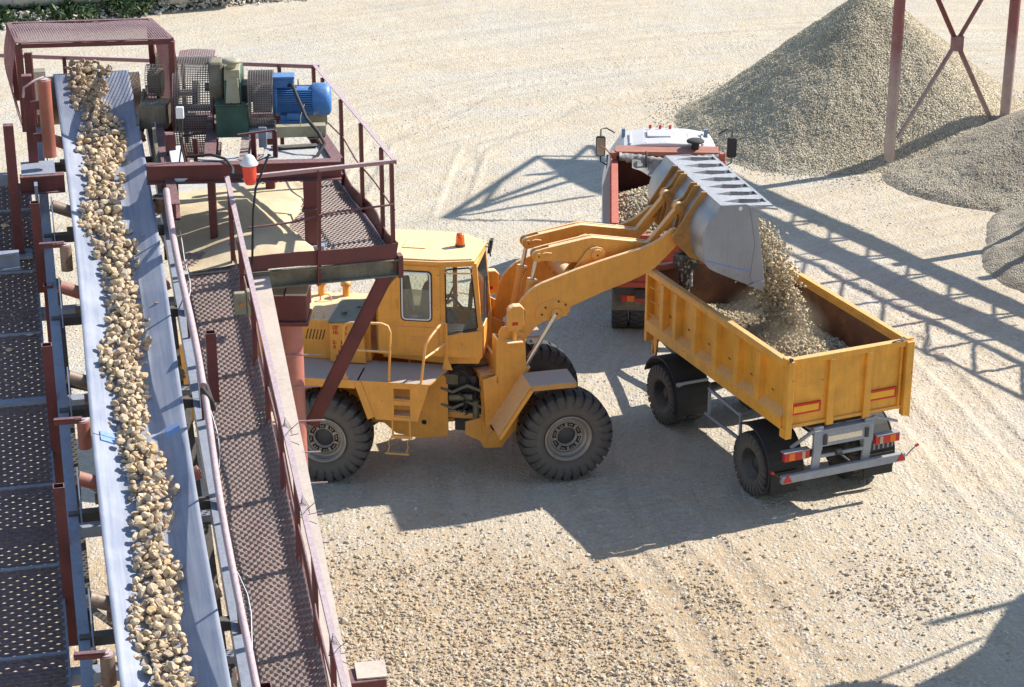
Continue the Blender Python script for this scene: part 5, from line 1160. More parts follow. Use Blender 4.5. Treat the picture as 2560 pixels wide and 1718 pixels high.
# ================================================================ TIPPER TRUCK
KX, KY, KYAW = 3.2, 38.4, R(87.5)
tk = thing('tipper_truck', 'red tipper truck with a white cab parked beyond the loader bucket', 'truck', (KX, KY, 0), KYAW)
KROOT = Matrix.Translation((KX, KY, 0)) @ rotz(KYAW); yc = .08
g = G()
for s_ in (1, -1):
    y = yc + s_ * 1.15; g.box((.0, y - s_ * .04, 1.45), (4.35, y, 2.60)); g.box((.0, y - s_ * .10, 2.54), (4.4, y + s_ * .04, 2.62)); g.box((0, y - s_ * .02, 1.4), (4.35, y + s_ * .05, 1.52))
    for x in (.1, .95, 1.8, 2.65, 3.5, 4.25): g.box((x, y, 1.5), (x + .1, y + s_ * .06, 2.56))
g.box((0, yc - 1.15, 1.40), (4.35, yc + 1.15, 1.46)); g.box((4.30, yc - 1.15, 1.46), (4.35, yc + 1.15, 2.74)); part('cargo_body', g, 'truckred', tk, .01)
g = G(); g.box((.02, yc - 1.105, 1.46), (4.28, yc - 1.10, 2.53)); g.box((.02, yc + 1.10, 1.46), (4.28, yc + 1.105, 2.53)); g.box((4.28, yc - 1.09, 1.46), (4.285, yc + 1.09, 2.69)); M['truck_in_shade'] = paint('scraped red lining with shade', (.13, .028, .018), dust=.15, rust=.5, rustcol=(.09, .04, .03), vary=.3, streak=.3, rough=.8); part('body_shade_lining', g, 'truck_in_shade', tk)  # dark inner sheets; the shade inside the body is painted into them
g = G(); g.box((4.28, yc - 1.12, 2.70), (4.38, yc + 1.08, 2.80)); g.prism([(4.30, 2.80), (4.37, 2.80), (4.62, 2.84), (4.62, 2.81)], yc - 1.1, yc + 1.1); g.box((4.25, yc + 1.08, 2.5), (4.42, yc + 1.2, 2.78)); g.box((4.25, yc - 1.2, 2.42), (4.42, yc - 1.08, 2.78)); g.box((3.95, yc - 1.28, 2.3), (4.2, yc - 1.1, 2.5)); part('headboard_rail', g, 'redox', tk, .008)
g = G(); g.tube([(4.1, yc + 1.18, 2.6), (4.3, yc + 1.2, 2.72), (4.45, yc + 1.30, 2.80), (4.50, yc + 1.42, 2.84)], .018, 6); g.tube([(4.2, yc - 1.2, 2.3), (4.3, yc - 1.22, 2.78)], .02, 6); part('tarpaulin_bracket', g, 'truckred', tk)
g = G(); g.box((-.05, yc - 1.12, 1.35), (.0, yc + 1.12, 2.36)); g.box((-.09, yc - 1.12, 2.30), (.02, yc + 1.12, 2.40)); g.box((-.09, yc - 1.12, 1.75), (-.05, yc + 1.12, 1.83)); g.box((-.09, yc - 1.12, 1.32), (-.05, yc + 1.12, 1.42))
for y in (-1.08, -.4, .35, 1.02): g.box((-.09, yc + y, 1.42), (-.05, yc + y + .08, 2.30))
part('tailgate', g, 'truckred', tk, .008)
g = G()
for y in (.42, -.42): g.ibeam((.1, yc + y, 1.12), (6.0, yc + y, 1.12), .08, .26)
g.box((.05, yc - 1.1, 1.12), (.12, yc + 1.1, 1.30)); g.cyl((2.8, yc + .75, .95), (3.7, yc + .75, .95), .28, 20); part('chassis', g, 'darksteel', tk)
g = G(); g.box((.08, yc + .42, 1.1), (.14, yc + .56, 1.22)); g.cyl((-.03, yc + .5, 1.15), (.1, yc + .5, 1.15), .05, 12); g.box((.0, yc + .3, 1.05), (.06, yc + .7, 1.24)); part('tow_coupling', g, 'darksteel', tk, .01)
for s_ in (1, -1):
    g = G(); y0_ = yc + s_ * .48; y1_ = yc + s_ * 1.12; g.box((.34, min(y0_, y1_), .68), (.38, max(y0_, y1_), 1.04)); g.tube([(.36, y1_, .68), (.36, y1_, 1.12)], .02, 6); mf = part('mud_flap', g, 'dirtysteel', tk)
    a, b = yc + s_ * .50, yc + s_ * .96; g = G(); g.box((.28, min(a, b), .88), (.34, max(a, b), 1.02)); tl = part('tail_lamp', g, 'redlight', tk, .005)
    g = G(); g.box((.275, yc + s_ * .78 - .07, .89), (.281, yc + s_ * .78 + .07, 1.01)); part('indicator_lens', g, 'orangelens', tl)
    for k, off in enumerate((0, .36)): wheel(tk, I4, (1.25, yc + s_ * (.98 - off), .54), math.pi if s_ > 0 else 0, tty, trm, .3 * k)
    wheel(tk, I4, (4.9, yc + s_ * .98, .54), math.pi if s_ > 0 else 0, tty, trm, .1)
    # rounded cab side, mirror
cabt = thing('cab', None, None); cabt.parent = tk
g = G()
SEC = [(-1.32, .9), (-1.34, 1.9), (-1.2, 2.4), (-1.03, 2.72), (-.92, 2.81), (-.5, 2.88), (0, 2.90), (.5, 2.88), (.92, 2.81), (1.03, 2.72), (1.24, 2.4), (1.38, 1.9), (1.37, .9)]
xs = [4.60, 4.64, 4.8, 5.5, 6.05, 6.2]; sc = [(.97, -.03), (1., 0), (1., .01), (.99, .0), (.97, -.06), (.93, -.22)]
vs = []
for x, (k, dz) in zip(xs, sc):
    for y, z in SEC: vs.append((x, yc - .0 + y * k, z + (dz if z > 2.2 else 0)))
n_ = len(SEC); fs = [(i_ * n_ + j, i_ * n_ + j + 1, (i_ + 1) * n_ + j + 1, (i_ + 1) * n_ + j) for i_ in range(len(xs) - 1) for j in range(n_ - 1)]
fs += [tuple(range(n_)), tuple(reversed(range((len(xs) - 1) * n_, len(xs) * n_)))]
g.add(vs, fs); part('cab_shell', g, 'white', cabt, .03)
g = G()
for y in (-.8, -.5, -.2, .1, .42, .75): g.box((4.66, yc + y, 2.885 - .02 * abs(y) - .05 * max(0, abs(y) - .5)), (5.5, yc + y + .05, 2.905 - .03 * abs(y) - .03 * max(0, abs(y) - .5)))
part('roof_rib', g, 'white', cabt, .008)
g = G(); g.box((5.05, yc - .1, 2.9), (5.5, yc + .42, 2.935)); part('roof_hatch', g, 'white', cabt, .015)
g = G()
for y in (-.1, .12, .34): g.cyl((5.9, yc + y, 2.86), (5.9, yc + y, 2.94), .03, 10)
part('roof_marker', g, 'redlight', cabt)
g = G()
for y in (.93, -.86): g.prism([(5.35, 2.80), (5.55, 2.80), (5.5, 2.98), (5.4, 2.98)], yc + y - .04, yc + y + .04)
part('roof_lamp', g, 'bluegrey', cabt)
g = G()
for s_ in (1, -1): g.box((4.85, yc + s_ * 1.26 - .05, 2.0), (5.75, yc + s_ * 1.26 + .03, 2.3))
part('side_window', g, 'black', cabt, .02)
g = G(); g.cyl((4.50, yc - .60, 1.9), (4.50, yc - .60, 2.95), .085, 18); g.lathe([(.001, .06), (.15, .055), (.19, .03), (.19, 0), (.09, -.02)], (4.50, yc - .60, 2.97), 'z', 24); part('air_intake', g, 'black', tk)
for s_ in (1, -1):
    g = G(); y = yc + s_ * 1.42; g.tube([(5.2, yc + s_ * 1.12, 2.95), (5.22, yc + s_ * 1.3, 3.05), (5.22, y, 3.02), (5.22, y, 2.3), (5.2, yc + s_ * 1.25, 2.2)], .016, 6); part('mirror_arm', g, 'black', tk)
    g = G(); g.prism(rrect(y - .105, y + .105, 2.44, 2.88, .05), 5.12, 5.2, 'x'); mr = part('mirror', g, 'black', tk, .01); g = G(); g.prism(rrect(y - .088, y + .088, 2.46, 2.86, .04), 5.112, 5.118, 'x'); part('mirror_glass', g, 'chrome' if s_ > 0 else 'black', mr)
g = G()
r = np.random.default_rng(90); rows = []
nx_, ny_ = 14, 60; vs = []
for j in range(ny_):
    y = yc + 1.02 - 2.1 * j / (ny_ - 1)
    for i_ in range(nx_):
        a = 2 * math.pi * i_ / nx_; w1 = .085 + .03 * math.sin(j * .9) * math.sin(a * 2 + j * .7) + r.normal() * .008
        dz = -.10 * math.sin(math.pi * min(1, j / (ny_ - 1)) ) ; vs.append((4.18 + w1 * math.cos(a) * 1.2, y, 2.72 + dz + w1 * math.sin(a)))
fs = [(j * nx_ + i_, j * nx_ + (i_ + 1) % nx_, (j + 1) * nx_ + (i_ + 1) % nx_, (j + 1) * nx_ + i_) for j in range(ny_ - 1) for i_ in range(nx_)]
g.add(vs, fs, True)
# a hanging corner of the sheet
vs = []; m_ = 16
for i_ in range(m_):
    for j in range(m_):
        a, b = i_ / (m_ - 1), j / (m_ - 1); vs.append((4.10 - .22 * b - .03 * math.sin(a * 18), yc + .75 - 1.3 * a, 2.68 - .10 * a - b * (.10 + .55 * a) + .02 * math.sin(a * 22 + b * 5)))
g.add(vs, [(i_ * m_ + j, i_ * m_ + j + 1, (i_ + 1) * m_ + j + 1, (i_ + 1) * m_ + j) for i_ in range(m_ - 1) for j in range(m_ - 1)], True)
o = part('tarpaulin', g, 'cloth'); o.matrix_world = KROOT; tag(o, 'grey tarpaulin rolled along the front board of the red truck body', 'tarpaulin')
g = G(); g.tube([(4.12, yc + .45, 2.85), (4.02, yc + .45, 2.75), (4.02, yc + .44, 2.5), (4.1, yc + .43, 2.36)], .025, 6); o = part('strap', g, 'darksteel'); o.parent = bpy.data.objects['tarpaulin']
def kload(x, y): return 1.72 + .86 * np.exp(-(((x - 2.1) / 1.8) ** 2 + ((y - .3) / 1.4) ** 2)) + .06 * vnoise(x + 3, y + 3, 85, .3)
load_things('truck_load', KROOT, .02, 4.28, yc - 1.10, yc + 1.10, kload, 7500, .022, .06, 'load', 86, 'heap of crushed stone filling the red truck body')
# ================================================================ BELT CONVEYOR (local x up along the belt, y to the left, z up)
CX_, CY_, CYAW = -3.10, 16.55, R(90 + 13.36)
CROOT = Matrix.Translation((CX_, CY_, 0)) @ rotz(CYAW)
def Zb(u): return 5.78 + .28 * u
SLP = math.atan(.28)
def cp(u, v, dz=0.): return (u, v, Zb(u) + dz)
cv = thing('belt_conveyor', 'inclined belt conveyor with pale blue troughed belt carrying rocks at the left', 'conveyor', (CX_, CY_, 0), CYAW)
# belt: troughed section, flattening over the head drum and turning down
def trough(v, flat=0.):
    a = max(0., abs(v) - .20); return -.125 + (a * .44) * (1 - flat) + .125 * flat * .55
m, t, p = newmat('blue grey belt'); co = objco(t)
mp = t.nodes.new('ShaderNodeMapping'); mp.inputs['Scale'].default_value = (.22, 7., 1.); lk(t, co, mp.inputs[0])
ns = noise(t, 2.4, 6, .65, mp.outputs[0]); n2 = noise(t, 2., 5, .6, co); n3 = noise(t, 60, 3, .6, co)
c = ramp(t, ns, [(.28, (.195, .225, .32)), (.72, (.35, .38, .45))]); c = mix(t, ramp(t, n2, [(.45, 0.), (.75, .45)]), c, (.50, .52, .58))
c = mix(t, ramp(t, n3, [(.66, 0.), (.72, .6)]), c, (.58, .55, .52))
lk(t, c, p.inputs['Base Color']); lk(t, ramp(t, n2, [(.3, .38), (.7, .6)]), p.inputs['Roughness']); bump(t, p, ns, .15, .004); M['belt'] = m
vs = []; fs = []; vv = np.linspace(-.485, .485, 25); st = [-2.2 + k * .2 for k in range(64)]
path = [(u, Zb(u), max(0, min(1, (u - 8.9) / 1.4))) for u in st if u <= 10.3]
uh, zh = 10.33, Zb(10.33) - .06 - .33
for k in range(1, 15):
    a = R(90 + 15.6 - k * 12); path.append((uh + .33 * math.cos(a), zh + .33 * math.sin(a) , 1.))
for u, z, fl in path:
    for v in vv:
        tz = trough(v, fl)
        vs.append((u, v + (.02 * math.sin(u * .7)), z + (tz if fl < 1 or u < 10.31 and z > Zb(u) - .01 else 0)))
nb = len(vv); fs = [(i_ * nb + j, i_ * nb + j + 1, (i_ + 1) * nb + j + 1, (i_ + 1) * nb + j) for i_ in range(len(path) - 1) for j in range(nb - 1)]
g = G(); g.add(vs, fs, True); belt = part('belt', g, 'belt', cv); so = belt.modifiers.new('thick', 'SOLIDIFY'); so.thickness = .014; so.offset = -1
g = G()
for u, v, ro in ((3.11, .34, .0), (3.14, -.32, .0)):
    for d in (-.038, .038):
        zz_ = lambda uu, v_: Zb(uu) + trough(v_) + .012
        g.hexa([(u + d - .033, v - .07, zz_(u + d - .033, v - .07)), (u + d + .033, v - .07, zz_(u + d + .033, v - .07)), (u + d + .033, v + .07, zz_(u + d + .033, v + .07)), (u + d - .033, v + .07, zz_(u + d - .033, v + .07)),
                (u + d - .033, v - .07, zz_(u + d - .033, v - .07) + .012), (u + d + .033, v - .07, zz_(u + d + .033, v - .07) + .012), (u + d + .033, v + .07, zz_(u + d + .033, v + .07) + .012), (u + d - .033, v + .07, zz_(u + d - .033, v + .07) + .012)])
M['clip'] = paint('splice clip', (.25, .42, .80), dust=.2, vary=.1, rough=.3, metal=.3)
part('splice_clip', g, 'clip', belt)
g = G()
for k in range(24):
    v0 = -.48 + k * .04; 
    if abs(v0) < .25: continue
    g.beam((3.12, v0, Zb(3.12) + trough(v0) + .008), (3.12, v0 + .04, Zb(3.12) + trough(v0 + .04) + .008), .010, .006)
part('splice_seam', g, 'inset', belt)
# drums
g = G(); g.cyl((uh, -.60, zh), (uh, .74, zh), .315, 36); g.cyl((uh, -1.3, zh), (uh, .9, zh), .05, 14); part('head_drum', g, 'rollersteel', cv)
g = G()
for v in (.66, -.78): g.box((uh - .2, v - .05, zh - .12), (uh + .2, v + .05, zh + .12))
part('bearing_housing', g, 'green', cv, .02)
# stringers
g = G()
g.ibeam(cp(-2, .76, -.42), cp(9.6, .76, -.42), .11, .20, .012, chan=1); part('stringer', g, 'bluegrey', cv)
g = G(); g.ibeam(cp(-2, -.66, -.40), cp(9.6, -.66, -.40), .11, .20, .012, chan=-1); part('stringer', g, 'bluegrey', cv)
g = G(); g.ibeam(cp(-2, -1.50, -.66), cp(6.6, -1.66, -.66), .20, .22, .014, chan=1); M['creambeam'] = paint('sun bleached beam', (.50, .41, .36), dust=.7, dustcol=(.66, .58, .50), vary=.15, streak=.2); part('outer_beam', g, 'creambeam', cv)
# idler stations
stations = [-.9, .72, 2.40, 4.0, 5.6, 7.2, 8.7]
for k, u in enumerate(stations):
    g = G(); g.beam(cp(u, -.70, -.36), cp(u, .80, -.36), .12, .10); st_ = part('idler_frame', g, 'darksteel', cv, .004)
    for s_ in (1, -1):
        g = G(); a = Vector(cp(u + .12, s_ * (.68 if s_ > 0 else .53), -.03 if s_ > 0 else -.09)); b = Vector(cp(u + .12, s_ * .25, -.216)); g.cyl(a, b, .072, 22); d = (b - a).normalized(); g.cyl(a - d * .012, a, .03, 10)
        part('idler_roller', g, 'roller' if (k % 2 == 0) else 'rollersteel', st_)
        g = G(); g.prism([(u - .22, Zb(u) - .36), (u - .14, Zb(u) - .40), (u + .16, Zb(u) + .09), (u + .11, Zb(u) + .12)], s_ * .67, s_ * .685); part('idler_bracket', g, 'bluegrey', st_)
    g = G(); g.cyl(cp(u + .12, -.22, -.21), cp(u + .12, .22, -.21), .068, 20); part('idler_roller', g, 'rollersteel', st_)
    g = G(); g.cyl(cp(u + .7, -.46, -.72), cp(u + .7, .52, -.72), .06, 16); part('return_roller', g, 'rollersteel', st_)
# upright guide rollers on brackets
for u, mt_ in ((6.35, 'rollersteel'), (3.25, 'roller'), (.0, 'rollersteel'), (9.0, 'roller')):
    tall = .85 if u == 9.0 else .30
    if u == 9.0: continue
    g = G(); g.cyl(cp(u, .57, -.24), cp(u, .57, .06), .068, 24); gr = part('guide_roller', g, mt_, cv)
    g = G(); g.cyl(cp(u, .57, .06), cp(u, .57, .075), .055, 20); g.cyl(cp(u, .57, .07), cp(u, .57, .09), .022, 12); part('roller_cap', g, 'pinkrail', gr)
    g = G(); g.angle(cp(u + .04, .86, .05), cp(u - .01, .58, .08), .055); part('roller_arm', g, 'maroon', gr)
g = G(); g.cyl((7.95, .645, 8.22), (7.95, .645, 9.16), .080, 26); gr = part('guide_roller', g, 'roller', cv, label='tall upright orange red roller beside the belt head'); g = G(); g.cyl((7.95, .645, 9.16), (7.95, .645, 9.18), .06, 20); g.tube([(7.95, .645, 9.20), (7.85, .75, 9.19), (7.82, .88, 9.12), (7.82, .90, 9.0)], .014, 6); part('roller_cap', g, 'pinkrail', gr)
g = G(); g.cyl((7.35, -.60, 7.62), (7.35, -.60, 7.80), .085, 24); gr = part('guide_roller', g, 'rollersteel', cv); g = G(); g.tube([(7.35 + .085 * math.cos(a), -.60 + .085 * math.sin(a), 7.81) for a in [2 * math.pi * k / 18 for k in range(18)]], .012, 6, True); part('roller_cap', g, 'creambeam', gr)
# upright channel posts beside the belt
for u, v, z0, z1 in ((4.2, .87, -1.45, .30), (1.99, .87, -1.45, .30), (6.86, .87, -.8, .30), (6.2, .80, -1.9, -.3), (4.18, -.85, -1.6, .30), (-.4, -.80, -1.4, -.1)):
    g = G(); z0_, z1_ = Zb(u) + z0, Zb(u) + z1; w_ = .055
    for (a, b) in (((u - w_, v - w_), (u + w_, v - w_ + .01)), ((u - w_, v + w_ - .01), (u + w_, v + w_)), ((u - w_, v - w_ + .01), (u - w_ + .01, v + w_ - .01)), ((u + w_ - .01, v - w_ + .01), (u + w_, v + w_ - .01))): g.box((a[0], a[1], z0_), (b[0], b[1], z1_))
    part('channel_post', g, 'maroon', cv)
# lower truss and support box beams under the conveyor
g = G()
for u in (-1.2, 1.0, 3.0, 5.05, 6.7):
    g.beam((u, -1.62, Zb(u) - .98), (u, 2.7, Zb(u) - .98), .16, .12)
part('cross_beam', g, 'bluegrey', cv, .004)
g = G(); g.beam((1.0, -2.12, 4.55), (1.0, 1.2, 4.55), .28, .34); part('support_beam', g, 'maroon', cv, .01, label='maroon box beam end poking out at the lower edge')
g = G(); g.hexa([(.88, -2.13, 4.727), (1.15, -2.15, 4.727), (1.18, -1.85, 4.727), (.9, -1.83, 4.727), (.88, -2.13, 4.742), (1.15, -2.15, 4.77), (1.18, -1.85, 4.76), (.9, -1.83, 4.742)]); part('cap_plate', g, 'creambeam', cv)
g = G()
for (u0, u1) in ((-1.2, 1.0), (1.0, 3.0), (3.0, 5.05), (5.05, 6.7)):
    g.angle((u0, .0, Zb(u0) - 1.0), (u1, .7, Zb(u1) - 1.9), .08); g.angle((u0, -.6, Zb(u0) - 1.9), (u1, -.6, Zb(u1) - 1.0), .08)
g.beam(cp(-2, .70, -1.95), cp(8.8, .70, -1.95), .12, .16); g.beam(cp(-2, -.60, -1.95), cp(8.8, -.60, -1.95), .12, .16); part('lower_truss', g, 'darksteel', cv)
for x, y in ((1.9, .7), (1.9, -.6)):
    g = G(); g.tube([(x, y, 0), (x, y, Zb(x) - 1.9)], .14, 18); part('leg', g, 'maroon', cv)
# chute and plates near the head
g = G(); g.prism([(7.9, 8.05), (8.5, 8.35), (8.5, 7.5), (7.9, 7.4)], -.62, -.66); g.prism([(9.6, 7.9), (10.75, 7.9), (10.75, 8.62), (10.3, 8.66), (9.6, 8.3)], .60, .78); g.prism([(10.0, 7.6), (11.0, 7.6), (11.0, 8.8), (10.3, 8.8), (10.0, 8.3)], -.86, -.83)
part('discharge_chute', g, 'dirtysteel', cv)

# ---------------------------------------------------------------- rocks on the belt
r = np.random.default_rng(101); grid = {}
def hcell(u, v): return (int(round(u / .035)), int(round(v / .035)))
rocks = []
uu = -1.0
cand = []
for k in range(4200):
    u = r.uniform(-1.1, 10.45); dens = .95 + .2 * math.sin(u * 2.1 + 1) * math.sin(u * .9) ; 
    if r.random() > .62 + .4 * dens: continue
    c0 = .035 + .05 * math.sin(u * 1.9 + .6) + .03 * math.sin(u * 4.7); hw_ = .175 + .03 * math.sin(u * 3.1) + (.03 if u > 6.5 else 0) - (.035 if 2.3 < u < 3.4 else 0)
    v = c0 + np.clip(r.normal() * .60, -1.2, 1.2) * hw_; s = .022 + .042 * r.random() ** 1.7
    cand.append((u, v, s))
for u, v, s in cand:
    base = trough(v, max(0, min(1, (u - 8.9) / 1.4))); top = base; n_ = 2
    cells = [(i_, j) for i_ in range(-n_, n_ + 1) for j in range(-n_, n_ + 1) if (i_ * .035) ** 2 + (j * .035) ** 2 <= (s * .8) ** 2 + 1e-9]
    ci = hcell(u, v); hs = [grid.get((ci[0] + a, ci[1] + b), base) for a, b in cells]; hh_ = float(np.mean(hs)) * .6 + max(hs) * .4
    if hh_ > base + .10: continue
    z = hh_ + s * .55
    for a, b in cells: grid[(ci[0] + a, ci[1] + b)] = hh_ + s * 1.0
    rocks.append((u, v, z, s))
for (u, v, s) in ((6.62, -.33, .03), (5.28, -.36, .03), (8.2, -.30, .026), (3.35, .30, .03), (7.55, .30, .028)): rocks.append((u, v, trough(v) + s * .6, s))
rocks.sort(key=lambda q: q[0])
near_r, far_r = rocks[:300], rocks[300:]
lib = []
for k, (v_, f_) in enumerate(ROCKS_HI):
    me = bpy.data.meshes.new('rock'); me.from_pydata([tuple(a) for a in v_], [], [tuple(int(i_) for i_ in q) for q in f_]); me.materials.append(M['beltrock']); lib.append(me)
rr_ = random.Random(3)
for u, v, z, s in near_r:
    o = bpy.data.objects.new('rock', rr_.choice(lib)); col.objects.link(o); o.scale = (s * rr_.uniform(.95, 1.35), s, s * rr_.uniform(.8, 1.))
    o.location = CROOT @ Vector((u, v, Zb(u) + z)); o.rotation_euler = (rr_.uniform(-.6, .6), rr_.uniform(-.6, .6), rr_.uniform(0, 6.28))
    tag(o, 'tan broken rock riding in the stream on the lower half of the pale blue belt', 'rock', 'rocks riding on the conveyor belt')
P = np.array([(CROOT @ Vector((u, v, Zb(u) + z)))[:] for u, v, z, s in far_r]); S = np.array([s * 1.1 for *_, s in far_r])
o = scatter('rocks_on_belt', P, S, 'rockstuff', ROCKS_HI, 104, .9); tag(o, 'dense run of tan broken rock on the far upper half of the belt', 'rock', kind='stuff')
PY = np.column_stack([r.uniform(-1, 9, 900), r.uniform(-.3, .3, 900)])
P = np.array([(CROOT @ Vector((u, v, Zb(u) + trough(v) + .004)))[:] for u, v in PY]); o = scatter('belt_grit', P, r.uniform(.004, .011, 900), 'rockstuff', None, 105); tag(o, 'fine grit and chips lying on the belt between the rocks', 'grit', kind='stuff')

# ================================================================ WALKWAYS of expanded steel
def expanded(g, u0, u1, v0, v1, zf, cu=.042, cvw=.075, wd=.024, ht=.028):
    """diamond expanded metal between u0..u1, v0..v1; zf(u,v) height; strands as thin bars"""
    nu = int((u1 - u0) / cu); nv = int((v1 - v0) / (cvw / 2)); 
    for i_ in range(nu + 1):
        for j in range(nv):
            up = (i_ + j) % 2; a = u0 + cu * (i_ + (.5 if up else 0) * .9); b = u0 + cu * (i_ + (0 if up else .5) * .9)
            va, vb = v0 + j * cvw / 2, v0 + (j + 1) * cvw / 2; za, zb_ = zf(a, va), zf(b, vb)
            g.add([(a - wd / 2, va, za), (a + wd / 2, va, za + ht), (b + wd / 2, vb, zb_ + ht), (b - wd / 2, vb, zb_)], [(0, 1, 2, 3)])
wk = thing('walkway', 'narrow expanded steel walkway climbing along the right side of the belt', 'walkway', (CX_, CY_, 0), CYAW)
g = G(); wz = lambda u, v: Zb(u) - .50 + (.12 * max(0, (-1.27 - v)) / .12 if v < -1.27 else 0) + .004 * math.sin(u * 3 + v * 9)
expanded(g, -2.0, 6.9, -1.39, -.72, wz); part('grating', g, 'grating', wk)
g = G()
for u in (-1.5, .45, 2.1, 3.7, 5.2, 6.6): g.beam((u, -1.40, Zb(u) - .535), (u, -.72, Zb(u) - .535), .05, .05)
g.beam(cp(-2, -.73, -.54), cp(6.8, -.73, -.54), .05, .06); g.beam(cp(-2, -1.40, -.54), cp(6.8, -1.40, -.54), .05, .06); part('bearer', g, 'maroon', wk)
hr = thing('stair_railing', 'long dusty maroon railing on the outer side of the narrow walkway', 'railing', (CX_, CY_, 0), CYAW)
g = G(); g.beam(cp(-2.2, -1.41, .50), cp(6.75, -1.35, .50), .055, .05); part('top_rail', g, 'pinkrail', hr)
for u in (-1.75, -.6, .42, 1.5, 2.55, 3.6, 4.6, 5.6, 6.5):
    g = G(); v = -1.41 + .06 * (u + 2.2) / 8.9; g.angle((u, v, Zb(u) - .62), (u, v, Zb(u) + .48), .055); part('post', g, 'maroon', hr)
g = G(); g.tube([cp(-2.2 + .5 * k, -1.385 + .012 * math.sin(k * 1.7), -.02 + .015 * math.sin(k * 2.3)) for k in range(18)], .014, 6); part('mid_rail', g, 'maroon', hr)
g = G()
for u in (-.75, 1.05, 2.2):
    for k in range(3): g.tube([(u, -1.45, Zb(u) + .45 + .03 * k), (u + .06, -1.39, Zb(u) + .56 + .03 * k), (u + .02, -1.34, Zb(u) + .42), (u - .1, -1.50, Zb(u) + .38 + .12 * k)], .004, 5)
part('wire_tie', g, 'darksteel', hr)
cd_ = thing('cable_conduit', 'pale dusty pipe conduit running between the belt and the narrow walkway', 'conduit', (CX_, CY_, 0), CYAW)
g = G(); g.tube([cp(u, -.665 + .02 * math.sin(u * 1.3), .26 + .02 * math.sin(u * 1.9)) for u in np.arange(-2.0, 3.5, .4)], .036, 12); part('pipe', g, 'pinkrail', cd_)
g = G(); g.tube([cp(u, -.655 + .02 * math.sin(u * 1.3), .30 + .02 * math.sin(u * 1.9)) for u in np.arange(3.3, 7.3, .4)], .040, 12); part('pipe', g, 'pinkrail', cd_)
g = G(); g.tube([cp(3.25, -.66, .30), cp(3.1, -.74, .25), cp(3.2, -.76, .1), cp(3.5, -.72, .15), cp(3.6, -.66, .26)], .03, 8); part('joint', g, 'black', cd_)
g = G()
for u in (-.9, .5, 2.0, 3.6, 5.0, 6.4): g.beam(cp(u, -.68, -.38), cp(u, -.67, .25), .025, .025)
part('clamp_stand', g, 'maroon', cd_)
g = G(); rz_ = random.Random(8)
g.tube([cp(u, -.75 - .05 * math.sin(u * 2.2) + .02 * math.sin(u * 5.1), -.40 + .10 * math.sin(u * 1.7) + (.2 if u > 4 else 0)) for u in np.arange(-2, 7.2, .25)], .006, 5); o = part('loose_cable', g, 'lampwhite'); o.matrix_world = CROOT; tag(o, 'thin loose white cable trailing along the walkway beside the conduit', 'cable')
g = G(); g.box((5.22, -1.22, 7.02), (5.30, -1.36, 7.28)); g.box((5.20, -1.36, 7.0), (5.33, -1.40, 7.30)); o = part('switch_box', g, 'cream', None, .01); o.matrix_world = CROOT; tag(o, 'small cream switch box on the walkway railing post', 'switch box')
g = G(); g.cyl((5.215, -1.29, 7.15), (5.20, -1.29, 7.15), .018, 12); k_ = part('switch_knob', g, 'orangelens', o)

lw = thing('maintenance_walkway', 'wide dark expanded steel walkway on the left side of the belt', 'walkway', (CX_, CY_, 0), CYAW)
g = G(); expanded(g, -2.4, 9.3, .93, 2.75, lambda u, v: Zb(u) - .90, .048, .14, .031, .028); part('grating', g, 'grating_dark', lw)
g = G(); g.beam(cp(-2.4, .93, -.93), cp(9.3, .93, -.93), .05, .08)
for u in (-1.6, -.2, 1.2, 2.4, 3.6, 5.0, 6.2, 7.4, 8.7): g.beam((u, .93, Zb(u) - .90), (u, 2.75, Zb(u) - .90), .035 if u != 5.0 else .16, .07)
part('bearer', g, 'bluegrey', lw)
for k, (u, v, s) in enumerate(((8.35, 1.25, .05), (.6, 1.18, .035), (6.15, 1.05, .04), (5.9, 1.30, .045), (2.9, 1.6, .03))):
    o = bpy.data.objects.new('fallen_rock', lib[k]); col.objects.link(o); o.location = CROOT @ Vector((u, v, Zb(u) - .87 + s * .3)); o.scale = (s * 1.3, s, s * .8)
    tag(o, ['pale fallen rock at the top of the left walkway near a channel post foot', 'small rock lying low on the left walkway near the bottom of the view', 'tan rock resting on the left walkway close to the belt frame', 'flat pale rock on the left walkway beside the post foot plate', 'smallest grey rock far out on the left walkway'][k], 'rock')
M['debris'] = M['rockstuff']
P = np.array([(CROOT @ Vector((r.uniform(5.2, 8.8), r.uniform(.95, 2.2), 0)))[:] for _ in range(500)]); zz2 = [ (CROOT.inverted() @ Vector(q)).x for q in P]; P[:, 2] = [Zb(a) - .885 for a in zz2]
tag(scatter('walkway_grit', P, r.uniform(.006, .02, 500), 'rockstuff', None, 110), 'gravel chips scattered over the upper left walkway', 'grit', kind='stuff')

# ================================================================ HEAD FRAME, CAGE, COLUMN
hf = thing('head_support_frame', 'dark maroon steel frame holding the conveyor head at the upper left', 'steel frame', (CX_, CY_, 0), CYAW)
g = G(); g.ibeam((7.75, 1.02, 7.95), (7.75, .50, 7.95), .14, .22); part('beam', g, 'maroon', hf)
for (u, v, z0, z1, w_) in ((7.75, 1.10, 7.1, 8.70, .12), (8.3, .84, 7.9, 9.15, .12), (8.0, -.80, 7.3, 8.4, .12)):
    g = G(); g.box((u - w_ / 2, v - w_ / 2, z0), (u + w_ / 2, v + w_ / 2, z1)); part('post', g, 'maroon', hf, .006)
g = G(); g.box((7.6, .95, 7.06), (7.9, 1.27, 7.10)); g.box((7.75, .6, 8.02), (8.3, 1.0, 8.07)); g.box((7.5, .82, 7.5), (8.0, .86, 8.0)); part('foot_plate', g, 'bluegrey', hf)
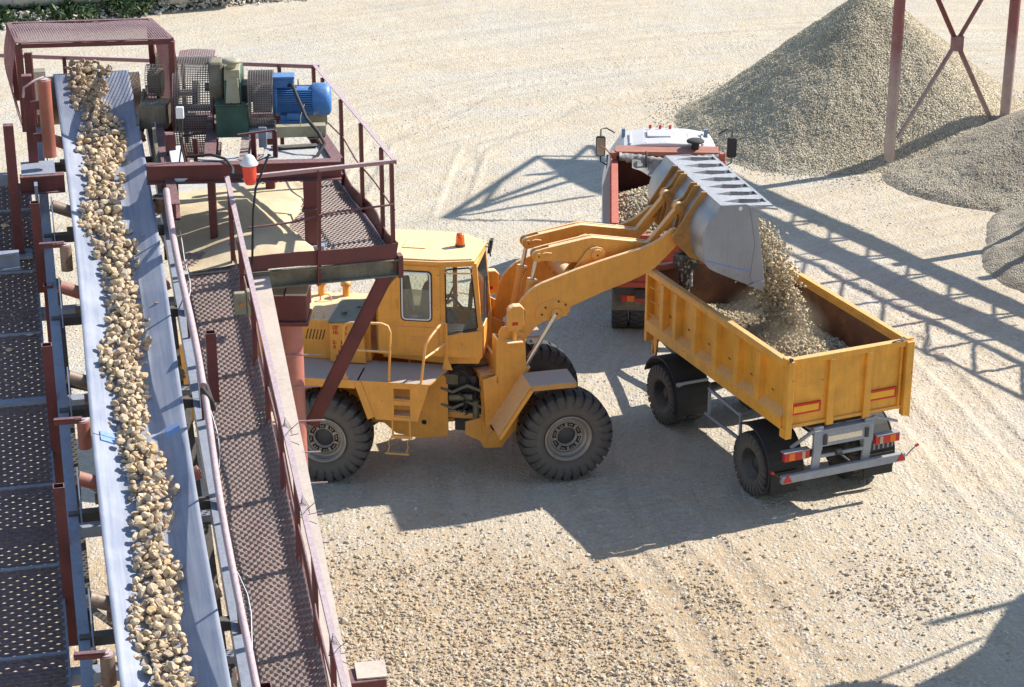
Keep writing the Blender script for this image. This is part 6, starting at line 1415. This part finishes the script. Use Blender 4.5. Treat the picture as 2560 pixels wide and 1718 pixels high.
g = G(); g.beam((8.0, .82, 8.85), (8.0, .60, 8.85), .05, .10); g.beam((8.0, .82, 8.45), (8.0, .60, 8.45), .05, .10); g.ibeam((6.6, -.72, 7.85), (10.2, -.72, 8.35), .12, .2); g.beam((7.3, -.78, 8.06), (7.9, -.92, 8.1), .20, .04); part('side_beam', g, 'maroon', hf, .004)
g = G(); g.beam((7.25, -.86, 8.02), (8.05, -.86, 8.20), .17, .05); part('white_channel', g, 'lampwhite', hf, .006, label='white painted channel piece')
g = G(); g.ibeam((6.9, 1.1, 7.3), (6.9, 3.2, 7.3), .14, .2); g.beam((8.2, 1.1, 7.9), (8.2, 3.2, 7.9), .1, .14); part('beam', g, 'bluegrey', hf)
cg = thing('mesh_cage', 'maroon mesh guard cage arched over the head of the belt', 'guard cage', (0, 0, 0))
TF_ = [Vector((-6.11, 25.31, 9.30)), Vector((-4.25, 25.54, 9.30))]; TR_ = [Vector((-6.53, 26.65, 9.24)), Vector((-4.75, 26.9, 9.24))]
BF_ = [Vector((-6.11, 25.31, 8.2)), Vector((-4.27, 25.54, 8.25))]; BR_ = [Vector((-6.55, 26.85, 8.2)), Vector((-4.77, 27.1, 8.2))]
g = G()
for a, b in ((TF_[0], TF_[1]), (TR_[0], TR_[1]), (TF_[0], TR_[0]), (TF_[1], TR_[1])): g.angle(a, b, .065)
for a, b in ((TF_[0], BF_[0]), (TF_[1], BF_[1]), (TR_[0], BR_[0]), (TR_[1], BR_[1])): g.beam(a, b, .085, .07)
g.box((-6.05, 25.30, 8.3), (-5.96, 25.36, 9.2)); part('cage_frame', g, 'maroon', cg)
def wiremesh(g, f, nu, nv, wd, lu=1., lv=1.):
    """woven wire on the surface f(a,b), a,b in 0..1"""
    sub = 16
    for i_ in range(nu + 1):
        a = i_ / nu; pts = [Vector(f(a, k / sub)) for k in range(sub + 1)]
        for p0, p1 in zip(pts[:-1], pts[1:]): g.beam(p0, p1, wd, wd)
    for j in range(nv + 1):
        b = j / nv; pts = [Vector(f(k / sub, b)) for k in range(sub + 1)]
        for p0, p1 in zip(pts[:-1], pts[1:]): g.beam(p0, p1, wd, wd)
def topf(a, b):
    q = TF_[0].lerp(TF_[1], a); w_ = TR_[0].lerp(TR_[1], a); s_ = q.lerp(w_, b); s_.z += .03 * math.sin(math.pi * min(1, b * 1.05)) + .02 + .01 * math.sin(a * 9); return s_
g = G(); wiremesh(g, topf, 60, 44, .0045); part('roof_mesh', g, 'mesh_maroon', cg)
def sidef(k): 
    def f(a, b):
        q = TF_[k].lerp(TR_[k], a); w_ = BF_[k].lerp(BR_[k], a); s_ = q.lerp(w_, b); s_.x += (.05 if k else -.10) * math.sin(b * 3.1) + (.02 if k else -.02); return s_
    return f
g = G(); wiremesh(g, sidef(1), 46, 32, .0055); part('side_mesh', g, 'mesh_maroon', cg)
g = G(); wiremesh(g, sidef(0), 46, 34, .0065); part('side_mesh', g, 'mesh_maroon', cg)
col_ = thing('support_column', 'round salmon pink steel column with rung rods beside the loader', 'column', (-2.72, 23.62, 0.06))
M['salmon'] = paint('salmon column paint', (.44, .155, .12), dust=.2, dustcol=(.6, .45, .4), vary=.12, streak=.25, rough=.5, rust=.03)
g = G(); g.cyl((0, 0, 0), (0, 0, 6.28), .17, 36); part('pipe', g, 'salmon', col_)
g = G(); g.box((-.75, -.22, 6.31), (.25, .20, 6.64)); g.box((-.28, -.26, 6.26), (.27, .24, 6.31)); part('head_beam', g, 'maroon', col_, .01)
g = G(); g.box((-.72, -.24, 6.645), (-.02, .22, 6.66)); g.box((.0, -.23, 6.645), (.26, .21, 6.67)); part('cap_plate', g, 'creambeam', col_, .004)
for k, z in enumerate((5.85, 5.42, 4.98, 4.55, 4.12, 3.7, 3.3, 2.9, 2.5)):
    g = G(); d_ = .02 * math.sin(k * 2.); g.tube([(-.36, -.17, z - .02), (.42 - .07 * (k % 2), -.17 + d_, z + .02)], .011, 8); part('rung', g, 'pinkrail', col_)
br_ = thing('diagonal_brace', 'maroon channel brace slanting from the platform corner down to the column', 'brace', (-1.52, 23.72, 6.86))
g = G(); b_ = Vector((-2.50, 23.78, 4.86)) - Vector((-1.52, 23.72, 6.86)); g.ibeam((0, 0, 0), b_, .17, .10, .012, up=(0, 1, 0), chan=0); g.beam(Vector((0, -.055, 0)), b_ + Vector((0, -.055, 0)), .15, .008, (0, 1, 0)); part('channel', g, 'maroon', br_)
g = G(); g.beam(Vector((.08, .02, .12)), Vector((-.1, .02, -.1)), .26, .02, (0, 1, 0)); part('gusset_plate', g, 'dirtysteel', br_)
# ================================================================ DRIVE PLATFORM (local x away from the camera, y left)
PX, PY_, PYAW = -1.42, 23.66, R(106.5)
PROOT = Matrix.Translation((PX, PY_, 0)) @ rotz(PYAW)
pf = thing('drive_platform', 'maroon steel service platform with sandy floor in front of the blue motor', 'platform', (PX, PY_, 0), PYAW)
ZF = 7.13
g = G(); g.box((.02, .0, ZF - .012), (4.7, 2.6, ZF)); M['checker'] = paint('dusty floor plate', (.24, .25, .28), dust=.8, dustcol=(.62, .60, .56), vary=.15)
def sandmat():
    m, t, p = newmat('drifted sand'); co = objco(t); n1 = noise(t, 2.2, 5, .6, co, .5); n2 = noise(t, 25, 4, .6, co)
    c = ramp(t, n1, [(.3, (.56, .44, .28)), (.7, (.66, .55, .38))]); c = mix(t, ramp(t, n2, [(.6, 0.), (.75, .35)]), c, (.35, .26, .16)); lk(t, c, p.inputs['Base Color']); p.inputs['Roughness'].default_value = .95; bump(t, p, mth(t, 'ADD', n1, mth(t, 'MULTIPLY', n2, .2)), .5, .03); return m
M['sand'] = sandmat()
part('floor_plate', g, 'checker', pf)
g = G(); expanded(g, .05, 4.6, .03, 1.15, lambda u, v: ZF + .006, .05, .06, .012, .012); part('floor_mesh', g, 'grating', pf)
# drifted sand lying on the floor
n = 60; a = np.linspace(0, 1, n); XX, YY = np.meshgrid(a * 3.2 + .02, a * 1.95 + .50); H = ZF + .016 + .34 * np.clip(np.sin((YY - .55) / 1.9 * math.pi), 0, 1) ** 1.2 * np.clip(1.25 - XX / 2.6, 0, 1) * np.clip(.25 + XX / .7, 0, 1) * .7 + .02 * vnoise(XX, YY, 120, .4) + .01 * vnoise(XX, YY, 121, .12)
edge = (.78 + .28 * np.sin(XX * 1.4 + .3) + .1 * vnoise(XX, YY * 0, 122, .3)); H = np.where(YY < edge, ZF - .03, H)
V = np.stack([XX, YY, H], -1).reshape(-1, 3); i_ = (np.arange(n - 1)[:, None] * n + np.arange(n - 1)[None]).ravel()
o = np_mesh('sand_drift', V, np.stack([i_, i_ + 1, i_ + n + 1, i_ + n], 1), 'sand', True); o.matrix_world = PROOT; tag(o, 'drift of fine tan sand heaped on the drive platform floor', 'sand', kind='stuff')
g = G(); wob = lambda x: .012 * math.sin(x * 3.2)
for k in range(12):
    x0, x1 = k * .4, (k + 1) * .4; g.hexa([(x0, -.03 + wob(x0), ZF - .01), (x1, -.03 + wob(x1), ZF - .01), (x1, -.015 + wob(x1), ZF - .01), (x0, -.015 + wob(x0), ZF - .01), (x0, -.06 + wob(x0) * 3, ZF + .15), (x1, -.06 + wob(x1) * 3, ZF + .15), (x1, -.045 + wob(x1) * 3, ZF + .15), (x0, -.045 + wob(x0) * 3, ZF + .15)])
for k in range(6):
    y0_, y1_ = -.03 + k * .30, -.03 + (k + 1) * .30; s0, s1 = .02 * math.sin(k), .02 * math.sin(k + 1)
    g.hexa([(-.03, y0_, ZF - .03 - s0), (-.015, y0_, ZF - .03 - s0), (-.015, y1_, ZF - .03 - s1), (-.03, y1_, ZF - .03 - s1), (-.03, y0_, ZF + .155 - s0 * .5), (-.015, y0_, ZF + .155 - s0 * .5), (-.015, y1_, ZF + .155 - s1 * .5), (-.03, y1_, ZF + .155 - s1 * .5)])
part('toe_board', g, 'maroon', pf)
g = G(); g.ibeam((-.02, -.05, ZF - .15), (-.02, 1.85, ZF - .15), .08, .21, .014, chan=1); part('edge_channel', g, 'dirtysteel', pf, label='grimy front edge channel')
g = G(); g.box((-.06, -.10, ZF - .28), (.08, -.04, ZF + .0)); g.ibeam((.0, -.0, ZF - .12), (4.7, .0, ZF - .12), .08, .18); g.ibeam((4.7, 0, ZF - .12), (4.7, 2.6, ZF - .12), .08, .18)
for x in (1.2, 2.4, 3.6): g.ibeam((x, 0, ZF - .12), (x, 2.6, ZF - .12), .08, .16)
part('floor_frame', g, 'maroon', pf)
for x, y in ((2.6, 1.45),):
    g = G(); g.cyl((x, y, 0), (x, y, ZF - .2), .12, 18); part('leg', g, 'salmon', pf)
# railing
rl = thing('platform_railing', 'angle iron railing round the drive platform with posts and bent rails', 'railing', (PX, PY_, 0), PYAW)
ZR = 8.30
g = G(); g.angle((-.05, -.02, ZR), (4.75, -.03, ZR), .055); part('top_rail', g, 'pinkrail', rl)
g = G(); g.angle((-.03, -.04, ZR), (-.10, 1.80, ZR - .02), .05); part('top_rail', g, 'pinkrail', rl)
Pi = PROOT.inverted()
far = [Pi @ Vector(q) for q in ((-2.67, 28.19, ZR), (-3.83, 28.36, ZR), (-5.11, 28.55, ZR), (-7.3, 28.85, ZR))]
g = G()
for a, b in zip(far[:-1], far[1:]): g.angle(a, b, .06)
part('top_rail', g, 'pinkrail', rl)
for x, y in ((.0, .0), (.62, -.02), (1.75, -.02), (2.95, -.02), (4.12, -.02), (4.74, -.02)):
    g = G(); g.angle((x, y, ZF - .1), (x, y, ZR - .01), .055); part('post', g, 'maroon', rl)
g = G(); g.angle((-.05, .93, ZF - .28), (-.05, .88, ZR - .02), .05); part('post', g, 'maroon', rl)
for q in (Vector((-3.23, 28.28, 0)), Vector((-4.6, 28.47, 0)), Vector((-6.3, 28.7, 0))):
    q = Pi @ q; g = G(); g.angle((q.x, q.y, ZF), (q.x, q.y, ZR), .055); part('post', g, 'maroon', rl)
g = G(); g.tube([(4.7, -.02, ZR - .62), (3.9, -.03, ZR - .58), (2.95, -.03, ZR - .52), (2.2, -.04, ZR - .62), (1.2, -.03, ZR - .58), (.0, -.02, ZR - .60)], .012, 6); g.tube([(-.04, 0, ZR - .52), (-.05, .8, ZR - .55), (-.06, 1.2, ZR - .62), (-.06, 1.75, ZR - .64)], .013, 6); part('mid_rail', g, 'maroon', rl)
# raised frame carrying the drive
df_ = thing('motor_base_frame', 'raised maroon beam frame under the motor and gearbox', 'steel frame', (0, 0, 0))
def wbeam(a, b, w_, h, mat='maroon', nm='beam', lab=None): g = G(); g.ibeam(a, b, w_, h, .014); return part(nm, g, mat, df_, label=lab)
wbeam((-4.35, 23.78, 8.11), (-2.05, 23.98, 8.11), .16, .23); wbeam((-2.10, 24.07, 8.11), (-2.62, 26.0, 8.11), .14, .22); wbeam((-4.5, 26.05, 8.11), (-2.55, 26.12, 8.11), .14, .22)
wbeam((-3.62, 23.95, 8.12), (-3.85, 26.0, 8.12), .14, .2); wbeam((-3.22, 23.97, 8.13), (-3.36, 25.6, 8.13), .10, .2, 'grating'); wbeam((-2.95, 24.6, 8.12), (-2.4, 24.72, 8.12), .12, .16, 'darksteel')
g = G(); g.beam((-2.93, 24.98, 8.30), (-2.32, 25.05, 8.30), .16, .14); g.beam((-2.93, 25.5, 8.30), (-2.34, 25.57, 8.30), .10, .14); part('motor_bed', g, 'cream', df_, .006)
g = G(); g.hexa([(-3.0, 24.15, 8.16), (-2.2, 24.2, 8.16), (-2.35, 24.85, 8.16), (-3.05, 24.8, 8.16), (-3.0, 24.15, 8.17), (-2.2, 24.2, 8.17), (-2.35, 24.85, 8.17), (-3.05, 24.8, 8.17)]); g.hexa([(-3.75, 23.9, 8.23), (-3.42, 23.92, 8.23), (-3.44, 24.05, 8.23), (-3.77, 24.03, 8.23), (-3.75, 23.9, 8.24), (-3.42, 23.92, 8.24), (-3.44, 24.05, 8.24), (-3.77, 24.03, 8.24)]); part('cover_plate', g, 'checker', df_)
g = G(); g.box((-3.65, 23.87, 7.14), (-3.56, 23.95, 8.0)); part('post', g, 'maroon', df_, .005)
g = G(); g.box((-2.50, 23.83, 7.20), (-2.33, 23.93, 8.0)); g.box((-2.52, 23.81, 7.62), (-2.31, 23.95, 7.66)); g.box((-2.52, 23.82, 7.2), (-2.31, 23.95, 7.42)) if False else None
part('post', g, 'maroon', df_, .005)
g = G(); g.box((-2.56, 23.78, 7.15), (-2.27, 24.0, 7.20)); g.box((-2.72, 23.7, 7.15), (-2.52, 23.82, 7.19)); part('foot_plate', g, 'bluegrey', df_)
g = G(); g.box((-3.24, 26.2, 7.14), (-3.12, 26.3, 8.0)); part('post', g, 'maroon', df_, .005)
g = G(); g.angle((-2.87, 24.28, 8.02), (-2.87, 24.28, 8.50), .055); g.angle((-3.14, 24.35, 8.02), (-3.14, 24.35, 8.45), .06); g.beam((-3.30, 24.2, 8.47), (-2.86, 24.28, 8.51), .03, .02); part('small_frame', g, 'maroon', df_)
g = G(); g.angle((-3.82, 24.2, 8.1), (-3.82, 24.2, 8.42), .06); g.angle((-3.90, 24.0, 8.1), (-3.96, 24.0, 8.5), .04); part('stub_post', g, 'maroon', df_)
g = G(); g.box((-3.09, 24.5, 8.22), (-2.99, 24.53, 8.48)); o = part('isolator_box', g, 'bluegrey', None, .01); tag(o, 'flat blue grey isolator box hung on the small maroon frame', 'switch box')
# electric motor (axis along x)
mo = thing('electric_motor', 'bright blue finned electric motor on the drive frame', 'motor', (-2.70, 25.35, 8.60), R(4))
g = G(); g.cyl((-.27, 0, 0), (.22, 0, 0), .165, 40); part('motor_body', g, 'motor', mo)
g = G()
for k in range(44):
    a = 2 * math.pi * k / 44
    if 55 < math.degrees(a) < 125: continue
    c, s_ = math.cos(a), math.sin(a); g.beam((-.23, .163 * c, .163 * s_), (.20, .163 * c, .163 * s_), .009, .075, (0, c, s_))
part('cooling_fins', g, 'motor', mo)
g = G(); g.lathe([(.10, -.30), (.19, -.29), (.20, -.25), (.20, -.23), (.16, -.23)], (0, 0, 0), 'x', 40); part('end_flange', g, 'motor', mo)
g = G(); g.lathe([(.195, .20), (.207, .21), (.207, .36), (.195, .41), (.15, .435), (.001, .44)], (0, 0, 0), 'x', 40); part('fan_cowl', g, 'motor', mo, label='scratched blue fan cowl with rust chips')
g = G(); g.box((-.28, -.10, .17), (-.02, .12, .28)); g.box((-.29, -.11, .28), (-.01, .13, .32)); part('terminal_box', g, 'motor', mo, .012)
g = G(); g.box((-.20, -.20, -.225), (.12, .20, -.15)); g.box((-.22, -.23, -.24), (.16, -.16, -.215)); g.box((-.12, -.235, -.2), (.04, -.14, -.12)); part('feet', g, 'motor', mo, .006)
g = G(); g.tube([(.03, .0 + .035 * math.cos(a), .20 + .035 * math.sin(a) + .02) for a in [2 * math.pi * k / 14 for k in range(14)]], .008, 6, True); part('lifting_eye', g, 'darksteel', mo)
g = G(); g.tube([(-2.78, 25.26, 8.80), (-2.73, 25.18, 8.84), (-2.66, 25.06, 8.72), (-2.52, 24.75, 8.52), (-2.36, 24.5, 8.42), (-2.28, 24.42, 8.30), (-2.36, 24.30, 8.18), (-2.44, 24.2, 8.14)], .022, 10); o = part('power_cable', g, 'black'); tag(o, 'thick black power cable drooping from the blue motor terminal box', 'cable')
g = G(); g.tube([(-2.58, 25.12, 8.60), (-2.62, 25.0, 8.48), (-2.62, 24.95, 8.32), (-2.52, 24.9, 8.22), (-2.38, 24.92, 8.22), (-2.36, 24.95, 8.32)], .006, 6); o = part('earth_wire', g, 'cream'); tag(o, 'thin pale earth wire looped below the blue motor', 'wire')
# gearbox
gb = thing('gearbox', 'green gear reducer with rusty cream upper casing and round filler cap', 'gearbox', (-3.48, 25.3, 8.2), R(4))
g = G(); g.box((-.21, -.28, .0), (.19, .35, .40)); g.box((-.225, -.295, .40), (.205, .365, .425)); part('lower_housing', g, 'green', gb, .015)
g = G(); g.prism([(-.24, .43), (.45, .43), (.42, .72), (.30, .82), (.0, .82), (-.10, .77), (-.18, .66)], -.10, .12, 'x'); part('upper_casing', g, 'green', gb, .02)
g = G(); g.hexa([(-.08, -.295, .44), (.10, -.295, .44), (.08, -.19, .74), (-.06, -.19, .74), (-.08, -.27, .44), (.10, -.27, .44), (.08, -.17, .74), (-.06, -.17, .74)]); g.box((-.09, -.18, .70), (.10, .2, .835)); part('cream_cover', g, 'cream', gb, .012)
g = G(); g.prism([(.05, .2), (.55, .2), (.58, .5), (.52, .78), (.40, .86), (.12, .86), (.0, .6)], -.30, -.12, 'x'); part('side_casing', g, 'dirtysteel', gb, .03)
g = G(); g.cyl((.0, -.05, .82), (.0, -.05, .90), .06, 20); g.lathe([(.001, .045), (.05, .05), (.115, .035), (.118, .0), (.05, -.01)], (0, -.05, .90), 'z', 30); part('filler_cap', g, 'cream', gb)
g = G()
for k in range(5): g.cyl((-.18 + k * .085, -.285, .425), (-.18 + k * .085, -.285, .45), .014, 6)
g.cyl((-.35, .1, .55), (.34, .1, .55), .05, 14); g.box((.12, -.1, .4), (.26, .2, .62)); part('bolts_and_shaft', g, 'darksteel', gb)
# woven guards
def drum_guard(name, label, cx, cy, cz, rad, w_, a0, a1, nn, mat, wd=.006, rz=0., disc=False):
    th = thing(name, label, 'guard', (cx, cy, cz), rz)
    f = lambda a, b: (-w_ / 2 + w_ * a, rad * (1 + .02 * math.sin(b * 9)) * math.cos(R(a0 + (a1 - a0) * b)), rad * 1.04 * math.sin(R(a0 + (a1 - a0) * b)))
    g = G(); nu = int(w_ / .030); nv = nn
    for i_ in range(nu + 1):
        pts = [Vector(f(i_ / nu, k / 40)) for k in range(41)]
        for p0, p1 in zip(pts[:-1], pts[1:]): g.beam(p0, p1, wd, wd, (1, 0, 0))
    for j in range(nv + 1): g.beam(f(0, j / nv), f(1, j / nv), wd, wd)
    part('mesh_shell', g, mat, th)
    return th
cgd = drum_guard('chain_guard', 'large rounded woven mesh guard over the chain drive beside the cage', -4.02, 25.85, 8.36, .62, .50, 60, 300, 84, 'mesh', .0105, R(3))
g = G(); g.cyl((-.06, .2, .1), (.0, .2, .1), .20, 30); g.cyl((-.6, 0, 0), (.6, 0, 0), .05, 14); part('chain_wheel', g, 'darksteel', cgd)
g = G(); wiremesh(g, lambda a, b: (-.24 + .46 * a, .50 - 1.0 * b * .3, .62 + .02 * math.sin(3 * a) - b * .05), 16, 12, .0065); part('top_mesh', g, 'mesh_maroon', cgd)
g = G()
for xx in (-.25, .25): g.tube([(xx, .62 * math.cos(R(a)), .645 * math.sin(R(a))) for a in range(60, 301, 12)], .012, 6)
g.beam((-.15, -.2, -.1), (.22, -.25, -.12), .03, .03); g.beam((-.2, -.25, -.3), (.2, -.25, -.25), .03, .03); part('guard_hoop', g, 'maroon', cgd)
cp_ = drum_guard('coupling_guard', 'round woven mesh guard between the green gearbox and blue motor', -3.13, 25.32, 8.62, .34, .30, 0, 300, 68, 'mesh', .009, R(4))
g = G()
for j in range(26):
    z = -.33 + j * .026; hw_ = math.sqrt(max(0, .34 ** 2 - z * z)); g.beam((-.15, -hw_, z), (-.15, hw_, z), .006, .006); g.beam((-.15, z, -hw_), (-.15, z, hw_), .006, .006)
part('side_disc', g, 'mesh', cp_); g = G(); g.cyl((-.1, 0, 0), (.12, 0, 0), .17, 28); part('coupling', g, 'darksteel', cp_)
g = G(); g.box((-.16, -.36, -.42), (.16, .2, -.34)); part('guard_foot', g, 'lampwhite', cp_, .005)
# chain tensioner mess between cage and guard
g = G(); rr2 = random.Random(12)
g.cyl((-4.62, 25.9, 8.7), (-4.45, 25.9, 8.7), .16, 24); g.box((-4.7, 25.4, 8.2), (-4.35, 25.8, 8.5)); g.prism([(25.3, 8.0), (25.3, 8.3), (25.9, 8.6), (25.9, 8.2)], -4.72, -4.68, 'x'); o = part('chain_sprocket', g, 'dirtysteel', None, .01); tag(o, 'greasy chain sprocket behind the right leg of the mesh cage', 'sprocket')
g = G(); wiremesh(g, lambda a, b: (-4.64 + .2 * a, 25.85 + .17 * math.cos(R(60 + 200 * b)), 8.72 + .20 * math.sin(R(60 + 200 * b))), 7, 22, .007); k_ = part('sprocket_mesh', g, 'mesh', o)
# warning lamp on its pole
wl = thing('warning_lamp', 'red glass warning lamp with white enamel cap on a thin pole', 'lamp', (-3.02, 22.98, 8.2))
g = G(); g.lathe([(.001, .02), (.045, .03), (.072, .07), (.080, .13), (.082, .27)], (0, 0, 0), 'z', 30); part('lamp_glass', g, 'lampred', wl)
g = G(); g.lathe([(.105, .27), (.105, .285), (.085, .31), (.06, .36), (.03, .385), (.001, .39)], (0, 0, 0), 'z', 30); g.lathe([(.105, .27), (.08, .26)], (0, 0, 0), 'z', 30); part('lamp_cap', g, 'lampwhite', wl)
g = G(); g.tube([(.22, .12, .36), (.12, .04, .12), (.06, .02, -.02), (.02, .0, -.3), (-.02, .0, -.95)], .014, 8); g.tube([(.24, .14, .34), (.1, .05, .3), (.0, .05, .33)], .008, 6); part('lamp_pole', g, 'black', wl)
g = G(); g.cyl((-.22, 0, .14), (-.05, 0, .12), .022, 12); part('socket', g, 'black', wl)
g = G(); g.tube([(-3.9, 24.0, 8.26), (-3.6, 23.95, 8.3), (-3.42, 23.9, 8.26), (-3.3, 23.6, 8.24), (-3.24, 23.2, 8.34), (-3.22, 23.0, 8.34)], .018, 8); o = part('lamp_cable', g, 'black'); tag(o, 'black cable arching over the beam to the red warning lamp', 'cable')
jb = thing('junction_box', 'small pale blue junction box on conduits in front of the woven guard', 'junction box', (-3.93, 23.9, 8.2))
g = G(); g.box((-.045, -.03, .56), (.045, .03, .70)); part('box', g, 'lampwhite', jb, .008)
g = G(); g.tube([(.0, 0, .56), (-.02, 0, .3), (.03, 0, .0)], .012, 6); g.tube([(-.01, -.0, .56), (-.14, 0, .25), (-.22, 0, .08), (-.2, 0, -.1)], .005, 5); g.tube([(.02, 0, .56), (.01, 0, .3), (-.05, 0, -.02)], .010, 6); part('conduit', g, 'darksteel', jb)
for k, (x, y, s) in enumerate(((.18, .45, .055), (.30, .28, .04), (2.55, -.01 + .12, .04), (.05, 1.25, .05), (1.35, 1.95, .05), (1.7, 2.3, .035))):
    o = bpy.data.objects.new('fallen_rock', lib[k + 5]); col.objects.link(o); o.location = PROOT @ Vector((x, y, ZF + s * .5)); o.scale = (s * 1.3, s, s * .8)
    tag(o, ['pale rock in the front right corner of the platform floor', 'flat stone beside the corner rock on the platform', 'small stone against the right toe board of the platform', 'dark stone half buried in sand at the platform front edge', 'round pale rock on the mesh at the top of the narrow walkway', 'smaller rock on the mesh behind the round pale one'][k], 'rock')
